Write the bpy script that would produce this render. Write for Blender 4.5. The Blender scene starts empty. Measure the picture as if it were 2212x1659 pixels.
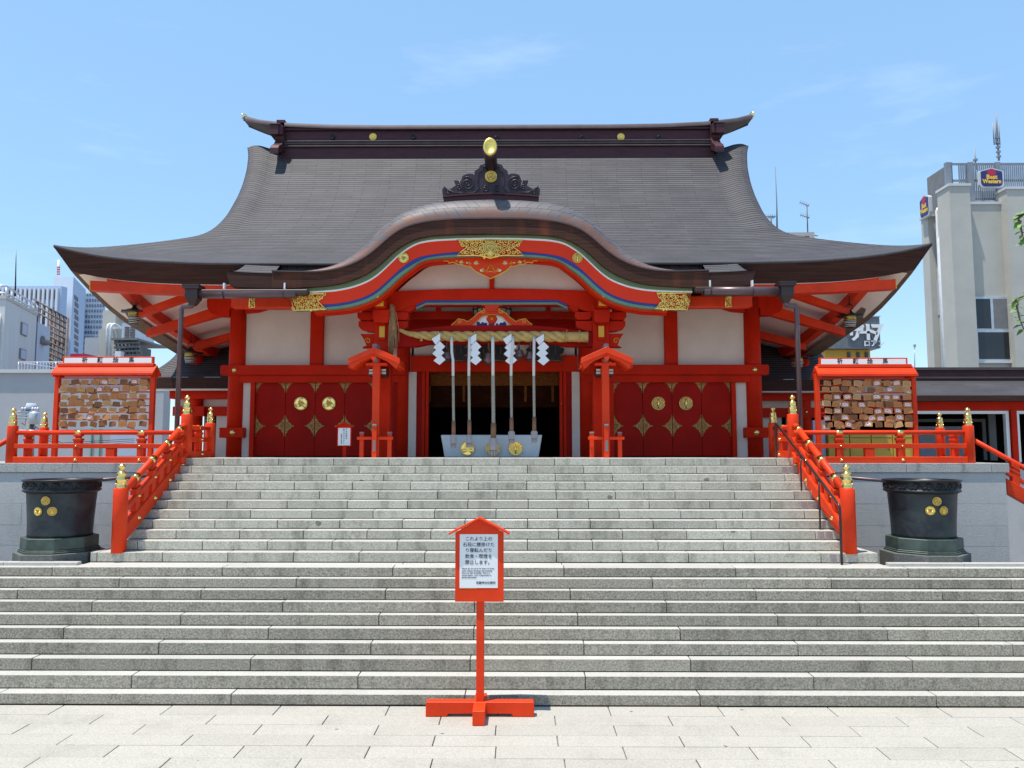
import bpy, math, random
from mathutils import Vector, Matrix
R = math.radians
sc = bpy.context.scene
COL = sc.collection
rnd = random.Random(7)

# ---------------------------------------------------------------- camera
CAMP = Vector((.57, 0, 2.8)); FPX = 1659.; PITCH = R(4.91); YAW = R(.48)
cd = bpy.data.cameras.new("camera"); cam = bpy.data.objects.new("camera", cd); COL.objects.link(cam)
cam.location = CAMP; cam.rotation_euler = (R(90) + PITCH, 0, YAW)
cd.sensor_width = 36; cd.lens = 36 * FPX / 2212; cd.clip_end = 3000; cd.clip_start = .05
sc.camera = cam
# ---------------------------------------------------------------- light
SUN = Vector((.23, .15, -1.0)).normalized()
w = bpy.data.worlds.new("World"); sc.world = w; w.use_nodes = True
nt = w.node_tree; nt.nodes.clear()
sky = nt.nodes.new('ShaderNodeTexSky'); sky.sky_type = 'NISHITA'; sky.sun_disc = False
sky.sun_elevation = math.asin(-SUN.z); sky.sun_rotation = math.atan2(-SUN.x, -SUN.y)
sky.altitude = 50; sky.air_density = 1.1; sky.dust_density = .2; sky.ozone_density = 2.0
bg = nt.nodes.new('ShaderNodeBackground'); bg.inputs[1].default_value = .122
out = nt.nodes.new('ShaderNodeOutputWorld')
# thin cirrus veils
tc = nt.nodes.new('ShaderNodeTexCoord'); mp = nt.nodes.new('ShaderNodeMapping'); mp.inputs['Scale'].default_value = (1.6, 1.6, 7)
mp.inputs['Rotation'].default_value = (R(20), R(-28), 0)
nz = nt.nodes.new('ShaderNodeTexNoise'); nz.inputs['Scale'].default_value = 2.2; nz.inputs['Detail'].default_value = 7; nz.inputs['Roughness'].default_value = .6
rp = nt.nodes.new('ShaderNodeValToRGB'); rp.color_ramp.elements[0].position = .58; rp.color_ramp.elements[1].position = .95
rp.color_ramp.elements[1].color = (.22, .22, .22, 1)
mx = nt.nodes.new('ShaderNodeMixRGB'); mx.inputs[2].default_value = (6.5, 7.2, 8, 1)
L = nt.links.new
L(tc.outputs['Generated'], mp.inputs[0]); L(mp.outputs[0], nz.inputs[0]); L(nz.outputs[0], rp.inputs[0])
L(rp.outputs[0], mx.inputs[0])
hz = nt.nodes.new('ShaderNodeMixRGB'); hz.inputs[0].default_value = .55; hz.inputs[2].default_value = (1.55, 2.95, 4.7, 1)   # summer haze evens the sky out
L(sky.outputs[0], hz.inputs[1]); L(hz.outputs[0], mx.inputs[1]); L(mx.outputs[0], bg.inputs[0]); L(bg.outputs[0], out.inputs[0])
sd = bpy.data.lights.new("sun", 'SUN'); sd.energy = 3.3; sd.angle = R(.5); sd.color = (1, .935, .84)
so = bpy.data.objects.new("sun", sd); COL.objects.link(so); so.rotation_euler = SUN.to_track_quat('-Z', 'Y').to_euler(); so.location = (-8, -6, 25)
sc.view_settings.view_transform = 'Standard'; sc.view_settings.look = 'None'; sc.view_settings.gamma = 1
sc.view_settings.exposure = .88

# ---------------------------------------------------------------- helpers
_fw = Vector((-math.sin(YAW) * math.cos(PITCH), math.cos(YAW) * math.cos(PITCH), math.sin(PITCH)))
_rt = Vector((math.cos(YAW), math.sin(YAW), 0)); _up = _rt.cross(_fw)
def at(px, py, Y):
    """survey: point seen at photo pixel (2212-wide) standing at depth Y"""
    d = _fw + _rt * ((px - 1106) / FPX) - _up * ((py - 829.5) / FPX)
    return CAMP + d * (Y / d.y)
def atz(px, py, Z):
    d = _fw + _rt * ((px - 1106) / FPX) - _up * ((py - 829.5) / FPX)
    return CAMP + d * ((Z - CAMP.z) / d.z)
def AX(px, py, Y): return at(px, py, Y).x
def AZ(py, Y, px=1106): return at(px, py, Y).z
def lerp(a, b, t): return a + (b - a) * t
def interp(tab, x):
    if x <= tab[0][0]: return tab[0][1]
    for (a, b), (c, d) in zip(tab, tab[1:]):
        if x <= c: return b + (d - b) * (x - a) / (c - a)
    return tab[-1][1]
def sstep(a, b, x):
    t = max(0, min(1, (x - a) / (b - a))); return t * t * (3 - 2 * t)

def wloc(o):
    v = Vector((0, 0, 0))
    while o is not None: v += o.location; o = o.parent
    return v
class MB:
    def __init__(s): s.v = []; s.f = []; s.m = []; s.uv = {}; s.cur = 0; s.sm = []; s.smooth = False
    def face(s, idx): s.f.append(tuple(idx)); s.m.append(s.cur); s.sm.append(s.smooth)
    def add(s, vs, fs):
        n = len(s.v); s.v += [tuple(v) for v in vs]
        for f in fs: s.face([n + i for i in f])
        return n
    def box(s, x0, x1, y0, y1, z0, z1):
        s.add([(x0, y0, z0), (x1, y0, z0), (x1, y1, z0), (x0, y1, z0), (x0, y0, z1), (x1, y0, z1), (x1, y1, z1), (x0, y1, z1)],
              [(0, 3, 2, 1), (4, 5, 6, 7), (0, 1, 5, 4), (1, 2, 6, 5), (2, 3, 7, 6), (3, 0, 4, 7)]); return s
    def cbox(s, c, sz, M=None):
        hx, hy, hz = [q / 2 for q in sz]
        vs = [Vector(q) for q in ((-hx, -hy, -hz), (hx, -hy, -hz), (hx, hy, -hz), (-hx, hy, -hz), (-hx, -hy, hz), (hx, -hy, hz), (hx, hy, hz), (-hx, hy, hz))]
        if M is not None: vs = [M @ v for v in vs]
        s.add([v + Vector(c) for v in vs], [(0, 3, 2, 1), (4, 5, 6, 7), (0, 1, 5, 4), (1, 2, 6, 5), (2, 3, 7, 6), (3, 0, 4, 7)]); return s
    def hexa(s, a, b):   # two quads of 4 points each (same winding)
        s.add(list(a) + list(b), [(3, 2, 1, 0), (4, 5, 6, 7), (0, 1, 5, 4), (1, 2, 6, 5), (2, 3, 7, 6), (3, 0, 4, 7)]); return s
    def beam(s, p0, p1, wd, z0, z1):   # vertical-sided beam between two points, z offsets
        p0 = Vector(p0); p1 = Vector(p1); d = (p1 - p0); d.z = 0; d.normalize(); n = Vector((-d.y, d.x, 0)) * wd / 2
        q = lambda p: [p - n + Vector((0, 0, z0)), p + n + Vector((0, 0, z0)), p + n + Vector((0, 0, z1)), p - n + Vector((0, 0, z1))]
        return s.hexa(q(p0), q(p1))
    def prism(s, pts, y0, y1, ax='y'):   # polygon in (a,b), extruded
        n = len(pts)
        mk = {'y': lambda p, t: (p[0], t, p[1]), 'x': lambda p, t: (t, p[0], p[1]), 'z': lambda p, t: (p[0], p[1], t)}[ax]
        b = len(s.v); s.v += [mk(p, y0) for p in pts] + [mk(p, y1) for p in pts]
        s.face([b + i for i in range(n)]); s.face([b + n + i for i in reversed(range(n))])
        for i in range(n): j = (i + 1) % n; s.face([b + i, b + n + i, b + n + j, b + j])
        return s
    def ribbon(s, top, bot, y0, y1):    # strip between two polylines in xz (same count), extruded in y
        n = len(top); b = len(s.v)
        for y in (y0, y1):
            s.v += [(p[0], y, p[1]) for p in top] + [(p[0], y, p[1]) for p in bot]
        o = 2 * n
        for i in range(n - 1):
            s.face([b + i, b + n + i, b + n + i + 1, b + i + 1])
            s.face([b + o + i, b + o + i + 1, b + o + n + i + 1, b + o + n + i])
            s.face([b + i, b + i + 1, b + o + i + 1, b + o + i])
            s.face([b + n + i, b + o + n + i, b + o + n + i + 1, b + n + i + 1])
        s.face([b, b + o, b + o + n, b + n]); s.face([b + n - 1, b + 2 * n - 1, b + o + 2 * n - 1, b + o + n - 1])
        return s
    def lathe(s, prof, c, n=24, M=None, cap=True):
        b = len(s.v); c = Vector(c); k = len(prof); sm = s.smooth; s.smooth = True
        for r, z in prof:
            for i in range(n):
                a = 2 * math.pi * i / n; v = Vector((r * math.cos(a), r * math.sin(a), z))
                if M is not None: v = M @ v
                s.v.append(tuple(v + c))
        for j in range(k - 1):
            for i in range(n):
                i2 = (i + 1) % n; s.face([b + j * n + i, b + j * n + i2, b + (j + 1) * n + i2, b + (j + 1) * n + i])
        s.smooth = False
        if cap: s.face([b + i for i in reversed(range(n))]); s.face([b + (k - 1) * n + i for i in range(n)])
        s.smooth = sm; return s
    def tube(s, path, r, n=8, cap=True):
        path = [Vector(p) for p in path]; rs = r if isinstance(r, (list, tuple)) else [r] * len(path)
        b = len(s.v); k = len(path); prev = None; sm = s.smooth; s.smooth = True
        for j, p in enumerate(path):
            d = (path[min(j + 1, k - 1)] - path[max(j - 1, 0)])
            d = d.normalized() if d.length > 1e-9 else Vector((0, 0, 1))
            if prev is None: u = d.orthogonal().normalized()
            else:
                u = prev - d * prev.dot(d); u = u.normalized() if u.length > 1e-6 else d.orthogonal().normalized()
            prev = u; vv = d.cross(u)
            for i in range(n):
                a = 2 * math.pi * i / n; s.v.append(tuple(p + (u * math.cos(a) + vv * math.sin(a)) * rs[j]))
        for j in range(k - 1):
            for i in range(n):
                i2 = (i + 1) % n; s.face([b + j * n + i, b + j * n + i2, b + (j + 1) * n + i2, b + (j + 1) * n + i])
        s.smooth = False
        if cap: s.face([b + i for i in reversed(range(n))]); s.face([b + (k - 1) * n + i for i in range(n)])
        s.smooth = sm; return s
    def grid(s, rows, uvs=None, smooth=True, flip=False):
        nr = len(rows); nc = len(rows[0]); b = len(s.v); sm = s.smooth; s.smooth = smooth
        for j, r in enumerate(rows):
            for i, p in enumerate(r):
                if uvs: s.uv[len(s.v)] = uvs[j][i]
                s.v.append(tuple(p))
        for j in range(nr - 1):
            for i in range(nc - 1):
                q = [b + j * nc + i, b + j * nc + i + 1, b + (j + 1) * nc + i + 1, b + (j + 1) * nc + i]
                s.face(q[::-1] if flip else q)
        s.smooth = sm; return s
    def build(s, name, mat, parent=None, bevel=0, seg=1):
        o0 = wloc(parent) if parent else Vector((0, 0, 0))
        me = bpy.data.meshes.new(name)
        me.from_pydata([tuple(Vector(v) - o0) for v in s.v], [], s.f)
        for m in (mat if isinstance(mat, (list, tuple)) else [mat]): me.materials.append(m)
        for p, mi, sm in zip(me.polygons, s.m, s.sm): p.material_index = mi; p.use_smooth = sm
        if s.uv:
            ul = me.uv_layers.new(name='UVMap')
            for lp in me.loops:
                ul.data[lp.index].uv = s.uv.get(lp.vertex_index, (0, 0))
        me.update()
        o = bpy.data.objects.new(name, me); COL.objects.link(o)
        if parent: o.parent = parent
        if bevel:
            md = o.modifiers.new('bevel', 'BEVEL'); md.width = bevel; md.segments = seg; md.limit_method = 'ANGLE'; md.angle_limit = R(40)
        return o
def tag(o, label, cat, group=None, kind=None):
    o['label'] = label; o['category'] = cat
    if group: o['group'] = group
    if kind: o['kind'] = kind
    return o
def thing(name, loc, label, cat, group=None):
    o = bpy.data.objects.new(name, None); COL.objects.link(o); o.location = loc; o.empty_display_size = .2
    return tag(o, label, cat, group)
def struct(o): o['kind'] = 'structure'; return o
def copy_tree(o, parent=None):
    c = o.copy(); COL.objects.link(c); c.parent = parent
    for ch in list(o.children): copy_tree(ch, c)
    return c
def box(name, mat, parent, x0, x1, y0, y1, z0, z1, bevel=0):
    return MB().box(x0, x1, y0, y1, z0, z1).build(name, mat, parent, bevel)
def text(name, body, size, loc, mat, parent, rx=90, rz=0, align='CENTER', ext=.001, ry=0, sx=1., line=1., bold=0.):
    cu = bpy.data.curves.new(name, 'FONT'); cu.body = body; cu.size = size; cu.align_x = align; cu.align_y = 'CENTER'
    cu.extrude = ext; cu.space_line = line; cu.resolution_u = 2; cu.offset = bold
    t = bpy.data.objects.new(name, cu); COL.objects.link(t)
    dg = bpy.context.evaluated_depsgraph_get(); dg.update()
    me = bpy.data.meshes.new_from_object(t.evaluated_get(dg)); me.name = name
    bpy.data.objects.remove(t)
    M = Matrix.Translation(Vector(loc) - (wloc(parent) if parent else Vector())) @ Matrix.Rotation(R(rz), 4, 'Z') @ Matrix.Rotation(R(ry), 4, 'Y') @ Matrix.Rotation(R(rx), 4, 'X') @ Matrix.Diagonal((sx, 1, 1, 1))
    me.transform(M); me.materials.clear(); me.materials.append(mat)
    o = bpy.data.objects.new(name, me); COL.objects.link(o)
    if parent: o.parent = parent
    return o

# ---------------------------------------------------------------- materials
def nodes(name):
    m = bpy.data.materials.new(name); m.use_nodes = True; t = m.node_tree
    return m, t, t.nodes['Principled BSDF']
def simple(name, col, rough=.5, metal=0, var=.12, scale=3., bump=0, bscale=60., spec=.5, coat=0, streak=None, island=0.):
    m, t, b = nodes(name); N = t.nodes.new; K = t.links.new
    b.inputs['Roughness'].default_value = rough; b.inputs['Metallic'].default_value = metal
    b.inputs['Specular IOR Level'].default_value = spec
    if coat: b.inputs['Coat Weight'].default_value = coat; b.inputs['Coat Roughness'].default_value = .15
    c = N('ShaderNodeTexCoord'); n = N('ShaderNodeTexNoise'); n.inputs['Scale'].default_value = scale; n.inputs['Detail'].default_value = 6
    n.inputs['Roughness'].default_value = .6
    if streak:
        mp = N('ShaderNodeMapping'); mp.inputs['Scale'].default_value = streak; K(c.outputs['Object'], mp.inputs[0]); K(mp.outputs[0], n.inputs[0])
    else: K(c.outputs['Object'], n.inputs[0])
    r = N('ShaderNodeValToRGB'); r.color_ramp.elements[0].position = .3; r.color_ramp.elements[1].position = .7
    lo = [q * (1 - var) for q in col]; hi = [min(1, q * (1 + var)) for q in col]
    r.color_ramp.elements[0].color = (*lo, 1); r.color_ramp.elements[1].color = (*hi, 1)
    K(n.outputs[0], r.inputs[0]); src = r.outputs[0]
    if island:
        g = N('ShaderNodeNewGeometry'); mr = N('ShaderNodeMapRange'); mr.inputs[3].default_value = 1 - island; mr.inputs[4].default_value = 1 + island
        K(g.outputs['Random Per Island'], mr.inputs[0]); mm = N('ShaderNodeMixRGB'); mm.blend_type = 'MULTIPLY'; mm.inputs[0].default_value = 1
        K(src, mm.inputs[1]); K(mr.outputs[0], mm.inputs[2]); src = mm.outputs[0]
    K(src, b.inputs['Base Color'])
    if bump:
        n2 = N('ShaderNodeTexNoise'); n2.inputs['Scale'].default_value = bscale; n2.inputs['Detail'].default_value = 4; K(c.outputs['Object'], n2.inputs[0])
        bp = N('ShaderNodeBump'); bp.inputs['Strength'].default_value = bump; bp.inputs['Distance'].default_value = .02
        K(n2.outputs[0], bp.inputs['Height']); K(bp.outputs[0], b.inputs['Normal'])
    return m
def stone(name, col, speck=.35, sscale=90., stain=.35, bump=.4, island=.08, rough=.8, stainc=.45, streaky=True):
    """granite: fine speckle, large weather stains, per-block tone"""
    m, t, b = nodes(name); N = t.nodes.new; K = t.links.new
    b.inputs['Roughness'].default_value = rough; b.inputs['Specular IOR Level'].default_value = .3
    c = N('ShaderNodeTexCoord')
    n1 = N('ShaderNodeTexNoise'); n1.inputs['Scale'].default_value = sscale; n1.inputs['Detail'].default_value = 3; n1.inputs['Roughness'].default_value = .8
    K(c.outputs['Object'], n1.inputs[0])
    r1 = N('ShaderNodeValToRGB'); e = r1.color_ramp.elements; e[0].position = .34; e[1].position = .66
    e[0].color = tuple(q * (1 - speck) for q in col) + (1,); e[1].color = tuple(min(1, q * (1 + speck * .6)) for q in col) + (1,)
    K(n1.outputs[0], r1.inputs[0])
    n2 = N('ShaderNodeTexNoise'); n2.inputs['Scale'].default_value = 1.6; n2.inputs['Detail'].default_value = 8; n2.inputs['Roughness'].default_value = .72
    mp = N('ShaderNodeMapping'); mp.inputs['Scale'].default_value = (2.2, 1, .7) if streaky else (1, 1, 1)
    K(c.outputs['Object'], mp.inputs[0]); K(mp.outputs[0], n2.inputs[0])
    r2 = N('ShaderNodeValToRGB'); e = r2.color_ramp.elements; e[0].position = .5; e[1].position = .72; e[0].color = (1, 1, 1, 1); e[1].color = (1 - stainc, 1 - stainc, 1 - stainc * 1.05, 1)
    K(n2.outputs[0], r2.inputs[0])
    mm = N('ShaderNodeMixRGB'); mm.blend_type = 'MULTIPLY'; mm.inputs[0].default_value = stain / .5 if stain < .5 else 1
    K(r1.outputs[0], mm.inputs[1]); K(r2.outputs[0], mm.inputs[2])
    g = N('ShaderNodeNewGeometry'); mr = N('ShaderNodeMapRange'); mr.inputs[3].default_value = 1 - island; mr.inputs[4].default_value = 1 + island
    K(g.outputs['Random Per Island'], mr.inputs[0]); m2 = N('ShaderNodeMixRGB'); m2.blend_type = 'MULTIPLY'; m2.inputs[0].default_value = 1
    K(mm.outputs[0], m2.inputs[1]); K(mr.outputs[0], m2.inputs[2]); K(m2.outputs[0], b.inputs['Base Color'])
    if bump:
        bp = N('ShaderNodeBump'); bp.inputs['Strength'].default_value = bump; bp.inputs['Distance'].default_value = .012
        K(n1.outputs[0], bp.inputs['Height']); K(bp.outputs[0], b.inputs['Normal'])
    return m
def shingle(name, c1, c2, cm, bw, rh, mort, rough, metal, rust=None, offs=.37, bump=.5, lines=False):
    m, t, b = nodes(name); N = t.nodes.new; K = t.links.new
    b.inputs['Roughness'].default_value = rough; b.inputs['Metallic'].default_value = metal; b.inputs['Specular IOR Level'].default_value = .35
    uv = N('ShaderNodeTexCoord')
    br = N('ShaderNodeTexBrick'); br.inputs['Scale'].default_value = 1; br.inputs['Brick Width'].default_value = bw; br.inputs['Row Height'].default_value = rh
    br.inputs['Mortar Size'].default_value = mort; br.inputs['Mortar Smooth'].default_value = .25; br.offset = offs; br.offset_frequency = 3
    br.inputs['Color1'].default_value = (*c1, 1); br.inputs['Color2'].default_value = (*c2, 1); br.inputs['Mortar'].default_value = (*cm, 1)
    K(uv.outputs['UV'], br.inputs[0])
    n = N('ShaderNodeTexNoise'); n.inputs['Scale'].default_value = 1.3; n.inputs['Detail'].default_value = 7; n.inputs['Roughness'].default_value = .65
    K(uv.outputs['Object'], n.inputs[0])
    mr = N('ShaderNodeMapRange'); mr.inputs[1].default_value = .3; mr.inputs[2].default_value = .7; mr.inputs[3].default_value = .82; mr.inputs[4].default_value = 1.15; K(n.outputs[0], mr.inputs[0])
    mm = N('ShaderNodeMixRGB'); mm.blend_type = 'MULTIPLY'; mm.inputs[0].default_value = 1; K(br.outputs[0], mm.inputs[1]); K(mr.outputs[0], mm.inputs[2])
    src = mm.outputs[0]
    if lines:   # shadow and gap under every course, painted into the colour
        sp = N('ShaderNodeSeparateXYZ'); K(uv.outputs['UV'], sp.inputs[0]); dv = N('ShaderNodeMath'); dv.operation = 'DIVIDE'; K(sp.outputs[1], dv.inputs[0]); dv.inputs[1].default_value = rh
        fr = N('ShaderNodeMath'); fr.operation = 'FRACT'; K(dv.outputs[0], fr.inputs[0]); lr = N('ShaderNodeValToRGB'); e = lr.color_ramp.elements
        e[0].position = .0; e[0].color = (.06, .055, .06, 1); e[1].position = .34; e[1].color = (1, 1, 1, 1); q = e.new(.22); q.color = (.12, .11, .12, 1); K(fr.outputs[0], lr.inputs[0])
        ml = N('ShaderNodeMixRGB'); ml.blend_type = 'MULTIPLY'; ml.inputs[0].default_value = 1; K(src, ml.inputs[1]); K(lr.outputs[0], ml.inputs[2]); src = ml.outputs[0]
    if rust:
        sep = N('ShaderNodeSeparateXYZ'); K(uv.outputs['UV'], sep.inputs[0])
        n3 = N('ShaderNodeTexNoise'); n3.inputs['Scale'].default_value = 2.6; n3.inputs['Detail'].default_value = 3; K(uv.outputs['UV'], n3.inputs[0])
        ad = N('ShaderNodeMath'); ad.operation = 'MULTIPLY_ADD'; K(sep.outputs[1], ad.inputs[0]); ad.inputs[1].default_value = -1.3; K(n3.outputs[0], ad.inputs[2])
        rr = N('ShaderNodeValToRGB'); rr.color_ramp.elements[0].position = .2; rr.color_ramp.elements[1].position = .42; K(ad.outputs[0], rr.inputs[0])
        m3 = N('ShaderNodeMixRGB'); K(rr.outputs[0], m3.inputs[0]); K(src, m3.inputs[1]); m3.inputs[2].default_value = (*rust, 1); src = m3.outputs[0]
    K(src, b.inputs['Base Color'])
    bp = N('ShaderNodeBump'); bp.inputs['Strength'].default_value = bump; bp.inputs['Distance'].default_value = .015; bp.invert = True
    K(br.outputs['Fac'], bp.inputs['Height']); K(bp.outputs[0], b.inputs['Normal'])
    return m
def bark(name, col, stainc, amount):
    """thick eave edge: fine horizontal layers with rusty runs"""
    m, t, b = nodes(name); N = t.nodes.new; K = t.links.new; b.inputs['Roughness'].default_value = .75; b.inputs['Specular IOR Level'].default_value = .2
    c = N('ShaderNodeTexCoord'); mp = N('ShaderNodeMapping'); mp.inputs['Scale'].default_value = (1.5, 1.5, 45); K(c.outputs['Object'], mp.inputs[0])
    n = N('ShaderNodeTexNoise'); n.inputs['Scale'].default_value = 1.; n.inputs['Detail'].default_value = 5; K(mp.outputs[0], n.inputs[0])
    r = N('ShaderNodeValToRGB'); r.color_ramp.elements[0].position = .3; r.color_ramp.elements[1].position = .7
    r.color_ramp.elements[0].color = tuple(q * .65 for q in col) + (1,); r.color_ramp.elements[1].color = tuple(q * 1.4 for q in col) + (1,); K(n.outputs[0], r.inputs[0])
    mp2 = N('ShaderNodeMapping'); mp2.inputs['Scale'].default_value = (3.2, 1, .6); K(c.outputs['Object'], mp2.inputs[0])
    n2 = N('ShaderNodeTexNoise'); n2.inputs['Scale'].default_value = 1; n2.inputs['Detail'].default_value = 4; K(mp2.outputs[0], n2.inputs[0])
    r2 = N('ShaderNodeValToRGB'); r2.color_ramp.elements[0].position = .53; r2.color_ramp.elements[1].position = .8; r2.color_ramp.elements[1].color = (amount, amount, amount, 1); K(n2.outputs[0], r2.inputs[0])
    mm = N('ShaderNodeMixRGB'); K(r2.outputs[0], mm.inputs[0]); K(r.outputs[0], mm.inputs[1]); mm.inputs[2].default_value = (*stainc, 1)
    K(mm.outputs[0], b.inputs['Base Color']); return m

M = {}
M['red'] = simple('vermilion_paint', (.68, .043, .007), .45, var=.18, scale=1.7, bump=.05, bscale=25, spec=.2)
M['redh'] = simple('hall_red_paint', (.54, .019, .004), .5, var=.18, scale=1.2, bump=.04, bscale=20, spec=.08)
M['redb'] = simple('bounce_lit_vermilion', (.72, .040, .012), .45, var=.06, scale=1.2, spec=.15)  # lighter vermilion, with bounced light on the barge board put into the colour
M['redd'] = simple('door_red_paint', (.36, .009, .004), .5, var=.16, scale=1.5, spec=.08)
M['plaster'] = simple('white_plaster', (.68, .59, .505), .9, var=.08, scale=1.4, bump=.05, bscale=40)
M['soffit'] = simple('eave_plaster', (.86, .78, .69), .9, var=.07, scale=1.1)
M['roof'] = shingle('copper_shingles', (.064, .060, .066), (.086, .081, .087), (.016, .015, .017), .9, .0945, .004, .7, .0, lines=True)
M['roll'] = shingle('porch_roll_shingles', (.10, .092, .098), (.135, .122, .127), (.03, .022, .022), .21, .26, .006, .55, .1, rust=(.17, .085, .065), offs=.5, bump=.35)
M['ridge'] = simple('dark_copper', (.066, .025, .031), .5, .2, var=.22, scale=2.5, streak=(1, 1, 6), spec=.25)
M['ridgel'] = simple('aged_copper_cap', (.085, .064, .068), .6, .1, spec=.25, var=.18, scale=3)
M['oni'] = simple('carved_dark_copper', (.035, .022, .030), .4, .35, var=.3, scale=8)
M['bark'] = bark('layered_bark_eave', (.046, .020, .015), (.10, .032, .016), .15)
M['barkk'] = bark('porch_bark_eave', (.055, .022, .014), (.19, .048, .018), .6)
M['barku'] = simple('eave_underside', (.16, .10, .065), .8, var=.25, scale=4, streak=(1, 1, 1))
M['green'] = simple('green_paint', (.115, .165, .075), .5, var=.1)
M['green2'] = simple('bluegreen_paint', (.13, .23, .15), .5, var=.1)
M['blue'] = simple('ultramarine_paint', (.02, .03, .22), .5, var=.1)
M['white'] = simple('white_paint', (.82, .80, .76), .5, var=.03)
M['yellow'] = simple('ochre_paint', (.72, .40, .02), .5, var=.06)
M['gold'] = simple('polished_brass', (.90, .66, .22), .2, 1, var=.06, scale=6)
M['goldm'] = simple('gilt_filigree', (.90, .64, .16), .34, .85, var=.12, scale=30)
M['goldd'] = simple('dark_brass', (.42, .27, .08), .38, .9, var=.25, scale=14)  # darker brass that sets crest grooves off from the raised emblems
M['gran'] = stone('granite_upper_riser', (.47, .447, .37), .32, 42, .6, .45, .13, stainc=.5)
M['granr'] = stone('granite_rough_riser', (.34, .312, .25), .5, 38, .6, 1., .14, stainc=.5)
M['grant'] = stone('granite_tread', (.45, .435, .395), .18, 45, .3, .15, .05, stainc=.22, streaky=False)
M['pave'] = stone('granite_paving', (.41, .386, .335), .22, 45, .35, .12, .05, stainc=.2, streaky=False)
M['joint'] = simple('dark_joint', (.05, .047, .042), .95)
M['groundm'] = simple('city_ground', (.22, .21, .20), .95)
M['bstone'] = stone('dark_base_stone', (.13, .135, .125), .4, 45, .3, .3, .0, stainc=.3)
M['wallst'] = stone('terrace_wall_stone', (.48, .47, .455), .16, 60, .3, .5, .03, stainc=.2)
M['coping'] = stone('coping_stone', (.40, .395, .37), .35, 45, .5, 1., .08, stainc=.65)
def mottled(name, c1, c2, rough, metal, scale):
    m, t, b = nodes(name); N = t.nodes.new; K = t.links.new; b.inputs['Roughness'].default_value = rough; b.inputs['Metallic'].default_value = metal
    c = N('ShaderNodeTexCoord'); n = N('ShaderNodeTexNoise'); n.inputs['Scale'].default_value = scale; n.inputs['Detail'].default_value = 9; n.inputs['Roughness'].default_value = .68; n.inputs['Distortion'].default_value = .6
    K(c.outputs['Object'], n.inputs[0]); r = N('ShaderNodeValToRGB'); e = r.color_ramp.elements; e[0].position = .38; e[1].position = .68; e[0].color = (*c1, 1); e[1].color = (*c2, 1); K(n.outputs[0], r.inputs[0]); K(r.outputs[0], b.inputs['Base Color'])
    r2 = N('ShaderNodeMapRange'); r2.inputs[3].default_value = rough - .12; r2.inputs[4].default_value = rough + .2; K(n.outputs[0], r2.inputs[0]); K(r2.outputs[0], b.inputs['Roughness'])
    bp = N('ShaderNodeBump'); bp.inputs['Strength'].default_value = .12; bp.inputs['Distance'].default_value = .02; K(n.outputs[0], bp.inputs['Height']); K(bp.outputs[0], b.inputs['Normal']); return m
M['bronze'] = mottled('tank_bronze', (.012, .015, .026), (.040, .058, .056), .42, .3, 2.6)
M['fitting'] = mottled('openwork_fitting', (.20, .035, .012), (.58, .42, .12), .42, .5, 34)
M['bronzed'] = simple('dark_bronze', (.022, .024, .026), .4, .6, var=.3, scale=6)
M['patina'] = simple('patina_bronze', (.060, .085, .072), .55, .4, var=.4, scale=4)
M['steel'] = simple('dark_handrail_steel', (.05, .042, .042), .3, .7)
M['gutter'] = simple('brown_gutter_paint', (.115, .072, .075), .35, .3, var=.1)
M['gutterd'] = simple('dark_bronze_hopper', (.045, .026, .024), .5, .2)
M['plate'] = simple('galvanised_plate', (.33, .29, .28), .5, .3)
M['black'] = simple('black_lacquer', (.014, .012, .013), .4)
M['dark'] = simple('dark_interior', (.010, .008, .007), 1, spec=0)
M['brownc'] = simple('valance_cloth', (.030, .009, .004), 1, var=.3, scale=6, spec=0)
M['brocade'] = simple('gold_brocade', (.17, .055, .014), .9, 0, var=.85, scale=45, spec=0)
M['straw'] = simple('rope_straw', (.50, .34, .11), .8, var=.2, scale=12, bump=.4, bscale=80)
M['strawd'] = simple('dry_straw', (.36, .22, .10), .85, var=.3, scale=20)
M['paper'] = simple('white_paper', (.74, .745, .75), .7, var=.02)
M['rope'] = simple('braided_cotton', (.33, .31, .25), .85, var=.2, scale=40, bump=.5, bscale=90)
M['wrap'] = simple('white_wrap', (.62, .60, .58), .8, var=.05)
M['sleeve'] = simple('brown_sleeve', (.20, .10, .055), .7, var=.2)
M['tassel'] = simple('tassel_grey', (.40, .37, .38), .9, var=.25, scale=60)
M['bell'] = simple('bell_copper', (.16, .095, .085), .4, .7, var=.2)
M['box'] = simple('offering_box_stone', (.46, .52, .56), .6, var=.06, scale=6)
M['wood'] = simple('tablet_wood', (.52, .215, .065), .7, var=.18, scale=9, streak=(2, 2, 12), island=.0)
M['wood2'] = simple('tablet_wood_dark', (.25, .10, .032), .7, var=.2, scale=9, streak=(2, 2, 12))
M['wood3'] = simple('tablet_wood_pale', (.60, .33, .13), .7, var=.15, scale=9, streak=(2, 2, 12))
M['picw'] = simple('tablet_white_paint', (.78, .74, .76), .6, var=.05)
M['picr'] = simple('tablet_red_paint', (.65, .09, .06), .6)
M['ink'] = simple('black_ink', (.015, .014, .014), .6, var=0)
M['greyc'] = simple('grey_concrete', (.40, .40, .41), .9, var=.06, scale=1.)
M['cream'] = simple('cream_render', (.45, .435, .385), .9, var=.07, scale=.8, bump=.1, bscale=6)
M['whitec'] = simple('white_render', (.54, .54, .54), .9, var=.06, scale=.6, streak=(3, 3, .4))
M['tower'] = simple('far_tower_white', (.62, .66, .72), .8, var=.03, scale=.05)
M['towerb'] = simple('far_tower_blue', (.40, .50, .66), .8, var=.05, scale=.05)
M['towerd'] = simple('far_tower_band', (.15, .12, .15), .7, var=.1)
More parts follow.
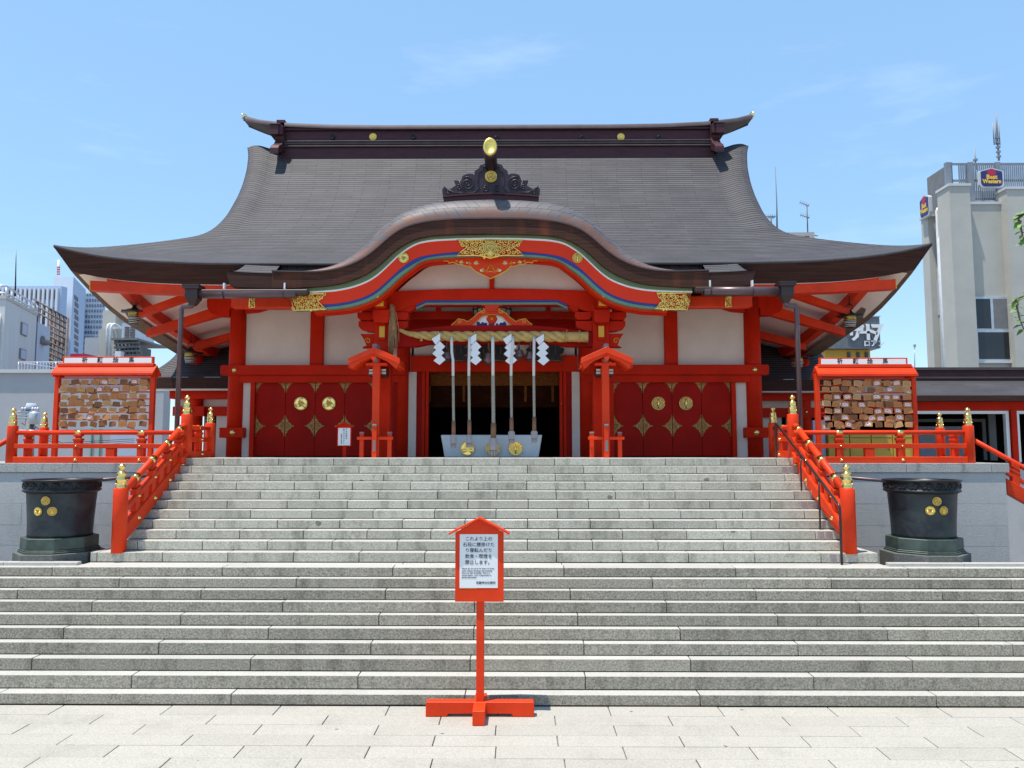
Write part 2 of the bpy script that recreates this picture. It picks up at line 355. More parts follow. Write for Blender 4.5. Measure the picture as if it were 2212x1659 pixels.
M['glassd'] = simple('dark_window', (.02, .022, .025), .08, var=.2, scale=1)
M['glassb'] = simple('blue_window', (.16, .22, .30), .12, var=.25, scale=.3)
M['frame'] = simple('aluminium', (.50, .52, .56), .4, .5)
M['pipe'] = simple('white_pipe', (.72, .72, .72), .5, var=.12, scale=4)
M['lou'] = simple('grey_louvre', (.23, .25, .28), .6, .2)
M['loud'] = simple('grey_screen', (.17, .17, .17), .7)
M['rust'] = simple('rusty_steel', (.14, .11, .10), .7, .2, var=.4, scale=5)
M['signb'] = simple('sign_blue', (.018, .028, .14), .4)
M['signy'] = simple('sign_yellow', (.85, .50, .05), .5)
M['signr'] = simple('sign_red', (.42, .015, .06), .5)
M['yel'] = simple('locker_yellow', (.55, .33, .035), .5, var=.06)
M['leaf'] = simple('leaf_green', (.10, .20, .03), .6, var=.35, scale=2, island=.3)
M['trunk'] = simple('tree_bark', (.12, .085, .06), .9, var=.3, scale=6)
M['mint'] = simple('mint_paint', (.22, .45, .34), .6)
M['gblue'] = simple('light_blue_wall', (.42, .47, .56), .8, var=.04)
M['lamp'] = simple('lamp_paper', (.62, .58, .50), .8)

def pits(m, sx, sy, size, col, thr):   # scattered dark chips and stains with a shape of their own
    t = m.node_tree; N = t.nodes.new; K = t.links.new; b = t.nodes['Principled BSDF']; src = b.inputs['Base Color'].links[0].from_socket
    c = N('ShaderNodeTexCoord'); mp = N('ShaderNodeMapping'); mp.inputs['Scale'].default_value = (sx, sy, sx); K(c.outputs['Object'], mp.inputs[0])
    nz = N('ShaderNodeTexNoise'); nz.inputs['Scale'].default_value = 3; K(c.outputs['Object'], nz.inputs[0]); ad = N('ShaderNodeMixRGB'); ad.blend_type = 'ADD'; ad.inputs[0].default_value = .35; K(mp.outputs[0], ad.inputs[1]); K(nz.outputs['Color'], ad.inputs[2])
    v = N('ShaderNodeTexVoronoi'); v.inputs['Scale'].default_value = 1; K(ad.outputs[0], v.inputs['Vector'])
    lt = N('ShaderNodeMath'); lt.operation = 'LESS_THAN'; lt.inputs[1].default_value = size; K(v.outputs['Distance'], lt.inputs[0])
    sp = N('ShaderNodeSeparateXYZ'); K(v.outputs['Color'], sp.inputs[0]); l2 = N('ShaderNodeMath'); l2.operation = 'LESS_THAN'; l2.inputs[1].default_value = thr; K(sp.outputs[0], l2.inputs[0])
    mu = N('ShaderNodeMath'); mu.operation = 'MULTIPLY'; K(lt.outputs[0], mu.inputs[0]); K(l2.outputs[0], mu.inputs[1]); m2 = N('ShaderNodeMath'); m2.operation = 'MULTIPLY'; m2.inputs[1].default_value = .8; K(mu.outputs[0], m2.inputs[0])
    mx_ = N('ShaderNodeMixRGB'); K(m2.outputs[0], mx_.inputs[0]); K(src, mx_.inputs[1]); mx_.inputs[2].default_value = (*col, 1); K(mx_.outputs[0], b.inputs['Base Color'])
pits(M['pave'], 2.4, 3.0, .06, (.10, .085, .075), .5)
pits(M['gran'], 2.2, 2.2, .10, (.13, .12, .10), .22)

# ================================================================ SETTING
ZP = 2.64            # platform level
# lower flight and forecourt, levels read off the photograph
EY = [1500.8, 1460.5, 1424, 1389.8, 1358, 1329, 1301, 1275.3, 1250.3, 1226.4]
ledge = [11.80]
for q in (1.0120, 1.0120, 1.0122, 1.0125, 1.013, 1.0145, 1.0165, 1.0185, 1.0195): ledge.insert(0, ledge[0] / q)
lz = [AZ(y, Y) for y, Y in zip(EY, ledge)]
ZG = AZ(1525.5, ledge[0])
# ground sheet to the horizon
g = MB(); g.add([(-1500, -300, ZG - .03), (1500, -300, ZG - .03), (1500, 2500, ZG - .03), (-1500, 2500, ZG - .03)], [(0, 1, 2, 3)])
struct(g.build('ground', M['groundm']))
# granite paving slabs in front of the steps
ys = [ledge[0] - .005] + [atz(1106, q, ZG).y for q in (1546, 1566.5, 1588.7, 1612, 1638.6, 1667)]
while ys[-1] > -4: ys.append(ys[-1] - .32)
SL_ = atz(378 + 244, 1545, ZG).x - atz(378, 1545, ZG).x
pv = MB(); first = [atz(q, y, ZG).x for q, y in ((98, 1546), (188, 1566.5), (19, 1589), (116, 1612), (219, 1638), (39, 1667))]
for j in range(len(ys) - 1):
    x0 = (first[j] if j < len(first) else first[0] + rnd.random() * SL_) - SL_ * 8
    for i in range(18):
        xa = x0 + i * SL_; dz = ZG + (rnd.random() - .5) * .004
        pv.box(xa + .006, xa + SL_ - .006, ys[j + 1] + .004, ys[j] - .004, ZG - .025, dz)
struct(pv.build('paving', M['pave'], None, .004))
# small pits and leaf bits on the paving
# lower flight ----------------------------------------------------------
def flight(name, edges, ztops, rise, x0, x1, joints, pitches, matr, back):
    mb = MB()
    core = MB()
    for k, (y, z) in enumerate(zip(edges, ztops)):
        yb = edges[k + 1] if k + 1 < len(edges) else back
        zb = z - rise[k]
        j0 = joints[k]; pitch = pitches[k]
        n0 = math.floor((x0 - j0) / pitch); xs = [j0 + pitch * (n0 + i) for i in range(int((x1 - x0) / pitch) + 3)]
        xs = [x0] + [q for q in xs if x0 + .1 < q < x1 - .1] + [x1]
        for xa, xb in zip(xs, xs[1:]):
            dy = (rnd.random() - .5) * .006; dz = (rnd.random() - .5) * .004
            n = len(mb.f); gap = .006
            mb.cur = 0; mb.box(xa + gap, xb - gap, y + dy, yb + .05, zb + .012, z + dz)
            mb.m[n + 1] = 1   # top face: dressed tread
        core.box(x0, x1, y + .03, back, zb - .02, z - .02)
    o = mb.build(name, [matr, M['grant']], None, .006, 2); struct(o)
    c = core.build(name + '_core', M['joint'], None); struct(c)
    return o
ljp = [(924, 1500), (527, 1460), (1002, 1424), (635, 1390), (1073, 1358), (723, 1329), (1131, 1301), (804, 1275), (1185, 1250), (889, 1226)]
flight('lower_steps', ledge, lz, [lz[0] - ZG] + [q - p for p, q in zip(lz, lz[1:])], -11.5, 12., [AX(p[0] * .54004, p[1], y) for p, y in zip(ljp, ledge)], [lerp(492, 364, k / 9) * Y / FPX for k, Y in enumerate(ledge)], M['granr'], 12.06)
uedge = [12.30 + .235 * k for k in range(11)]
uz = [AZ(q, Y) for q, Y in zip((1194.1, 1169.4, 1146, 1123.8, 1102.2, 1081.4, 1060.8, 1041.3, 1024.3, 1006.6, 989.7), uedge)]
UR = [uz[0] - lz[9]] + [b_ - a for a, b_ in zip(uz, uz[1:])]
def sj(x, y): return x, y
ujp = []
for k in range(11):   # joints read off the photograph, upper step k from the bottom
    zx = [1345, 1140, 1460, 1265, 1570, 1385, 1670, 1480, 1765, 1585, 1855][k]
    ujp.append(((zx / 2.074) * .54004, [1206, 1182, 1158, 1135, 1113, 1092, 1071, 1051, 1033, 1015, 998][k]))
uj = [AX(p[0], p[1], y) for p, y in zip(ujp, uedge)]
flight('upper_steps', uedge[:1], uz[:1], UR[:1], -6.22, 6.22, uj[:1], [1.04], M['gran'], 13.0)
flight('upper_steps', uedge[1:], uz[1:], UR[1:], -5.88, 5.88, uj[1:], [1.05] * 10, M['gran'], 16.0)
ld = MB()
for i in range(5): ld.box(-6.22 + i * 2.488 + .004, -6.22 + (i + 1) * 2.488 - .004, 12.07, 12.36, lz[9] - .2, lz[9] - .002)
struct(ld.build('landing', M['grant'], None, .004))
# platform the hall stands on
pf = MB(); pf.box(-6.2, 6.2, 12.33, 15.99, ZG, lz[9] + .1); pf.box(-5.86, 5.86, 12.9, 15.98, ZG, 1.3); pf.box(-5.88, 5.88, 16.0, 30, ZG, ZP - .004); pf.box(-10.6, -5.9, 15.44, 30, ZG, 2.552); pf.box(5.9, 9.5, 15.44, 30, ZG, 2.552)
struct(pf.build('platform', M['grant'], None))
# low ledge strips in front of the terrace walls
lg = MB()
for s in (-1, 1):
    xa = 6.225
    for i in range(5):
        a = xa + i * 1.15; b_ = a + 1.143
        lg.box(min(s * a, s * b_), max(s * a, s * b_), 11.96, 12.08, 1.0, 1.078)
struct(lg.build('wall_ledge', M['grant'], None, .006))
struct(MB().box(-11.5, -6.21, 12.06, 14.3, ZG, .70).box(6.21, 12, 12.06, 14.3, ZG, .70).build('sunken_floor', M['joint']))
# terrace walls: a wall of stone courses under a coping (one each side)
def terrace_wall(s, label):
    cx = s * 7.4
    t = thing('terrace_wall', (cx, 14.8, 1.078), label, 'wall', 'stone terrace walls')
    xo = 9.52 if s > 0 else 11.0; xi = 5.9
    body = MB();     zs = [AZ(q, 14.27) for q in (1212, 1136, 1088, 1034)]
    rows = [.72, AZ(1180, 14.27), AZ(1135, 14.27), AZ(1088, 14.27), AZ(1034, 14.27), 2.385]
    for r in range(5):
        x = xi + (.35 if r % 2 else .75) * .9; xs = [xi]
        while x < xo - .2: xs.append(x); x += 1.02
        xs.append(xo)
        for a, b_ in zip(xs, xs[1:]):
            body.box(min(s * a, s * b_) + .006, max(s * a, s * b_) - .006, 14.27 + rnd.random() * .002, 15.4, rows[r] + .005, rows[r + 1] - .005)
    body.build('wall', M['wallst'], t)
    MB().box(min(s * (xi + .01), s * (xo - .02)), max(s * (xi + .01), s * (xo - .02)), 14.276, 15.35, .71, 2.38).build('mortar', M['whitec'], t)
    c = MB(); x = xi + .25; xs = [xi - .02]
    while x < xo - .1: xs.append(x); x += 1.55
    xs.append(xo + .06)
    for a, b_ in zip(xs, xs[1:]): c.box(min(s * a, s * b_) + .003, max(s * a, s * b_) - .003, 14.243, 15.42, 2.385, 2.557)
    c.build('coping', M['coping'], t, .008, 2)
    return t
terrace_wall(-1, 'grey stone terrace wall behind the bronze tank left of the stairs')
terrace_wall(1, 'grey stone terrace wall behind the bronze tank right of the stairs')

# ================================================================ BALUSTRADES
def finial(t, c, r, h):
    """onion-topped brass cap of a newel"""
    pr = [(.92, 0), (.97, .03), (.97, .05), (.90, .07), (.90, .30), (.98, .33), (.98, .36), (.86, .38), (.80, .56), (.86, .58), (.80, .61), (.60, .66), (.36, .70), (.30, .74), (.42, .77), (.62, .81), (.66, .86), (.55, .91), (.28, .95), (.10, .985), (.03, 1.0)]
    mb = MB(); mb.lathe([(r * a, h * b) for a, b in pr], c, 20)
    for i in range(4):
        a = R(45 + 90 * i); p = Vector(c) + Vector((math.cos(a) * r * .95, math.sin(a) * r * .95, h * .17))
        mb.lathe([(.001, -.014), (.011, -.008), (.014, 0), (.011, .008), (.001, .014)], p, 8, cap=False)
    return mb.build('finial', M['gold'], t)
def newel(t, x, y, z0, z1, r, fh):
    n = MB(); n.lathe([(r, 0), (r, z1 - z0 - .012), (r * .93, z1 - z0)], (x, y, z0), 24)
    o = n.build('newel_post', M['red'], t); finial(o, (x, y, z1 - .002), r * .78, fh); return o
def stud(t, p, nrm, r=.026):
    d = Vector(nrm); q = Vector((0, 0, 1)).rotation_difference(d).to_matrix()
    MB().lathe([(r * 1.25, 0), (r * 1.25, .008), (r, .012), (r * .95, .022), (r * .6, .034), (.002, .04)], p, 12, M=q).build('stud', M['gold'], t)
def balusters(t, p0, p1, ts, hb, hm, ht, wd=.13, sl=0):
    """stepped posts with bearing blocks between base beam and top rail"""
    p0 = Vector(p0); p1 = Vector(p1); d = (p1 - p0); L_ = math.hypot(d.x, d.y); u = d / L_
    for q in ts:
        c = p0.lerp(p1, q)
        mb = MB(); a = c - u * wd / 2; b_ = c + u * wd / 2
        mb.beam(a, b_, .11, hb, hm + .10)
        mb.beam(c - u * wd * .62, c + u * wd * .62, .125, hm + .055, hm + .10)
        mb.beam(c - u * wd * .34, c + u * wd * .34, .085, hm + .10, hm + .135)
        mb.beam(c - u * wd * .55, c + u * wd * .55, .12, hm + .135, ht - .03)
        mb.build('baluster', M['red'], t, .006)
def rail_run(t, p0, p1, hb0, hb, hm, hmt, ht, rr, ts, studside=None, half=()):
    p0 = Vector(p0); p1 = Vector(p1)
    MB().beam(p0, p1, .15, hb0, hb).build('base_beam', M['red'], t, .008)
    MB().beam(p0, p1, .12, hm, hmt).build('middle_rail', M['red'], t, .006)
    up = Vector((0, 0, ht)); MB().tube([p0 + up, p1 + up], rr, 14).build('top_rail', M['red'], t)
    balusters(t, p0, p1, ts, hb, hmt, ht)
    d = p1 - p0; L_ = math.hypot(d.x, d.y); u = d / L_
    for q in half:
        c = p0.lerp(p1, q); MB().beam(c - u * .085, c + u * .085, .11, hb, hm).build('short_post', M['red'], t, .006)
    if studside:
        s = Vector(studside)
        for q in ts:
            c = p0.lerp(p1, q)
            stud(t, c + s * .075 + Vector((0, 0, (hb0 + hb) / 2)), s); stud(t, c + s * .061 + Vector((0, 0, (hm + hmt) / 2)), s, .02)
            MB().tube([c + up - d.normalized() * .06, c + up + d.normalized() * .06], rr + .006, 14).build('rail_band', M['gold'], t)

def stair_balustrade(s, label):
    X = s * 5.80; yb, yt = 12.36, 14.80
    t = thing('stair_balustrade', (X, yb, 1.173), label, 'balustrade', 'stair balustrades')
    newel(t, X, yb, 1.173, 2.19, .112, .40)
    newel(t, s * 5.84, yt, 2.40, AZ(895, yt), .105, .385)
    newel(t, s * 5.84, 15.95, 2.60, AZ(914, 15.95), .10, .345)
    k = .509
    p0 = (X, yb + .09, 1.173 + .02); p1 = (s * 5.84, yt - .08, 1.173 + .02 + k * (yt - yb - .17))
    P0 = Vector(p0); P1 = Vector(p1)
    MB().beam(P0, P1, .15, .16, .42).build('base_beam', M['red'], t, .008)
    MB().beam(P0, P1, .12, .60, .70).build('middle_rail', M['red'], t, .006)
    up = Vector((0, 0, .95))
    d = P1 - P0
    path = [P0 + up, P0 + up + d * .5, P0 + up + d * .90, P0 + up + d * .945 + Vector((0, 0, .005)), P0 + up + d * .975 - Vector((0, 0, .015)), P1 + up - Vector((0, 0, .06))]
    MB().tube(path, .056, 16).build('top_rail', M['red'], t)
    ts = [.17, .42, .67, .90]
    balusters(t, p0, p1, ts, .42, .70, .95)
    for q in (.3, .55, .79):
        c = P0.lerp(P1, q); u = d / math.hypot(d.x, d.y); MB().beam(c - u * .08, c + u * .08, .10, .42, .60).build('short_post', M['red'], t, .006)
    for q in ts:
        c = P0.lerp(P1, q); n = Vector((-s, 0, 0))
        stud(t, c + n * .075 + Vector((0, 0, .29)), n, .03); stud(t, c + n * .061 + Vector((0, 0, .65)), n, .02)
        dn = d.normalized()
        MB().tube([c + up - dn * .07, c + up + dn * .07], .063, 14).build('rail_band', M['gold'], t)
    # short level length back to the rear newel
    a = (s * 5.84, yt + .08, 2.645); b_ = (s * 5.84, 15.87, 2.645)
    rail_run(t, a, b_, 0, .14, .32, .41, .60, .045, [.5], (-s, 0, 0))
    # foot stone blocks where the string meets the steps
    return t
stair_balustrade(-1, 'vermilion stair balustrade with brass finials left of the upper steps')
stair_balustrade(1, 'vermilion stair balustrade with brass finials right of the upper steps')

def terrace_balustrade(s, label):
    Y = 14.40; Yr = 15.36; X1 = s * 8.95; X0 = s * 5.70; z = 2.557
    t = thing('terrace_balustrade', (s * 7, Y, z), label, 'balustrade', 'terrace balustrades')
    newel(t, X1, Y, z, AZ(919.5, Y), .093, .345)
    newel(t, X1, Yr, z, AZ(923 if s < 0 else 924, Yr), .085, .31)
    hm0, hm1 = AZ(968.5, Y) - z, AZ(958.5, Y) - z; hb = AZ(986.5, Y) - z; ht = AZ(934.5, Y) - z
    xs = [AX(332 + 0, 960, Y), AX(606, 960, Y)]
    if s < 0: tx = [-7.18, -5.96 - .0]; tx = [AX(164, 960, Y), AX(304, 960, Y)]; hx = [AX(238, 960, Y)]
    else: tx = [AX(1815, 960, Y), AX(1950, 960, Y)]; hx = [AX(1880, 960, Y)]
    tf = lambda x: (x - X0) / (X1 - X0)
    rail_run(t, (X0, Y, z), (X1 - s * .07, Y, z), 0, hb, hm0, hm1, ht, .042, [tf(x) for x in tx], (0, -1, 0), [tf(x) for x in hx])
    rail_run(t, (X1, Y + .08, z), (X1, Yr - .07, z), 0, hb, hm0, hm1, ht, .040, [.5], (-s, 0, 0))
    # side rail going down the outer steps
    a = Vector((X1 + s * .08, Yr, z)); b_ = Vector((X1 + s * 2.3, Yr, z - 1.25)); yf = Y
    for yy in ((Y + .02),):
        a = Vector((X1 + s * .08, yy, z - .10)); b_ = Vector((X1 + s * 2.4, yy, z - 1.42))
        MB().beam(a + Vector((s * .55, 0, -.3)), b_, .14, -.15, .12).build('base_beam', M['red'], t, .006)
        MB().tube([a + Vector((0, 0, ht - .03)), b_ + Vector((0, 0, ht - .03))], .045, 12).build('top_rail', M['red'], t)
        MB().beam(a + Vector((s * .5, 0, -.28)), b_, .10, .22, .29).build('middle_rail', M['red'], t, .006)
        balusters(t, a, b_, [.32, .62, .92], .1, .28, ht - .03)
    return t
terrace_balustrade(-1, 'vermilion terrace balustrade on the wall above the left bronze tank')
terrace_balustrade(1, 'vermilion terrace balustrade on the wall above the right bronze tank')

# steel handrail beside the right balustrade
hr = thing('steel_handrail', (5.58, 12.12, 1.03), 'thin dark steel handrail standing on the upper steps beside the right balustrade', 'handrail')
hx = 5.58; hp = [(12.14, 1.027, 1.94), (12.95, uz[2], 0), (13.75, uz[5], 0), (14.62, uz[9], 3.36)]
sl = (3.36 - 1.94) / (15.02 - 12.14)
MB().tube([(hx, 12.14, 1.03), (hx, 12.14, 1.88), (hx, 12.155, 1.925), (hx, 12.2, 1.965), (hx, 14.95, 3.30), (hx, 15.0, 3.315), (hx, 15.02, 3.28), (hx, 15.02, 2.50)], .020, 10).build('rail', M['steel'], hr)
for y, z, _ in hp[1:3]: MB().tube([(hx, y, z), (hx, y, 1.94 + sl * (y - 12.14))], .016, 8).build('post', M['steel'], hr)
for y, z in ((uedge[0], 1.10), (uedge[2], uz[2] - .075), (uedge[5], uz[5] - .075), (uedge[9], uz[9] - .075)):
    mb = MB(); mb.box(hx - .11, hx - .022, y - .012, y - .003, z - .065, z + .065); mb.box(hx + .022, hx + .11, y - .012, y - .003, z - .065, z + .065)
    for q in (-.075, .075): mb.tube([(hx + q, y - .022, z), (hx + q, y - .01, z)], .010, 8)
    mb.build('bracket', M['plate'], hr)

# ================================================================ CRESTS (flat in xz, facing -y)
def disc(mb, c, r, t, n=28):
    q = Matrix.Rotation(R(90), 3, 'X')
    mb.lathe([(r, 0), (r, t * .7), (r * .94, t), (r * .88, t * .75), (.001, t * .8)], c, n, M=q, cap=False)
def comma(c, r, a0, y, t, mb, flip=1):
    """one tomoe comma"""
    n = 16; hd = .30 * r; outer = []; inner = []
    for i in range(n + 1):
        f = i / n; a = a0 + flip * f * R(150)
        wd = (1 - f) ** .8 * hd
        outer.append((a, .86 * r)); inner.append((a, .86 * r - 2 * wd * (1 if f > .0 else 1)))
    pts = [(c[0] + q * math.cos(a), c[2] + q * math.sin(a)) for a, q in outer] + [(c[0] + q * math.cos(a), c[2] + q * math.sin(a)) for a, q in reversed(inner[:-1])]
    # round head
    hc = (c[0] + (.86 * r - hd) * math.cos(a0), c[2] + (.86 * r - hd) * math.sin(a0))
    mb.prism(pts, y - t, y)
    mb.lathe([(hd, 0), (hd, t * 1.05), (hd * .8, t * 1.5), (.001, t * 1.9)], (hc[0], y, hc[1]), 14, M=Matrix.Rotation(R(90), 3, 'X'), cap=False)
def crest_tomoe(t, c, r, mat='gold', base='goldd'):
    b = MB(); disc(b, c, r, .02); o = b.build('crest', M[base], t)
    m = MB(); y = c[1] - .014
    for k in range(3): comma(c, r, R(90 + 120 * k), y, .010, m, -1)
    ring = [(c[0] + r * .95 * math.cos(a), c[1] - .018, c[2] + r * .95 * math.sin(a)) for a in [2 * math.pi * i / 28 for i in range(29)]]
    m.tube(ring, r * .06, 6); m.build('emblem', M[mat], o); return o
def crest_crane(t, c, r, mat='gold', base='goldd'):
    b = MB(); disc(b, c, r, .02); o = b.build('crest', M[base], t); m = MB(); y = c[1] - .018
    for sd_ in (-1, 1):
        for k in range(6):   # wing feathers sweeping up round the body
            a0 = R(-80 + k * 26); p = []
            for i in range(7):
                f = i / 6; a = a0 + f * R(16); q = r * (.30 + .58 * f)
                p.append((c[0] + sd_ * q * math.cos(a), y, c[2] + q * math.sin(a) * .96))
            m.tube(p, [r * .055 * (1 + .5 * math.sin(math.pi * i / 6)) for i in range(7)], 6)
    m.tube([(c[0], y, c[2] - r * .75), (c[0], y, c[2]), (c[0] + r * .04, y, c[2] + r * .4), (c[0] - r * .10, y, c[2] + r * .62)], [r * .10, r * .2, r * .09, r * .05], 8)
    ring = [(c[0] + r * .95 * math.cos(a), y, c[2] + r * .95 * math.sin(a)) for a in [2 * math.pi * i / 28 for i in range(29)]]
    m.tube(ring, r * .05, 6); m.build('emblem', M[mat], o); return o
def crest_fruit(t, c, r, mat='gold', base='goldd'):
    b = MB(); disc(b, c, r, .02); o = b.build('crest', M[base], t); m = MB(); y = c[1] - .018
    for q in (.95, .72):
        m.tube([(c[0] + q * r * math.cos(a), y, c[2] + q * r * math.sin(a)) for a in [2 * math.pi * i / 28 for i in range(29)]], r * .06, 6)
    hp_ = []
    for i in range(25):
        a = 2 * math.pi * i / 24; hx_ = math.sin(a) ** 3; hz_ = .81 * math.cos(a) - .31 * math.cos(2 * a) - .12 * math.cos(3 * a)
        hp_.append((c[0] + r * .45 * hx_, y, c[2] + r * .45 * hz_))
    m.tube(hp_, r * .07, 6)
    for sd_ in (-1, 1): m.tube([(c[0] + sd_ * r * .08, y, c[2] - r * .65), (c[0] + sd_ * r * .22, y, c[2] - r * .4)], r * .07, 6)
    m.build('emblem', M[mat], o); return o

# ================================================================ BRONZE TANKS
def tank(s, label):
    X = -6.92 if s < 0 else 7.13; Y = 12.66; zb = 1.078
    t = thing('bronze_tank', (X, Y, zb), label, 'water tank', 'bronze tanks beside the stairs')
    f = lambda y, Yq=Y: AZ(y, Yq)
    oct_ = lambda r, n=8, o=22.5: [(X + r * math.cos(R(o + 360 / n * i)), Y + r * math.sin(R(o + 360 / n * i))) for i in range(n)]
    h = 1.26
    st = MB().prism(oct_(.66), .69, zb + .095, 'z').build('base_stone', M['bstone'], t, .008)
    pl = MB(); pl.prism(oct_(.60), zb + .10, zb + .125, 'z'); pl.prism(oct_(.58), zb + .126, zb + .15, 'z'); pl.prism(oct_(.565), zb + .151, zb + .33, 'z')
    pl.build('plinth', M['patina'], t, .008)
    b = MB(); z0 = zb + .33
    b.lathe([(.475, 0), (.472, .05), (.478, .25), (.495, .5), (.51, .70), (.515, .72), (.49, .73)], (X, Y, z0), 48); bo = b.build('body', M['bronze'], t)
    rim = MB(); zr = z0 + .715
    rim.lathe([(.50, -.02), (.545, 0), (.572, .02), (.572, .035), (.560, .04), (.560, .165), (.575, .17), (.585, .185), (.585, .20), (.54, .205), (.50, .19), (.49, .0)], (X, Y, zr), 56, cap=False)
    ro = rim.build('rim', M['bronzed'], t)
    MB().lathe([(.001, 0), (.505, 0)], (X, Y, zr + .12), 40, cap=False).build('water', M['glassd'], t)
    sc_ = MB()
    for i in range(20):   # scroll relief round the rim
        a0 = 2 * math.pi * i / 20; p = []
        for j in range(15):
            q = j / 14; th = q * 2.2 * math.pi; rr = .05 * (1 - .75 * q)
            a = a0 + rr * math.cos(th) * 1.9 + (.0 if i % 2 else .02); z = zr + .10 + rr * math.sin(th)
            p.append((X + .562 * math.cos(a), Y + .562 * math.sin(a), z))
        sc_.tube(p, .009, 5)
        p = [(X + .562 * math.cos(a0 + .05 + .21 * j / 6), Y + .562 * math.sin(a0 + .05 + .21 * j / 6), zr + .10 + .035 * math.sin(j / 6 * 2 * math.pi)) for j in range(7)]
        sc_.tube(p, .008, 5)
    sc_.build('scroll_relief', M['bronzed'], ro)
    # three crests on the shaded front
    def place(fn, ang, z, r):
        a = R(-90 + ang); rr = interp([(0, .474), (.25, .478), (.5, .495), (.7, .512)], z - z0)
        e = bpy.data.objects.new('crest_mount', None)
        o = fn(t, (X, Y, z), r, 'goldm', 'goldd')
        # turn to the wall of the drum
        mat = Matrix.Rotation(R(ang), 4, 'Z'); off = Vector((math.cos(a) * rr, math.sin(a) * rr, 0))
        c0 = Vector((0, 0, z - zb))
        for ob in [o] + list(o.children):
            ob.data.transform(Matrix.Translation(c0 + off) @ mat @ Matrix.Translation(-c0))
        bpy.data.objects.remove(e)
    sx = -1 if s < 0 else 1
    if s < 0: L3 = ((crest_fruit, 5, AZ(1082, 12.2), .068), (crest_tomoe, -9, AZ(1105, 12.2), .068), (crest_crane, 16, AZ(1105, 12.2), .07))
    else: L3 = ((crest_fruit, -4, AZ(1082, 12.2), .068), (crest_tomoe, -15, AZ(1102, 12.2), .07), (crest_crane, 8, AZ(1102, 12.2), .068))
    for q in L3: place(*q)
    return t
tank(-1, 'dark bronze water tank on an octagonal plinth left of the stairs')
tank(1, 'dark bronze water tank on an octagonal plinth right of the stairs')
for s, lb in ((-1, 'thin brown rain spout feeding the left bronze tank'), (1, 'thin brown rain spout feeding the right bronze tank')):
    X = -6.62 if s < 0 else 6.80
    sp = MB().tube([(s * 5.95, 14.25, 2.345), (s * 6.15, 14.0, 2.335), (X, 12.75, 2.30 - .02)], .028, 10).build('rain_spout', M['gutter'], None)
    tag(sp, lb, 'pipe', 'rain spouts over the tanks')

# ================================================================ NOTICE SIGN ON THE PAVING
Ys = atz(1036, 1549, ZG).y + .065; ks = Ys / 8.02
sg = thing('notice_sign', (at(1037, 1545, Ys).x, Ys, ZG), 'vermilion roofed notice stand with white paper on the paving before the steps', 'sign')
cx = sg.location.x
zt = AZ(1516.5, Ys - .06)
m = MB(); hw = (AX(1153, 1535, Ys) - AX(920, 1535, Ys)) / 2
m.prism([(cx - hw, ZG + .004), (cx - hw * .62, ZG + .004), (cx - hw * .57, ZG + .04), (cx + hw * .57, ZG + .04), (cx + hw * .62, ZG + .004), (cx + hw, ZG + .004), (cx + hw, zt - .02), (cx + hw - .015, zt), (cx - hw + .015, zt), (cx - hw, zt - .02)], Ys - .065, Ys + .065)
m.build('cross_foot', M['red'], sg, .006)
m = MB().box(cx - .075, cx + .075, atz(1036, 1569, ZG).y, Ys - .067, ZG + .006, zt - .004); m.box(cx - .075, cx + .075, Ys + .067, ledge[0] - .03, ZG + .006, zt - .004); m.build('cross_foot', M['red'], sg, .006)
zb = AZ(1299, Ys - .05); ze = AZ(1150, Ys - .05)
MB().box(cx - .049, cx + .049, Ys - .049, Ys + .049, zt, ze + .02).build('post', M['red'], sg, .004)
bx0 = AX(983.5, 1220, Ys - .07); bx1 = AX(1088, 1220, Ys - .07); pk = AZ(1121, Ys - .07)
bx = (bx0 + bx1) / 2
yb0 = Ys - .085; yb1 = Ys - .0495
MB().prism([(bx0, zb), (bx1, zb), (bx1, ze), (bx, pk), (bx0, ze)], yb0, yb1).build('board', M['red'], sg, .003)
rw = (AX(1098, 1150, Ys) - AX(970, 1150, Ys)) / 2; zl = AZ(1152, Ys - .07); pk2 = AZ(1117, Ys - .07)
rf = MB(); rf.prism([(bx - rw, zl - .012), (bx, pk2 - .022), (bx + rw, zl - .012), (bx + rw + .006, zl + .008), (bx, pk2), (bx - rw - .006, zl + .008)], Ys - .155, Ys + .03); rf.build('roof', M['red'], sg, .002)
px0 = AX(993, 1210, yb0); px1 = AX(1075.3, 1210, yb0); pz0 = AZ(1270, yb0); pz1 = AZ(1154, yb0)
pp = box('paper', M['paper'], sg, px0, px1, yb0 - .004, yb0 - .0005, pz0, pz1)
box('tape', M['yel'], sg, px0, px0 + .22, yb0 - .003, yb0 - .0005, pz0 - .008, pz0 - .0005)
pc = (px0 + px1) / 2; yt = yb0 - .006
zpt = lambda q: AZ((2050 + q / 1.8436) * .54004, yb0)
for q, s_, dx in ((196, 'これより上の', .0), (239, '石段に腰掛けた', .0), (281, 'り寝転んだり', .0), (325, '飲食・喫煙を', .0), (369, '禁止します。', .0)):
    text('lettering', s_, .0465 * ks, (pc + dx, yt, zpt(q)), M['ink'], pp, bold=.0002)
for q, s_ in ((413, 'Please do not sit or lie down on these'), (430, 'stairs. Eating, drinking, and smoking'), (446, 'here are also forbidden. This is a'), (462, 'sacred space - your cooperation is'), (478, 'greatly appreciated.')):
    text('lettering', s_, .0195 * ks, (pc - .172 * ks, yt, zpt(q)), M['ink'], pp, align='LEFT', sx=1.10 if q < 478 else .98, bold=0)
text('lettering', '花園神社社務所', .0285 * ks, (pc + .172 * ks, yt, zpt(519)), M['ink'], pp, align='RIGHT', bold=.0001)

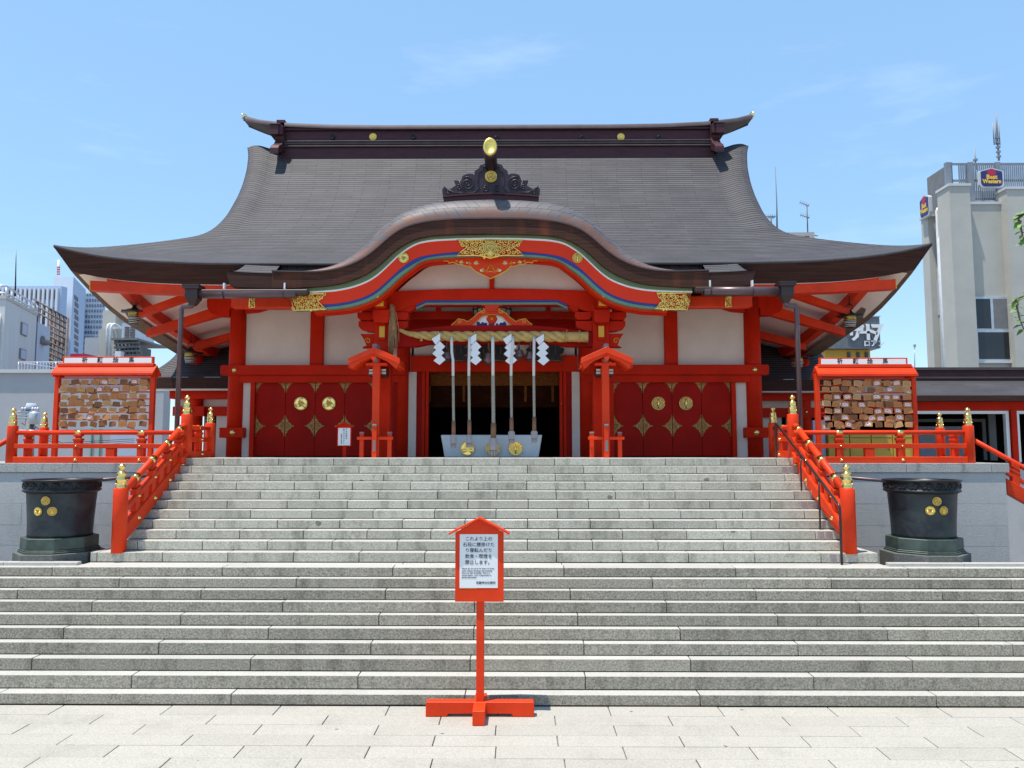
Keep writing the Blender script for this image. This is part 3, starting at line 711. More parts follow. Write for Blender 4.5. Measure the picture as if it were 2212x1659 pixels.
# ================================================================ SHRINE HALL
YW = 18.0
hall = thing('shrine_hall', (0, YW, ZP), 'vermilion shrine hall with a sweeping grey roof and curved porch gable above the stairs', 'shrine')
# ---- curve of the porch gable
YK = 15.25
def zc_(pts, sx=2.458, ox=1100, oy=900, Y=YK):   # digitised from the photograph, left half, mirrored about the axis
    r = []
    for a, b_ in pts:
        p = at((ox + a / sx) * .54004, (oy + b_ / sx) * .54004, Y); r.append((-p.x, p.z))
    r.sort()
    r = [(max(0, a), z) for a, z in r]
    if r[0][0] > 0: r = [(0, r[0][1])] + r
    return r
T_top = zc_([(-20, 458), (0, 460), (200, 465), (400, 468), (550, 452), (700, 418), (800, 375), (900, 322), (1000, 245), (1100, 150), (1200, 70), (1300, 20)])
T2 = []
for a, b_ in ((200, 1008), (300, 990), (450, 975), (600, 965), (900, 962)):
    p = at((1600 + a / 2.5525) * .54004, (500 + b_ / 2.5525) * .54004, YK); T2.append((-p.x, p.z))
T_top = sorted([q for q in T_top if q[0] > max(t[0] for t in T2)] + [(max(0, a), z) for a, z in T2]); T_top = [(0, T_top[0][1])] + [q for q in T_top if q[0] > .02]
T_gt = zc_([(-10, 628), (200, 625), (400, 612), (550, 600), (700, 570), (850, 515), (1000, 430), (1100, 330), (1200, 240), (1300, 180), (1400, 135), (1550, 108), (1800, 97), (2130, 92)])
T_gb = zc_([(200, 660), (400, 655), (600, 640), (750, 610), (900, 555), (1000, 495), (1100, 400), (1200, 300), (1300, 225), (1400, 170), (1550, 145), (1800, 133), (2130, 128)])
T_rb = zc_([(190, 790), (470, 775), (600, 765), (750, 740), (900, 690), (1000, 630), (1100, 540), (1200, 440), (1300, 360), (1400, 305), (1500, 285), (1650, 265), (1830, 250), (2130, 245)])
T_bb = zc_([(190, 812), (470, 798), (600, 788), (750, 763), (900, 714), (1000, 656), (1100, 566), (1200, 468), (1330, 386), (1450, 318), (1600, 290), (1830, 274), (2130, 268)])
T_g2 = zc_([(190, 836), (500, 822), (620, 813), (750, 792), (900, 745), (1000, 695), (1100, 615), (1200, 517), (1290, 440), (1330, 420), (1400, 352), (1500, 320), (1620, 308), (1830, 295), (2130, 288)])
def crv(tab, n=3, cnt=90, X=None):
    X = X or tab[-1][0]
    t = [(X * i / cnt, interp(tab, X * i / cnt)) for i in range(cnt + 1)]
    for _ in range(n): t = [(t[0][0], (t[0][1] + t[1][1]) / 2)] + [(t[i][0], (t[i - 1][1] + 2 * t[i][1] + t[i + 1][1]) / 4) for i in range(1, cnt)] + [t[-1]]
    return t
C = {k: crv(v, n) for k, v, n in (('top', T_top, 8), ('gt', T_gt, 8), ('gb', T_gb, 8), ('rb', T_rb, 8), ('bb', T_bb, 7), ('g2', T_g2, 4))}
XK = T_top[-1][0]
def fn(k): return lambda x: interp(C[k], abs(x))
# ---- main roof surface
Yr = 20.4; Y0 = Yr - .15; Ye = 15.6; Z1 = 6.61; Z0 = 10.9
gq = lambda a: .35 * (1 - a) + .65 * (1 - a) ** 1.8
prof = lambda a: (Y0 - (Y0 - Ye) * a, Z1 + (Z0 - Z1) * gq(a))
WT = [(0, 6.80), (.033, 6.70), (.136, 6.56), (.231, 6.49), (.318, 6.46), (.458, 6.47), (.546, 6.57), (.62, 6.78), (.667, 7.18), (.71, 7.62), (.751, 8.02), (.80, 8.42), (.85, 8.70), (.90, 8.90), (.95, 9.04), (1, 9.11)]
SIL = [(113, 533), (120, 534.2), (135, 536.5), (148, 537.7), (188.4, 540), (231, 538), (274, 534), (322.7, 529), (376.5, 522.5), (430, 514), (450, 505)]
def smoothtab(tab, n=3):
    t = [(i / 60, interp(tab, i / 60)) for i in range(61)]
    for _ in range(n): t = [t[0]] + [(t[i][0], (t[i - 1][1] + 2 * t[i][1] + t[i + 1][1]) / 4) for i in range(1, 60)] + [t[-1]]
    return t
WT = smoothtab(WT)
def edge_dz(a):
    if a < .55: return 0
    yp, zp = prof(a); W = interp(WT, a); best = None
    for i in range(len(SIL) - 1):
        for j in range(12):
            q = j / 12; p = at(lerp(SIL[i][0], SIL[i + 1][0], q), lerp(SIL[i][1], SIL[i + 1][1], q), yp)
            e = abs(p.x + W)
            if best is None or e < best[0]: best = (e, p.z - zp)
    return best[1]
DZ = [(i / 20, edge_dz(i / 20) if i / 20 > .6 else 0) for i in range(21)]
DZ = [(a, max(0, d)) for a, d in DZ]; DZ = smoothtab(DZ, 6)
def top_dz(a, t):
    d = interp(DZ, a) * t ** 7
    roll = .13 * (sstep(.88, .965, t) - .45 * sstep(.975, 1, t)) * (1 - sstep(.35, .72, a))   # rolled verge of the gable
    return d + roll
NA, NT = 68, 72
arc = [0]
for i in range(1, NA + 1):
    p, q = prof((i - 1) / NA), prof(i / NA); arc.append(arc[-1] + math.hypot(p[0] - q[0], p[1] - q[1]))
tv = [-1 + 2 * i / NT for i in range(NT + 1)]
tv = sorted(set([round(x, 4) for x in tv] + [x * sg_ for x in (.9, .92, .94, .955, .965, .975, .985, .993) for sg_ in (-1, 1)]))
def rowpts(a, back=False):
    y, z = prof(a)
    if back: y = 2 * Yr - y
    W = interp(WT, a)
    return [Vector((t * W, y, z + top_dz(a, abs(t)))) for t in tv]
mr_ = MB()
rows = [rowpts(i / NA) for i in range(NA + 1)]; uvs = [[(t * 9 + 20, 10 - arc[i]) for t in tv] for i in range(NA + 1)]
mr_.grid(rows, uvs)
rb = [rowpts(i / 20, True) for i in range(21)]; mr_.grid(rb, [[(t * 9 + 20, 10 - arc[int(i * NA / 20)]) for t in tv] for i in range(21)], flip=True)
# side slopes: swept down towards the middle of the side eave
ZSB = [(15.6, 6.60), (15.75, 6.537), (16.49, 6.271), (17.2, 6.06), (18.02, 5.88), (19.63, 5.66), (21.2, 5.45), (23.5, 5.6), (24.4, 6.0), (25.2, 6.6)]
def side_drop(Y): return interp(ZSB, Y) - 6.60
for s in (-1, 1):
    rs, us = [], []
    for i in range(0, NA + 1, 2):
        a = i / NA; yf = prof(a)[0]; W = interp(WT, a); ze = prof(a)[1] + top_dz(a, 1)
        r = []
        for j in range(25):
            v = j / 24; y = lerp(yf, 2 * Yr - yf, v); ye = lerp(Ye, 2 * Yr - Ye, v)
            r.append(Vector((s * W, y, ze + side_drop(ye) * sstep(.45, 1, a))))
        rs.append(r); us.append([(q.y, 10 - arc[i]) for q in r])
    mr_.grid(rs, us, flip=(s > 0))
under = lambda v: v[1] < 17.6 and v[2] < fn('top')(v[0]) + interp([(0, .53), (1.2, .50), (1.9, .40), (2.6, .30), (3.2, .17), (3.8, .06)], abs(v[0])) - .03
drop = [k for k, f in enumerate(mr_.f) if all((abs(mr_.v[i][0]) < 3.9 and under(mr_.v[i])) for i in f)]
drop = set(drop); mr_.m = [m for k, m in enumerate(mr_.m) if k not in drop]; mr_.sm = [m for k, m in enumerate(mr_.sm) if k not in drop]; mr_.f = [m for k, m in enumerate(mr_.f) if k not in drop]
roof = mr_.build('main_roof', M['roof'], hall)
md = roof.modifiers.new('thick', 'SOLIDIFY'); md.thickness = .05; md.offset = -1
# ---- thick eave edge all round
def eave_ring():
    topl, botl, inl = [], [], []
    zt_front = lambda x: Z1 + top_dz(1, min(1, abs(x) / 9.11)) + .0
    thick = lambda t: lerp(.335, .45, t ** 3)
    n = 60
    for i in range(n + 1):   # front, left to right
        t = -1 + 2 * i / n; x = t * 9.11; z = zt_front(x); th = thick(abs(t))
        topl.append((x, Ye, z + .012)); botl.append((t * 8.86, Ye + .25, z - th)); inl.append((t * 8.46, Ye + lerp(.30, .62, abs(t) ** 20), z - th + .02))
    for i in range(1, n + 1):  # right side, front to back
        v = i / n; y = lerp(Ye, 2 * Yr - Ye, v); z = zt_front(9.11) + side_drop(y); th = .45
        yy = lerp(Ye + .25, 2 * Yr - Ye - .25, v); yi = lerp(Ye + .62, 2 * Yr - Ye - .62, v)
        topl.append((9.11, y, z + .012)); botl.append((8.86, yy, z - th)); inl.append((8.46, yi, z - th + .02))
    for i in range(1, n + 1):  # back
        t = 1 - 2 * i / n; z = zt_front(9.11 * t); th = thick(abs(t)); y = 2 * Yr - Ye
        topl.append((t * 9.11, y, z + .012)); botl.append((t * 8.86, y - .25, z - th)); inl.append((t * 8.46, y - .62, z - th + .02))
    for i in range(1, n + 1):
        v = 1 - i / n; y = lerp(Ye, 2 * Yr - Ye, v); z = zt_front(9.11) + side_drop(y); th = .45
        yy = lerp(Ye + .25, 2 * Yr - Ye - .25, v); yi = lerp(Ye + .62, 2 * Yr - Ye - .62, v)
        topl.append((-9.11, y, z + .012)); botl.append((-8.86, yy, z - th)); inl.append((-8.46, yi, z - th + .02))
    mb = MB(); c0 = next(i for i in range(n) if topl[i][0] > -5.25) + 1; c1 = n + 1 - c0; l = len(topl)
    for a, b_ in ((0, c0), (c1, l)):
        mb.cur = 0; mb.grid([topl[a:b_], botl[a:b_]], smooth=True, flip=True); mb.cur = 1; mb.grid([botl[a:b_], inl[a:b_]], smooth=True, flip=True)
    return mb
ev = eave_ring(); ev.build('eave_edge', [M['bark'], M['barku']], roof)
# thin white and green fillets under the front eave
def front_bot(x):
    t = min(1, abs(x) / 8.86); return Z1 + top_dz(1, t) - lerp(.335, .45, t ** 3)
for s in (-1, 1):
    xs = [s * (4.9 + 3.2 * i / 30) for i in range(31)][::s]
    MB().ribbon([(x, front_bot(x) + .012) for x in xs], [(x, front_bot(x) - .026 * (1 - abs(x) / 8.6)) for x in xs], Ye + .26, Ye + .30).build('eave_fillet', M['white'], roof)
# ---- soffit
def soff(x, y):
    f = front_bot(x) + .03 + max(0, (y - Ye - .25)) * .27
    s_ = interp(ZSB, y) - .03 + (8.86 - abs(x)) * .285
    return min(f, s_)
sx_ = [-8.72 + 17.44 * i / 76 for i in range(77)]; sy_ = [15.9 + (24.9 - 15.9) * i / 40 for i in range(41)]
sf = MB().grid([[Vector((x, y, soff(x, y))) for x in sx_] for y in sy_], flip=True)
kp = [k for k, f in enumerate(sf.f) if not all(abs(sf.v[i][0]) < 4.9 and sf.v[i][1] < 17.2 for i in f)]
sf.f = [sf.f[k] for k in kp]; sf.m = [0] * len(kp); sf.sm = [True] * len(kp); sf.build('soffit', M['soffit'], roof)
# ---- eave timbers
def polybeam(name, pts, wd, h, mat='red', parent=None, bev=0):
    mb = MB()
    for a, b_ in zip(pts, pts[1:]): mb.beam(a, b_, wd, -h, 0)
    return mb.build(name, M[mat], parent or hall, bev)
# front purlin, curving up to its ochre ends
Yp = 16.02; XE = 8.46
zpb = lambda x: interp([(0, 6.10), (4.6, 6.03), (6.3, 6.066), (7.3, 6.10), (8.46, 6.165)], abs(x))
for s in (-1, 1):
    pxs = [s * (4.4 + (XE - 4.4) * i / 24) for i in range(25)][::s]
    MB().ribbon([(x, zpb(x) + .20) for x in pxs], [(x, zpb(x)) for x in pxs], Yp - .13, Yp + .13).build('eave_purlin', M['red'], hall)
    MB().ribbon([(x, max(zpb(x) + .26, front_bot(x) - .012)) for x in pxs if abs(x) < 8.2], [(x, zpb(x) + .202) for x in pxs if abs(x) < 8.2], Yp - .115, Yp + .145).build('eave_purlin', M['red'], hall)
    MB().box(min(s * (XE + .002), s * (XE + .02)), max(s * (XE + .002), s * (XE + .02)), Yp - .131, Yp + .131, zpb(8.6) - .001, zpb(8.6) + .202).build('purlin_end', M['yellow'], hall)
    ysd = [16.15 + (24.5 - 16.15) * i / 30 for i in range(31)]
    polybeam('side_purlin', [(s * 8.08, y, soff(8.08, y) + .03) for y in ysd], .19, .26)
    for y, xa, za, ta, xb, zb_, tb in ((16.95, -7.90, 5.765, .14, -6.2, 6.36, .18), (18.15, -8.30, 5.49, .17, -6.1, 6.12, .28), (20.1, -8.10, 5.40, .2, -6.2, 5.90, .22), (22.2, -8.1, 5.3, .2, -6.2, 5.8, .22)):
        MB().hexa([(s * xa * -1, y - .1, za), (s * xa * -1, y + .1, za), (s * xa * -1, y + .1, za + ta), (s * xa * -1, y - .1, za + ta)], [(s * xb * -1, y - .1, zb_), (s * xb * -1, y + .1, zb_), (s * xb * -1, y + .1, zb_ + tb), (s * xb * -1, y - .1, zb_ + tb)]).build('rafter', M['red'], hall)
# ---- columns and walls of the front
fl = ZP
def column(x, y, z0, z1, r, name='column', rr=None):
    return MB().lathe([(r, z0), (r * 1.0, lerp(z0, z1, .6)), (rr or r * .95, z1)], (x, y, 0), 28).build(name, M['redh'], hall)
xc = [AX(513.5, 720, YW), AX(1622.6, 720, YW)]; XC = (xc[1] - xc[0]) / 2
for s in (-1, 1):
    column(s * XC, YW, 2.60, 6.4, .195)
    # head beam and nageshi
nz0, nz1 = AZ(810, YW - .2), AZ(788.5, YW - .2)
bz0, bz1 = AZ(945.6, YW - .2), AZ(923.5, YW - .2)
hb0, hb1 = AZ(667, YW - .1), AZ(638, YW - .1)
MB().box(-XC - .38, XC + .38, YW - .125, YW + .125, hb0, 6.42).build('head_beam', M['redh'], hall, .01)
for s in (-1, 1):
    a = MB(); x0 = s * (XC + .18); x1 = s * (XC + .72)
    a.prism([(x0, hb0 - .17), (lerp(x0, x1, .5), hb0 - .16), (lerp(x0, x1, .85), hb0 - .08), (x1, hb0 + .05), (x1, hb0 + .28), (x0, hb0 + .28)], YW - .12, YW + .12); a.build('bracket_arm', M['redh'], hall)
    a = MB(); x0 = s * (XC - .18); x1 = s * (XC - .70)
    a.prism([(x0, hb0 - .10), (lerp(x0, x1, .6), hb0 - .07), (x1, hb0 - .004), (x0, hb0 - .004)], YW - .11, YW + .11); a.build('bracket_arm', M['redh'], hall)
    # upper nageshi from the column to the porch
    xe = s * 2.05
    MB().box(min(s * (XC + .30), xe), max(s * (XC + .30), xe), YW - .255, YW - .05, nz0, nz1).build('tie_beam', M['redh'], hall, .01)
    MB().box(min(s * (XC - .12), xe), max(s * (XC - .12), xe), YW - .17, YW - .03, nz0 - .17, nz0 - .003).build('lintel', M['redh'], hall)
    MB().box(min(s * (XC + .28), s * (XC - .28)), max(s * (XC + .28), s * (XC - .28)), YW - .26, YW - .0, bz0, bz1).build('column_tie', M['redh'], hall, .01)
    stud(hall, (s * (XC - .03), YW - .257, (nz0 + nz1) / 2), (0, -1, 0), .05); stud(hall, (s * (XC - .03), YW - .262, (bz0 + bz1) / 2), (0, -1, 0), .055)
    # plaster panels and strut above
    MB().box(min(s * XC, s * 1.9), max(s * XC, s * 1.9), YW, YW + .10, nz0, 6.3).build('wall_panel', M['plaster'], hall)
    xs0 = AX(1436 if s > 0 else 670, 730, YW - .1); xs1 = AX(1464 if s > 0 else 698, 730, YW - .1)
    MB().box(min(xs0, xs1), max(xs0, xs1), YW - .11, YW + .01, nz1, hb0 + .003).build('strut', M['redh'], hall, .006)
    # white strip and door jambs
    if s > 0: jx = [AX(q, 900, YW - .1) for q in (1326, 1580.5, 1590, 1608)]
    else: jx = [AX(q, 900, YW - .1) for q in (808, 550, 540.5, 523)]
    dz1 = AZ(821, YW)
    MB().box(min(jx[2], s * XC), max(jx[2], s * XC), YW - .06, YW + .06, fl, nz0 - .17).build('wall_panel', M['plaster'], hall)
    MB().box(min(jx[1], jx[2]), max(jx[1], jx[2]), YW - .14, YW + .05, fl, nz0 - .172).build('door_jamb', M['redh'], hall, .006)
    MB().box(min(jx[0], jx[0] - s * .14), max(jx[0], jx[0] - s * .14), YW - .14, YW + .05, fl, nz0 - .172).build('door_jamb', M['redh'], hall, .006)
    xj = jx[0] - s * .141; MB().box(min(xj, s * 1.98), max(xj, s * 1.98), YW - .06, YW + .04, fl, nz0 - .172).build('side_panel', M['redd'], hall)
    # two pairs of folding leaves
    L4 = (jx[1] - jx[0]) / 4; lo = min(jx[0], jx[1]); lw = abs(L4); yd = YW - .02
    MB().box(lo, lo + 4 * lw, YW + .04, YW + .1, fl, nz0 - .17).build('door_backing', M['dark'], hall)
    zc = AZ(871.5, yd - .05); zm = AZ(920, yd - .05)
    for k in range(4):
        a = lo + k * lw + .004; b_ = lo + (k + 1) * lw - .004
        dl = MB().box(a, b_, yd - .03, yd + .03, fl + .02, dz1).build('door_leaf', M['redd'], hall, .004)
        # openwork fittings in the corners and at mid height
        gm = 'fitting'
        def fit(cx_, cz_, sx, szs, w_, h_):
            mb = MB()
            for sz in szs:
                cv = [(0, 0)]; n = 9
                for i in range(n + 1):   # concave flank with small cusps
                    q = i / n; rad = .72 + .0 * q
                    ex = w_ * (1 - q) ** 1.5; ez = h_ * q ** 1.5
                    cus = 1 + .07 * math.sin(q * math.pi * 7)
                    cv.append((ex * cus, ez * cus))
                pts = [(cx_ + sx * p[0], cz_ + sz * p[1]) for p in cv]
                mb.prism(pts, yd - .036, yd - .031)
                for q in (.2, .38, .56, .74):   # raised scrolls
                    px_ = cx_ + sx * w_ * (1 - q) ** 1.75 * .55; pz_ = cz_ + sz * h_ * q ** 1.75 * .55; rr = .022
                    mb.tube([(px_ + rr * math.cos(i * .8), yd - .038, pz_ + rr * math.sin(i * .8)) for i in range(8)], .006, 5)
                mb.tube([(cx_ + sx * p[0], yd - .036, cz_ + sz * p[1]) for p in cv[1:]], .007, 5)
            return mb
        for sd_, xx in ((1, a + .006), (-1, b_ - .006)):
            fit(xx, dz1 - .01, sd_, (-1,), lw * .37, .30).build('corner_fitting', M[gm], dl)
            fit(xx, zm, sd_, (-1, 1), lw * .33, .26).build('hinge_fitting', M[gm], dl)
        if k in (1, 2):
            if s < 0: crest_tomoe(dl, ((a + b_) / 2 + (.02 if k == 1 else -.02), yd - .03, zc), .158)
            else: crest_crane(dl, ((a + b_) / 2 + (.02 if k == 1 else -.02), yd - .03, zc), .158)
# side walls and ceiling of the hall body
for s in (-1, 1):
    MB().box(min(s * XC, s * (XC - .1)), max(s * XC, s * (XC - .1)), YW + .1, 24, fl, 6.6).build('side_wall', M['redh'], hall)
MB().box(-XC, XC, 23.9, 24, fl, 6.6).build('rear_wall', M['dark'], hall)
# ---- entrance: dark doorway with posts, lintels and valance
yo = YW
op0, op1 = AX(908.6, 900, yo), AX(1221, 900, yo)
lz0, lz1 = AZ(803, yo - .1), AZ(768, yo - .1)
MB().box(-1.95, 1.95, yo - .12, yo + .1, lz0, lz1).build('entrance_lintel', M['redh'], hall, .008)
MB().box(-1.95, 1.95, yo + .0, yo + .08, lz1, 6.3).build('wall_panel', M['plaster'], hall)
for s in (-1, 1):
    for a, b_, y_, m_ in ((1.53, 1.60, yo - .05, 'redh'), (1.62, 1.69, yo - .02, 'redh'), (1.69, 1.82, yo + .02, 'redd'), (1.82, 2.0, yo - .04, 'plaster')):
        MB().box(min(s * a, s * b_), max(s * a, s * b_), y_ - .05, y_ + .08, fl, lz0 - .003).build('door_post' if m_ != 'plaster' else 'wall_panel', M[m_], hall)
    column(s * 2.14, yo - .0, fl, 6.3, .16)
    stud(hall, (s * 1.565, yo - .102, AZ(873, yo)), (0, -1, 0), .02)
vz = [AZ(q, yo + .25) for q in (806, 833, 880)]
MB().box(-1.53, 1.53, yo + .24, yo + .27, vz[1], vz[0] + .05).build('valance', M['brocade'], hall)
v = MB(); v.box(-1.53, 1.53, yo + .275, yo + .29, vz[2], vz[1] + .02); vo = v.build('valance', M['brownc'], hall)
for q in (927.5, 1002, 1063, 1135, 1194):
    x = AX(q, 850, yo + .26); MB().box(x - .03, x + .03, yo + .262, yo + .273, AZ(868, yo + .26), vz[1] - .003).build('valance_strip', M['brocade'], vo)
# inner room seen through the door
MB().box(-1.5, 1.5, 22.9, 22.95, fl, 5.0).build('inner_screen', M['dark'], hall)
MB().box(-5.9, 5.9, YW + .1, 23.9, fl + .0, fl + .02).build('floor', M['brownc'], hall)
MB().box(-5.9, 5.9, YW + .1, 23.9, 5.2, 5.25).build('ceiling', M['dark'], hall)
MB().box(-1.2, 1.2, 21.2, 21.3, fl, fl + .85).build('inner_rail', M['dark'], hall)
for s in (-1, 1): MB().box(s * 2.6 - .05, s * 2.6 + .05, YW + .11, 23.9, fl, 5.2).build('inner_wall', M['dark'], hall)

# ================================================================ PORCH WITH CURVED GABLE
def band(name, mat, ka, kb, X, y0, y1, parent, da=0, db=0, n=140):
    xs = [-X + 2 * X * i / n for i in range(n + 1)]
    fa = fn(ka) if isinstance(ka, str) else ka; fb = fn(kb) if isinstance(kb, str) else kb
    return MB().ribbon([(x, fa(x) + da) for x in xs], [(x, fb(x) + db) for x in xs], y0, y1).build(name, M[mat], parent)
# rolled shingle surface
MZ = sorted([(prof(i / 60)[0], prof(i / 60)[1]) for i in range(61)])
MZ = [(15.0, 6.40)] + MZ
proof = MB(); n = 150; XW = XK
rows, us = [], []
ln = 0; prevp = None; NJ = 10
rzf = lambda x: interp([(0, .53), (1.2, .50), (1.9, .40), (2.6, .30), (3.2, .17), (3.8, .06), (4.4, .03)], abs(x))
for i in range(n + 1):
    x = -XW + 2 * XW * i / n; z = fn('top')(x)
    if prevp: ln += math.hypot(x - prevp[0], z - prevp[1])
    prevp = (x, z); e = .02
    dzx = (fn('top')(x + e) - fn('top')(x - e)) / (2 * e); nn = Vector((-dzx, 0, 1)).normalized(); rz = rzf(x)
    row, ur = [], []; al = 0; last = None
    for j in range(NJ + 1):
        ph = R(90) * j / NJ; p = Vector((x, YK - .07 + .52 * (1 - math.cos(ph)), z)) + nn * rz * math.sin(ph)
        if last is not None: al += (p - last).length
        last = p; row.append(p); ur.append((ln + al * .55 * (1 if x < 0 else -1), al))
    mz = lambda y: interp(MZ, y)
    for dy in (.08, .16, .26, .5, 1.2, 2.2, 3.4):
        p = row[NJ] + Vector((0, dy, dy * .04)); p.z = max(p.z, mz(p.y) + (.012 if dy < .3 else -.06)); row.append(p); ur.append((ur[NJ][0], ur[NJ][1] + dy))
    rows.append(row); us.append(ur)
proof.grid(rows, us, flip=True)
porch = proof.build('porch_roof', M['roll'], hall)
# thin copper drip line and the thick layered bark face
band('drip_edge', 'ridgel', 'top', 'top', XK, YK - .085, YK - .02, porch, .014, -.012)
band('gable_fascia', 'barkk', 'top', 'gt', XK, YK - .06, YK + .25, porch, -.013, 0)
band('green_moulding', 'green', 'gt', 'gb', XK - .32, YK + .03, YK + .30, porch, -.002, .022)
band('white_fillet', 'white', 'gb', 'gb', XK - .32, YK + .05, YK + .30, porch, .021, -.012)
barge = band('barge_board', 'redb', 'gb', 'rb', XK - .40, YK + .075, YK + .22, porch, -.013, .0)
band('blue_stripe', 'blue', 'rb', 'bb', XK - .42, YK + .085, YK + .215, barge, -.002, .0)
band('green_stripe', 'green2', 'bb', 'g2', XK - .44, YK + .095, YK + .21, barge, -.002, 0)
# red inner moulding and soffit of the porch
XS = 2.1
band('inner_moulding', 'redh', lambda x: fn('g2')(x) + .02, lambda x: fn('g2')(x) - .07, 3.6, YK + .32, YK + .45, barge)
band('inner_moulding', 'red', lambda x: fn('g2')(x) + .0, lambda x: fn('g2')(x) - .035, 3.6, YK + .22, YK + .31, barge)
xs = [-(XK - .3) + 2 * (XK - .3) * i / 90 for i in range(91)]
MB().grid([[Vector((x, y, (fn('g2')(x) + .05 if abs(x) < 3.9 else fn('g2')(3.9) + .05) + dz_)) for x in xs] for y, dz_ in ((YK + .2, 0), (YK + .75, .06), (YW, .42))], flip=True).build('porch_soffit', M['redh'], porch)
# low side wings of the porch roof
for s in (-1, 1):
    zt0 = AZ(590, YK); x0, x1 = s * (XK - .02), s * 5.36
    xs = [lerp(x0, x1, i / 14) for i in range(15)]; zz = lambda x: zt0 + .03 * ((abs(x) - 4.3) / 1.0) ** 2 * 1.6
    o_ = MB().ribbon([(x, zz(x)) for x in xs], [(lerp(x0, x1 - s * .10, i / 14), zz(x) - lerp(.30, .30, i / 14)) for i, x in enumerate(xs)], YK + .02, YK + .30)
    o_.build('wing_eave', M['bark'], porch)
    rw_ = MB(); rr_ = [[Vector((x, YK + .01 + q * .40, zz(x) + .012 + q * lerp(.27, .06, sstep(5.12, 5.2, abs(x))))) for x in xs] for q in [i / 8 for i in range(9)]]
    rw_.grid(rr_, [[(p.x + 20, -p.y * 1.18) for p in r] for r in rr_], flip=(s < 0)); rw_.build('wing_roof', M['roof'], porch)
# gutters with hoppers and downpipes
for s in (-1, 1):
    Yg = YK - .06; zg = AZ(634, Yg)
    if s < 0: xa, xb, xh = AX(640, 634, Yg), AX(432, 634, Yg), AX(418, 640, Yg)
    else: xa, xb, xh = AX(1520, 630, Yg), AX(1690, 630, Yg), AX(1697, 640, Yg); 
    if s > 0: zg = AZ(630, Yg)
    gt = MB().tube([(xa, Yg, zg), (xb, Yg, zg)], .092, 16).build('gutter', M['gutter'], hall)
    h = MB(); q = [( .165, zg + .14), (.165, zg + .09), (.125, zg + .07), (.125, zg - .10), (.06, zg - .22), (.045, zg - .24)]
    for (a, za), (b_, zb_) in zip(q, q[1:]):
        h.hexa([(xh - b_, Yg - b_, zb_), (xh + b_, Yg - b_, zb_), (xh + b_, Yg + b_, zb_), (xh - b_, Yg + b_, zb_)], [(xh - a, Yg - a, za), (xh + a, Yg - a, za), (xh + a, Yg + a, za), (xh - a, Yg + a, za)])
    h.box(xh - .17, xh + .17, Yg - .17, Yg + .17, zg + .141, zg + .17)
    h.build('hopper', M['gutterd'], gt)
    xd = AX(389 if s < 0 else 1723, 740, Yg); zd = AZ(660, Yg)
    xb2 = AX(372 if s < 0 else 1738, 900, Yg)
    MB().tube([(xh, Yg, zg - .2), (xh, Yg, zd + .03), (lerp(xh, xd, .15), Yg, zd), (lerp(xh, xd, .9), Yg, zd - .015), (xd, Yg, zd - .06), (xd, Yg, zd - .3), (xd, Yg, 2.56)], .048, 12).build('downpipe', M['gutter'], gt)
    for q in (.12, .75) if s < 0 else (.08, .62):
        xx = lerp(xa, xb, q)
        MB().box(xx - .015, xx + .015, Yg - .03, Yg + .05, zg + .07, zg + .22).build('gutter_strap', M['pipe'], gt)
        MB().tube([(xx + .0, Yg + .098 * math.cos(a), zg + .098 * math.sin(a)) for a in [i * math.pi / 8 for i in range(17)]], .008, 5).build('gutter_strap', M['gutterd'], gt)
    MB().box(min(xa, xb) - .0 if s < 0 else xa - .18, xa + .25 if s < 0 else xa + .18, Yg - .085, Yg + .10, zg - .02, zg + .08).build('gutter_outlet', M['gutterd'], gt, .02)
# porch columns, beam and brackets
Yc = 16.4
kx = 2.33
ZKb0, ZKb1 = AZ(661, Yc), AZ(626, Yc)
pa = MB(); xs = [-kx - .12 + 2 * (kx + .12) * i / 30 for i in range(31)]
MB().ribbon([(x, ZKb1 - .07 * (abs(x) / kx) ** 2) for x in xs], [(x, ZKb0 - (.0 if abs(x) < 1.62 else .16 * sstep(1.62, 2.1, abs(x)))) for x in xs], Yc - .15, Yc + .15).build('rainbow_beam', M['redh'], hall, .01)
bl = AX(905, 650, Yc - .15); 
for k_, (z_, mm_, yy) in enumerate(((AZ(650.5, Yc - .16), 'blue', .162), (AZ(655.5, Yc - .16), 'green2', .158))):
    hh = .045 if k_ == 0 else .045
    xs2 = [-1.62 + 3.24 * i / 30 for i in range(31)]
    f_ = lambda x: z_ - .10 * sstep(1.40, 1.62, abs(x))
    MB().ribbon([(x, f_(x) + hh / 2) for x in xs2], [(x, f_(x) - hh / 2) for x in xs2], Yc - yy, Yc - .14).build('beam_stripe', M[mm_], hall)
# white tympanum with strut and pendant
xs = [-2.62 + 5.24 * i / 50 for i in range(51)]
MB().ribbon([(x, fn('g2')(x) + .1) for x in xs], [(x, ZKb0 + .1) for x in xs], Yc - .06, Yc + .04).build('gable_panel', M['plaster'], hall)
MB().box(-.052, .052, Yc - .11, Yc - .0605, ZKb1 - .05, fn('g2')(0)).build('gable_strut', M['redh'], hall)
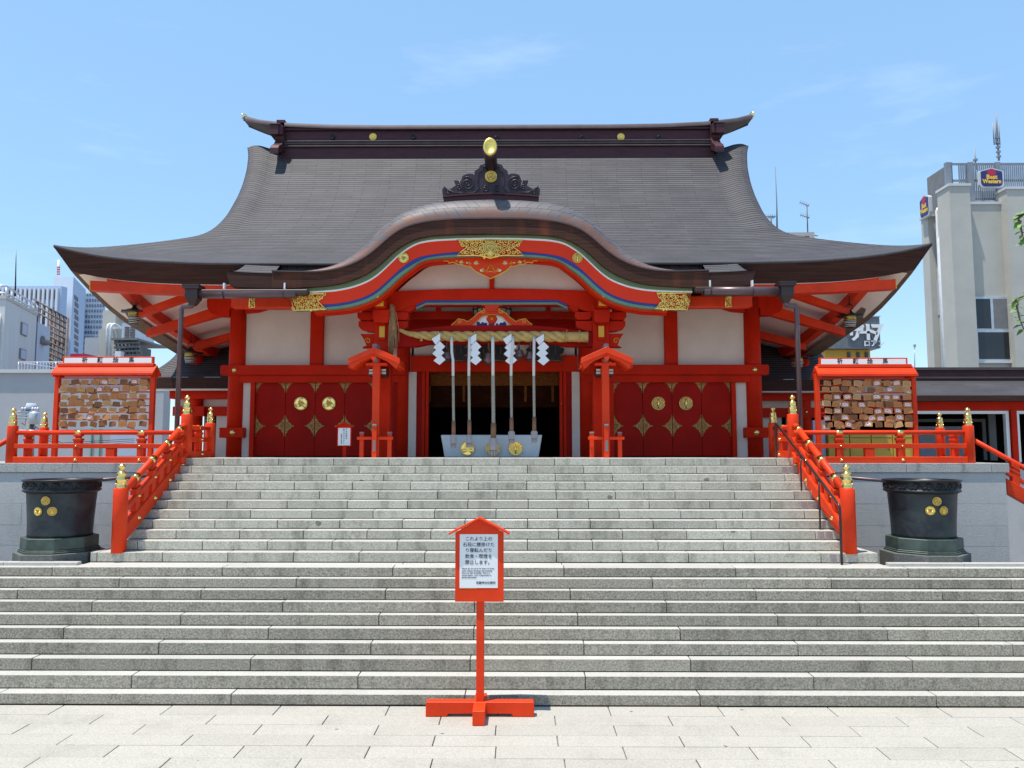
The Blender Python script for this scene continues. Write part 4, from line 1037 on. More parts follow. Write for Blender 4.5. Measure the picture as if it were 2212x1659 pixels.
# ---- openwork gilt plates
def spiral(c, r, y, turns, a0, hand, n=22):
    return [(c[0] + hand * r * (1 - .88 * i / n) * math.cos(a0 + turns * 2 * math.pi * i / n), y, c[1] + r * (1 - .88 * i / n) * math.sin(a0 + turns * 2 * math.pi * i / n)) for i in range(n + 1)]
def inside(p, poly):
    c = False; j = len(poly) - 1
    for i in range(len(poly)):
        a, b_ = poly[i], poly[j]
        if (a[1] > p[1]) != (b_[1] > p[1]) and p[0] < (b_[0] - a[0]) * (p[1] - a[1]) / (b_[1] - a[1]) + a[0]: c = not c
        j = i
    return c
def filigree(name, poly, y, parent, step, rr, seed, mirror=False, frame=.014, backing=True):
    rg = random.Random(seed); mb = MB()
    mb.tube([(p[0], y, p[1]) for p in poly] + [(poly[0][0], y, poly[0][1])], frame, 6)
    x0, x1 = min(p[0] for p in poly), max(p[0] for p in poly); z0, z1 = min(p[1] for p in poly), max(p[1] for p in poly)
    j = 0; z = z0 + step * .55
    while z < z1:
        x = x0 + step * (.5 if j % 2 else .95)
        while x < x1:
            px_, pz_ = x + (rg.random() - .5) * step * .3, z + (rg.random() - .5) * step * .2
            if inside((px_, pz_), poly) and not (mirror and px_ > 0):
                a0 = rg.random() * 6.28; h = 1 if rg.random() < .5 else -1; r = step * .52 * (.8 + .3 * rg.random())
                sp = spiral((px_, pz_), r, y, 1.35, a0, h)
                mb.tube(sp, [rr * (1.15 - .5 * i / len(sp)) for i in range(len(sp))], 5)
                # leaf lobe on the outside
                mb.lathe([(rr * 2.1, 0), (rr * 1.5, .008), (.001, .012)], (px_ + h * r * math.cos(a0), y + .004, pz_ + r * math.sin(a0)), 8, M=Matrix.Rotation(R(90), 3, 'X'), cap=False)
                if mirror:
                    mb.tube([(-p[0], p[1], p[2]) for p in sp], [rr * (1.15 - .5 * i / len(sp)) for i in range(len(sp))], 5)
            x += step
        z += step * .86; j += 1
    return mb.build(name, M['goldm'], parent)
yb_ = YK + .055
P = lambda zx, zy, Y=yb_: (lambda p: (p.x, p.z))(at((1600 + zx / 2.5525) * .54004, (500 + zy / 2.5525) * .54004, Y))
half = [P(935, 1172), P(592, 1175), P(640, 1215), P(700, 1250), P(640, 1290), P(595, 1335), P(780, 1330), P(850, 1335), P(935, 1360)]
cxm = half[0][0]; half = [(p[0] - cxm, p[1]) for p in half]
poly = half + [(-p[0], p[1]) for p in reversed(half[1:-1])]
cp = filigree('centre_plate', poly, yb_, barge, .088, .0100, 3, mirror=True)
MB().prism(poly, yb_ + .012, yb_ + .016).build('plate_backing', M['redh'], barge)
zc0 = P(935, 1255)[1]; crest_fruit(barge, (0, yb_ - .005, zc0), .145, 'goldm', 'goldd')
crest_fruit(barge, (0, yb_ - .012, P(935, 1322)[1]), .065, 'goldm', 'goldm')
# end plates of the barge board
for s in (-1, 1):
    Q = lambda zx, zy: (lambda p: (-s * -p.x if False else p.x, p.z))(at((1100 + zx / 2.458) * .54004, (900 + zy / 2.458) * .54004, yb_))
    pl = [Q(152, 680), Q(488, 675), Q(462, 715), Q(418, 748), Q(460, 790), Q(500, 826), Q(186, 840)]
    if s > 0: pl = [(-p[0], p[1]) for p in pl]
    filigree('end_plate', pl, yb_, barge, .085, .0100, 5 + s)
    MB().prism(pl if s > 0 else pl[::-1], yb_ + .012, yb_ + .018).build('plate_backing', M['redh'], barge)
    cpx = at(872 if s < 0 else 1247.5, 557, yb_); (crest_tomoe if s < 0 else crest_crane)(barge, (s * abs(cpx.x), YK + .07, cpx.z), .105, 'goldm', 'goldd')
# pendant board under the gable centre
pv_ = [(0, 1575), (60, 1545), (110, 1520), (150, 1500), (185, 1470), (205, 1445), (235, 1450), (270, 1440), (300, 1425), (330, 1430), (360, 1412), (395, 1405), (420, 1418), (440, 1390), (470, 1395), (520, 1352), (300, 1345), (0, 1345)]
ypd = YK + .30
pd = [P(935 + a, b_, ypd) for a, b_ in pv_]; c0 = P(935, 1400, ypd)[0]; pd = [(p[0] - c0, p[1]) for p in pd]
pend = MB(); pend.prism([(p[0], p[1]) for p in pd], ypd - .05, ypd); pend.prism([(-p[0], p[1]) for p in reversed(pd)], ypd - .05, ypd)
pob = pend.build('gable_pendant', M['red'], hall)
ol = MB(); e_ = pd[:-2]
ol.tube([(p[0], ypd - .052, p[1]) for p in e_], .011, 5); ol.tube([(-p[0], ypd - .052, p[1]) for p in e_], .011, 5)
for a, b_, r in ((75, 1480, .045), (140, 1405, .05), (210, 1410, .035), (290, 1398, .04), (345, 1390, .025)):
    for s in (-1, 1):
        q = P(935 + a, b_, ypd); sp = spiral((s * (q[0] - c0), q[1]), r, ypd - .053, 1.1, R(200), s); ol.tube(sp, .008, 5)
tri = [P(935, 1420, ypd), P(890, 1510, ypd), P(935, 1500, ypd), P(985, 1510, ypd)]
ol.tube([(p[0] - c0, ypd - .053, p[1]) for p in tri + tri[:1]], .009, 5)
ol.build('gilt_outline', M['yellow'], pob)
wh = MB()
for a, b_, r in ((92, 1490, .035), (150, 1415, .04), (300, 1405, .035), (240, 1412, .02)):
    for s in (-1, 1):
        q = P(935 + a, b_, ypd); wh.prism([(s * (q[0] - c0) + r * math.cos(t * .5236), q[1] + r * .8 * math.sin(t * .5236)) for t in range(12)], ypd - .0525, ypd - .0505)
wh.build('cut_out', M['plaster'], pob)
# ---- carved ridge-end ornament on the porch gable
yo2 = YK + .42
Po = lambda zx, zy, Y=yo2: (lambda p: (p.x, p.z))(at((1600 + zx / 2.5525) * .54004, (500 + zy / 2.5525) * .54004, Y))
rt_ = [(0, 375), (60, 385), (110, 405), (130, 440), (165, 460), (175, 500), (200, 490), (245, 490), (290, 510), (310, 565), (380, 558), (362, 610), (415, 645), (445, 645), (480, 618), (500, 655), (498, 690), (480, 725)]
op_ = [Po(925 + a, b_) for a, b_ in rt_]; c1 = Po(925, 500)[0]; op_ = [(p[0] - c1, p[1]) for p in op_]
orn = MB(); full = op_ + [(-p[0], p[1]) for p in reversed(op_[1:])]
orn.prism(full[::-1], yo2, yo2 + .16)
oo = orn.build('gable_ornament', M['oni'], hall, .012)
rl = MB()
for s in (-1, 1):
    for a, b_, r, tn in ((240, 600, .15, 2.0), (60, 655, .075, 1.6), (330, 640, .06, 1.2), (440, 690, .05, 1.)):
        q = Po(925 + a, b_); rl.tube(spiral((s * (q[0] - c1), q[1]), r, yo2 - .01, tn, R(60), s, 30), .014, 6)
    ex = [(s * (Po(925 + a, b_)[0] - c1), yo2 - .008, Po(925 + a, b_)[1]) for a, b_ in ((40, 415), (85, 430), (85, 465), (130, 490), (135, 600), (120, 640), (170, 690), (330, 700))]
    rl.tube(ex, .013, 6)
    ex = [(s * (Po(925 + a, b_)[0] - c1), yo2 - .008, Po(925 + a, b_)[1]) for a, b_ in ((330, 560), (300, 640), (250, 690), (380, 690), (470, 640))]
    rl.tube(ex, .012, 6)
rl.build('carving', M['oni'], oo)
crest_fruit(oo, (0, yo2 - .02, Po(925, 532)[1]), .125, 'goldm', 'goldd')
bz = [Po(925 + a, b_) for a, b_ in ((0, 745), (485, 775))]
bs = MB(); xs = [-1.0 + 2.0 * i / 24 for i in range(25)]; zq = lambda x, d: lerp(Po(925, 705 + d)[1], Po(925, 735 + d)[1], (abs(x) / 1.0) ** 1.7)
bs.ribbon([(x, zq(x, 0)) for x in xs], [(x, zq(x, 16)) for x in xs], yo2 - .10, yo2 + .5)
bs.ribbon([(x * .985, zq(x, 16.5)) for x in xs], [(x * .985, zq(x, 75)) for x in xs], yo2 - .06, yo2 + .5)
bs.build('ornament_base', M['ridge'], oo)
# round bar with a gilt end thrusting forward above the ornament
p0 = Vector((0, yo2 + .30, Po(925, 500)[1])); tipz = at(1058, 318, YK - .15).z
p1 = Vector((0, YK - .15, tipz)); rb_ = MB()
rb_.tube([p0, p0.lerp(p1, .35) + Vector((0, .06, .02)), p0.lerp(p1, .7) + Vector((0, .05, .03)), p1], [.13, .125, .135, .15], 18); rbo = rb_.build('ridge_bar', M['oni'], oo)
ge = MB(); dirn = Vector((0, -1, .10)).normalized(); qm = Vector((0, 0, 1)).rotation_difference(dirn).to_matrix() @ Matrix.Diagonal((.86, 1.18, 1))
ge.lathe([(.155, -.05), (.162, 0), (.158, .02), (.12, .026), (.115, .018), (.001, .02)], p1 + dirn * .02, 28, M=qm, cap=False); ge.build('gilt_end', M['goldm'], rbo)
rdg = MB(); rdg.box(-.2, .2, yo2 + .5, 18.4, Po(925, 640)[1] - .12, Po(925, 600)[1]); rdg.build('porch_ridge', M['ridge'], porch)

# ---- main ridge
rid = MB(); Yf = Yr - .42
zr = lambda q, Y=Yf: AZ(q, Y)
XR = 5.80
def layer(nm, z0, z1, dpt, X, mat, par, sag=0):
    return MB().box(-X, X, Yr - dpt, Yr + dpt, z0, z1).build(nm, M[mat], par, .01)
zl_ = [zr(q) for q in (329, 318, 315, 312, 307, 304.5, 281, 276)]
rg_ = layer('roof_ridge', zl_[0] - .35, zl_[1], .44, XR, 'ridge', hall)
layer('ridge_course', zl_[1], zl_[2], .50, XR, 'ridgel', rg_); layer('ridge_course', zl_[2], zl_[3], .42, XR, 'ridge', rg_)
layer('ridge_course', zl_[3], zl_[4], .47, XR, 'ridgel', rg_); layer('ridge_course', zl_[4], zl_[5], .50, XR, 'ridgel', rg_)
layer('ridge_face', zl_[5], zl_[6], .40, XR, 'ridge', rg_); layer('ridge_course', zl_[6], zl_[7], .46, XR, 'ridge', rg_)
# saddle cap curving up to the tips
mid = zr(268.5, Yf); tipL = at(535, 243, Yr); xsr = [-6.93 + 13.86 * i / 60 for i in range(61)]
capz = lambda x: interp([(0, mid), (3, mid + .0), (4.5, mid + .02), (5.6, mid + .07), (6.1, mid + .13), (6.5, mid + .23), (6.93, mid + .37)], abs(x))
cap = MB()
prof_ = [(-.50, -.10), (-.50, -.005), (-.42, .04), (-.22, .09), (0, .11), (.22, .09), (.42, .04), (.50, -.005), (.50, -.10)]
kf = lambda x: 1 if abs(x) < 6.05 else lerp(1, .40, (abs(x) - 6.05) / .88)
cap.grid([[Vector((x, Yr + a * kf(x), capz(x) + b_ - .05)) for a, b_ in prof_] for x in xsr], flip=False)
for x in (xsr[0], xsr[-1]):
    n0 = cap.add([(x, Yr + a * kf(x), capz(x) + b_ * (.5 + .5 * kf(x)) - .05) for a, b_ in prof_], [tuple(range(9))])
cap.grid([[Vector((x, Yr + a * kf(x), capz(x) - .05 - .10 * (.5 + .5 * kf(x)))) for a in (-.50, .50)] for x in xsr], flip=True)
cap.build('ridge_cap', M['ridgel'], rg_)
for s in (-1, 1):
    tp = MB(); tp.tube([(s * 6.935, Yr - .26, capz(6.93) - .12), (s * 6.94, Yr - .24, capz(6.93) + .03), (s * 6.94, Yr, capz(6.93) + .11), (s * 6.94, Yr + .24, capz(6.93) + .03)], .022, 8); tp.build('cap_tip', M['gold'], rg_)
    # stepped box ornament at the ridge ends
    e = MB(); X0, X1 = s * 5.70, s * 5.93
    ym = Yr - .55
    side = [(ym + .05, zr(259)), (ym + .05, zr(276)), (ym - .12, zr(276.5)), (ym - .12, zr(296)), (ym - .02, zr(297)), (ym + .02, zr(302)), (ym - .02, zr(308)), (ym - .14, zr(318)), (ym - .34, zr(327)), (ym - .42, zr(334)), (ym - .42, zr(347)), (ym + .0, zr(330)), (Yr, zr(325)), (Yr, zr(259))]
    e.prism([(y, z) for y, z in side], min(X0, X1), max(X0, X1), 'x'); eo = e.build('ridge_end', M['ridge'], rg_, .012)
    MB().box(min(s * 5.80, s * 6.03), max(s * 5.80, s * 6.03), ym - .17, Yr, zr(298), zr(277.5)).build('ridge_end_block', M['ridge'], eo, .01)
    MB().box(min(s * 5.74, s * 6.04), max(s * 5.74, s * 6.04), ym - .19, Yr, zr(277), zr(274.5)).build('ridge_end_cap', M['ridgel'], eo, .006)
for q in (719, 893, 1073, 1257, 1423):
    p = at(q, 298, Yr - .41); MB().lathe([(.06, 0), (.06, .07), (.045, .075), (.04, .04), (.001, .04)], (p.x, Yr - .40, AZ(296 if q < 1000 else 300, Yr - .4)), 16, M=Matrix.Rotation(R(90), 3, 'X'), cap=False).build('ridge_stud', M['bronzed'], rg_)
for q in (806, 1341):
    p = at(q, 296, Yr - .41); crest_fruit(rg_, (p.x, Yr - .41, p.z), .10, 'goldm', 'goldm')

# ---- porch columns with stepped bracket sets
for s in (-1, 1):
    MB().cbox((s * kx, Yc, (2.60 + ZKb0) / 2), (.36, .36, ZKb0 - 2.60)).build('porch_column', M['redh'], hall, .03, 2)
    zb_ = lambda q: AZ(q, Yc - .2)
    # boat arms and bearing blocks
    for d_, (ox, w_) in enumerate(((-1, 0), (1, 0))):
        e = d_ * 2 - 1
        br = MB(); xa = s * kx + e * .18; xb = s * kx + e * .53
        br.prism([(xa, zb_(715)), (xa, zb_(692)), (xb, zb_(692)), (xb, zb_(702)), (lerp(xa, xb, .9), zb_(708)), (lerp(xa, xb, .5), zb_(713))], Yc - .13, Yc + .13)
        xm = s * kx + e * .37
        br.prism([(xm - .13, zb_(690)), (xm + .13, zb_(690)), (xm + .18, zb_(684)), (xm + .18, zb_(673)), (xm - .18, zb_(673)), (xm - .18, zb_(684))], Yc - .16, Yc + .16)
        if e == s:   # spreading arm under the eave beam, outer side only
            br.prism([(xm - .1, zb_(672)), (xm + .18, zb_(672)), (xm + .30, zb_(660)), (xm + .42, zb_(650)), (xm + .42, zb_(638)), (xm - .1, zb_(638))], Yc - .11, Yc + .11)
        else:
            br.prism([(xm - .1, zb_(672)), (xm - s * .18 + 0, zb_(672)), (xm - s * .34, zb_(662)), (xm - s * .34, zb_(655)), (xm - .1, zb_(655))], Yc - .11, Yc + .11)
        br.build('bracket_set', M['redh'], hall, .008)
    
    bk = MB(); xq = s * kx
    bk.prism([(xq - .14, zb_(700)), (xq + .14, zb_(700)), (xq + .17, zb_(690)), (xq + .17, zb_(672)), (xq - .17, zb_(672)), (xq - .17, zb_(690))], Yc - .42, Yc - .19); bk.box(xq - .11, xq + .11, Yc - .60, Yc - .15, zb_(671), zb_(650))
    bk.build('bracket_block', M['redh'], hall, .008)
    for z0, z1, yy, hw_ in ((668.5, 654.5, .61, .085), (729, 705, .235, .06)):
        MB().box(xq - hw_, xq + hw_, Yc - yy - .012, Yc - yy + .2, zb_(z0), zb_(z1)).build('gilt_arm_end', M['yellow'], hall, .004)
    MB().box(xq - .07, xq + .07, Yc - .22, Yc - .17, zb_(735), zb_(700)).build('bracket_block', M['redh'], hall)
    tp = at(1100 * .54 + 0, 0, YK); xg = s * 2.36
    pl = [(xg - .10 * s * -1 - .0, AZ(640, YK + .1)), (xg + .115 * s, AZ(640, YK + .1)), (xg + .115 * s, AZ(627, YK + .1))]
    filigree('corner_plate', [(s * 2.28, AZ(641, YK + .1)), (s * 2.50, AZ(641, YK + .1)), (s * 2.27, AZ(629, YK + .1))], YK + .12, barge, .05, .008, 9)
    # carved nosing outside the column
    nz = MB(); xa = xq + s * .17; sg2 = [(xa, 719), (xq + s * .50, 719), (xq + s * .44, 727), (xq + s * .40, 735), (xq + s * .36, 744), (xq + s * .46, 749), (xa, 749)]
    nz.prism([(a, zb_(b_)) for a, b_ in sg2], Yc - .09, Yc + .09); no_ = nz.build('carved_nosing', M['redh'], hall, .008)
    MB().tube(spiral((xq + s * .33, zb_(735)), .07, Yc - .093, 1.2, 0, s), .008, 5).build('gilt_outline', M['yellow'], no_)
    # ochre fittings on the eave beam
    px_ = at(557 if s < 0 else 1563, 653, Yc - .2)
    filigree('beam_fitting', [(px_.x - .055, AZ(664.5, Yc - .5)), (px_.x + .055, AZ(664.5, Yc - .5)), (px_.x + .055, AZ(643, Yc - .5)), (px_.x - .055, AZ(643, Yc - .5))], Yc - .56, hall, .06, .01, 12)
    xa, xb = s * 2.9, s * 5.45
    MB().box(min(xa, xb), max(xa, xb), Yc - .55, Yc - .3, AZ(663, Yc - .55), AZ(640, Yc - .55)).build('eave_beam', M['red'], hall, .01)
# lower rainbow beam (dark red) with frog-leg strut and rope hung in front
zlb = lambda q: AZ(q, Yc - .12)
xs = [-2.16 + 4.32 * i / 40 for i in range(41)]
tpz = lambda x: interp([(0, zlb(702)), (.9, zlb(703)), (1.5, zlb(708)), (2.16, zlb(718))], abs(x)); bpz = lambda x: interp([(0, zlb(742)), (1.35, zlb(742)), (1.6, zlb(748)), (2.16, zlb(749))], abs(x))
MB().ribbon([(x, tpz(x)) for x in xs], [(x, bpz(x)) for x in xs], Yc - .12, Yc + .12).build('rainbow_beam', M['redd'], hall, .01)
fl_ = MB()
for s in (-1, 1):
    pts = [(0, 665), (.10, 665), (.22, 672), (.30, 676), (.40, 686), (.52, 694), (.60, 690), (.72, 688), (.80, 696), (.86, 700), (.86, 703), (.42, 703), (.30, 692), (.22, 684), (.12, 680), (0, 679)]
    pp_ = [(s * a, zlb(b_)) for a, b_ in pts]; fl_.prism(pp_ if s > 0 else pp_[::-1], Yc - .10, Yc + .02)
fo = fl_.build('frog_leg_strut', M['red'], hall, .004)
go = MB()
for s in (-1, 1):
    go.tube([(s * a, Yc - .104, zlb(b_)) for a, b_ in pts[1:11]], .009, 5); go.tube([(s * a, Yc - .104, zlb(b_)) for a, b_ in pts[11:]], .008, 5)
    go.tube(spiral((s * .20, zlb(672)), .06, Yc - .105, 1.2, R(90), s), .008, 5); go.tube(spiral((s * .70, zlb(694)), .05, Yc - .105, 1.2, R(90), s), .008, 5)
go.build('gilt_outline', M['yellow'], fo)
MB().prism([(-.42, zlb(702.5)), (.42, zlb(702.5)), (.28, zlb(686)), (.12, zlb(680.5)), (-.12, zlb(680.5)), (-.28, zlb(686))][::1], Yc - .05, Yc - .03).build('carved_panel', M['white'], fo)
fr = random.Random(4); bl_ = MB()
for i in range(26): bl_.lathe([(.03, 0), (.02, .02), (.001, .025)], (fr.uniform(-.33, .33), Yc - .05, zlb(702 - abs(fr.gauss(0, 3)))), 7, M=Matrix.Rotation(R(90), 3, 'X'), cap=False)
bl_.build('carved_leaves', M['blue'], fo)
fw_ = MB(); zf = zlb(688)
for i in range(6): a = i * math.pi / 3; fw_.lathe([(.06, 0), (.05, .03), (.001, .04)], (.06 * math.cos(a), Yc - .06, zf + .06 * math.sin(a)), 9, M=Matrix.Rotation(R(90), 3, 'X'), cap=False)
fw_.build('carved_flower', M['red'], fo); MB().lathe([(.03, 0), (.001, .04)], (0, Yc - .09, zf), 9, M=Matrix.Rotation(R(90), 3, 'X'), cap=False).build('flower_heart', M['yellow'], fo)
# bearing block over the strut
MB().prism([(-.10, zlb(672)), (.10, zlb(672)), (.15, zlb(667)), (.15, zlb(661)), (.26, zlb(658)), (-.26, zlb(658)), (-.15, zlb(661)), (-.15, zlb(667))], Yc - .13, Yc + .12).build('bracket_block', M['red'], hall, .005)
# ceiling bays of the porch seen between the two beams
MB().box(-2.2, 2.2, Yc + .9, Yc + 1.0, AZ(672, Yc + .9), AZ(652, Yc + .9)).build('porch_tie', M['plaster'], hall)
MB().box(-2.2, 2.2, Yc + .8, Yc + .895, AZ(688, Yc + .8), AZ(673, Yc + .8)).build('porch_tie', M['redh'], hall)
MB().box(-2.2, 2.2, YW - .10, YW - .005, AZ(718, YW - .1), AZ(690, YW - .1)).build('porch_tie', M['redd'], hall)
for x in (-1.25, 1.25, -.0): MB().box(x - .05, x + .05, Yc + .78, Yc + .90, AZ(673, Yc + .8), AZ(640, Yc + .8)).build('porch_tie', M['redh'], hall)

# ================================================================ THINGS ON AND BEFORE THE HALL
# straw rope across the porch
Yr_ = 16.10
x0, x1 = at(868, 725, Yr_).x, at(1268, 725, Yr_).x
zr0 = lambda x: interp([(-1.95, AZ(713, Yr_)), (-1.7, AZ(722, Yr_)), (-1.3, AZ(725.5, Yr_)), (-.8, AZ(726.5, Yr_)), (1.1, AZ(727, Yr_)), (2.1, AZ(728.5, Yr_))], x)
rrad = lambda x: interp([(-1.95, .033), (-1.75, .05), (-1.4, .084), (-1.1, .10), (1.4, .107), (2.1, .112)], x)
rope = thing('straw_rope', (0, Yr_, AZ(727, Yr_)), 'thick twisted straw rope hung across the porch opening', 'rope')
rp_ = MB(); n = 150
for k in range(3):
    pts = []
    for i in range(n + 1):
        x = lerp(-1.95, 1.55, i / n); a = 2 * math.pi * (k / 3) + x * 9.0; r = rrad(x)
        pts.append((x, Yr_ + r * .52 * math.cos(a), zr0(x) + r * .52 * math.sin(a)))
    rp_.tube(pts, [rrad(lerp(-1.95, 1.55, i / n)) * .60 for i in range(n + 1)], 9)
rp_.build('twisted_rope', M['straw'], rope)
en = MB(); en.tube([(1.5, Yr_, zr0(1.5)), (1.62, Yr_, zr0(1.6)), (1.95, Yr_, zr0(1.95)), (2.0, Yr_, zr0(2)), (2.04, Yr_, zr0(2.04))], [.08, .104, .107, .113, .12], 20)
for x in (1.58, 1.85): en.tube([(x, Yr_ + .11 * math.cos(a), zr0(x) + .11 * math.sin(a)) for a in [i * math.pi / 10 for i in range(21)]], .010, 5); en.tube([(x, Yr_ - .02, zr0(x) + .1), (x + .02, Yr_ - .03, zr0(x) + .14)], .012, 5)
en.build('cut_end', M['straw'], rope)
ts = MB(); xt = at(846, 700, Yr_).x
rg5 = random.Random(11)
for i in range(70):
    a = rg5.gauss(0, .035); zt_ = AZ(rg5.uniform(656, 676), Yr_); zb2 = AZ(rg5.uniform(735, 766), Yr_)
    p = [(xt + a * .7, Yr_ + rg5.gauss(0, .02), zt_), (xt + a + .02, Yr_ - .02 + rg5.gauss(0, .02), (zt_ + zb2) / 2), (xt + a * 1.1 + rg5.gauss(.03, .03), Yr_ - .02 + rg5.gauss(0, .03), zb2)]
    ts.tube(p, [.008, .010, .004], 4, False)
ts.build('straw_tassel', M['strawd'], rope)
kt = MB()
for q in range(9): a = rg5.uniform(-.03, .03); kt.tube([(-1.47 + a * .3, Yr_ - .05, zr0(-1.47) - .06), (-1.47 + a, Yr_ - .06, zr0(-1.47) - .13)], .008, 4)
kt.build('rope_knot', M['straw'], rope)
# folded paper streamers
SL = ['leftmost of the four zigzag paper streamers hanging from the straw rope', 'second zigzag paper streamer from the left on the straw rope', 'third zigzag paper streamer from the left on the straw rope', 'rightmost of the four zigzag paper streamers hanging from the straw rope']
for i, (px, lb) in enumerate(zip((944, 1022, 1098, 1168), SL)):
    Y = Yr_ - .135; x = at(px, 740, Y).x; z = AZ(720 + i * .4, Y); k = Y / FPX
    mb = MB(); mb.tube([(x + 3 * k, Y + .01, z + .05), (x + 3 * k, Y, z)], .004, 4)
    # four folded rhombs
    cx_, cz_ = x + 6 * k, z - 2 * k
    for j in range(4):
        ofs = (-2, 5, 2, 6)[j] * k if False else ((0, 0), (3, -16), (1, -29.5), (4, -45))[j]
        a = (x + (ofs[0] - 1) * k, z + ofs[1] * k)
        q = [(a[0] + 4 * k, a[1] - 1 * k), (a[0] + (16 if j else 6) * k, a[1] - (13 if j else 14) * k), (a[0] + 3 * k, a[1] - 27 * k * (.95 if j < 3 else .9)), (a[0] - 10 * k, a[1] - 15 * k)]
        if j == 0: q = [(a[0] + 8 * k, a[1] - 0 * k), (a[0] + 8 * k, a[1] - 14 * k), (a[0] - 2 * k, a[1] - 25 * k), (a[0] - 11 * k, a[1] - 12 * k)]
        dy = -.004 * j
        mb.prism(q[::-1], Y + dy - .0015, Y + dy + .0015)
    o = mb.build('paper_streamer', M['paper'], None); tag(o, lb, 'paper streamer', 'paper streamers on the straw rope')
# bell ropes
BL = ['bell with grey braided pull rope, leftmost of the five over the offering box', 'bell with braided pull rope, second from the left over the offering box', 'bell with thickest braided pull rope and largest tassel, middle of the offering box', 'bell with braided pull rope, second from the right over the offering box', 'bell with braided pull rope, rightmost of the five over the offering box']
Yb = 15.95
for i, (tx, bx_, by_, sy0, sy1, ty1, sc_) in enumerate(((975.5, 980, 913, 914, 939, 967, 1), (1014, 1014, 910, 911, 939, 965, 1), (1064.5, 1066, 917, 918, 946, 984, 1.35), (1108, 1105, 905, 906, 931, 957, 1), (1153.6, 1154, 905, 905, 930.5, 955, 1))):
    Y = Yb if i != 2 else Yb - .02
    zt_ = AZ(738, Y); t = thing('bell_rope', (at(tx, 738, Y).x, Y, zt_), BL[i], 'bell', 'bells with pull ropes above the offering box')
    xa = at(tx, 738, Y).x; xm = at(bx_ - 1, 780, Y).x; xb = at(bx_, 900, Y).x
    # bell, hung a little behind its rope
    bxp, byp = ((965, 772), (1022, 775), (1055, 776), (1121, 768), (1146, 772))[i]; Yq = Y + .25; bc = (at(bxp, byp, Yq).x, Yq, AZ(byp, Yq)); r = .125 if i == 2 else .112
    b = MB(); b.lathe([(.02, r * 1.15), (.05, r * 1.1), (.09, r * .95), (r * .75, r * .70), (r * .98, r * .25), (r, .02), (r * 1.08, .0), (r * 1.08, -.03), (r, -.04), (r * .98, -r * .35), (r * .75, -r * .72), (r * .3, -r * .92), (.01, -r * .94)], bc, 24)
    if i == 3: pass
    b.tube([(bc[0], Yq, bc[2] + r * 1.1), (bc[0], Yq, bc[2] + .55)], .018, 6); b.build('bell', M['bell'], t)
    zz = [zt_, AZ(760, Y), AZ(778, Y), AZ(812, Y)]
    MB().tube([(xa, Y + .03, zz[0] + .1), (xa, Y, zz[0]), (lerp(xa, xm, .15), Y, zz[1]), (lerp(xa, xm, .9), Y, zz[2]), (xm, Y, zz[3])], [.03 * sc_ ** .4] * 5, 10).build('white_wrap', M['wrap'], t)
    # braided rope: two strands
    za, zb2 = zz[3], AZ(by_, Y); n = 60; rp2 = MB()
    for k in range(3):
        rp2.tube([(lerp(xm, xb, j / n) + .014 * sc_ * math.cos(k * 2.094 + j * .9), Y + .014 * sc_ * math.sin(k * 2.094 + j * .9), lerp(za, zb2, j / n)) for j in range(n + 1)], .0175 * sc_, 6)
    rp2.build('braided_rope', M['rope'], t)
    MB().tube([(xb, Y, AZ(sy0, Y) + .04), (xb, Y, AZ(sy1, Y))], [.040 * sc_, .043 * sc_], 14).build('sleeve', M['sleeve'], t)
    tm = MB(); z0, z1 = AZ(sy1, Y), AZ(ty1, Y); zmid = lerp(z0, z1, .68)
    tm.lathe([(.048 * sc_, 0), (.060 * sc_, -.02), (.064 * sc_, zmid - z0)], (xb, Y, z0), 16, cap=True)
    for k in range(16):
        for h in (1, -1):   # knotted net over the tassel
            tm.tube([(xb + .065 * sc_ * math.cos(2 * math.pi * k / 16 + h * j * .22), Y + .065 * sc_ * math.sin(2 * math.pi * k / 16 + h * j * .22), lerp(z0 - .02, zmid, j / 6)) for j in range(7)], .006, 4, False)
        a = 2 * math.pi * k / 16; rr = .055 * sc_ * (.6 + .4 * (k % 2))
        tm.tube([(xb + rr * math.cos(a), Y + rr * math.sin(a), zmid), (xb + rr * 1.03 * math.cos(a), Y + rr * 1.03 * math.sin(a), z1 - .01 * (k % 3))], .010, 5)
    tm.build('tassel', M['tassel'], t)
# offering box
Yo = 16.25
ob = thing('offering_box', (0, Yo, ZP), 'pale grey offering box with three gilt crests before the dark doorway', 'offering box')
xa = (at(1171, 940, Yo).x - at(952, 940, Yo).x) / 2; zt_ = AZ(939.5, Yo); xb = xa - .075
m = MB(); m.hexa([(-xb, Yo + .06, ZP + .01), (xb, Yo + .06, ZP + .01), (xb, Yo + .75, ZP + .01), (-xb, Yo + .75, ZP + .01)], [(-xa, Yo, zt_), (xa, Yo, zt_), (xa, Yo + .8, zt_), (-xa, Yo + .8, zt_)])
m.build('body', M['box'], ob, .012)
for fn_, q in ((crest_tomoe, 1010), (crest_fruit, 1065), (crest_crane, 1114)):
    p = at(q, 969, Yo + .025); fn_(ob, (p.x, Yo + .02, p.z), .15, 'gold', 'goldm')
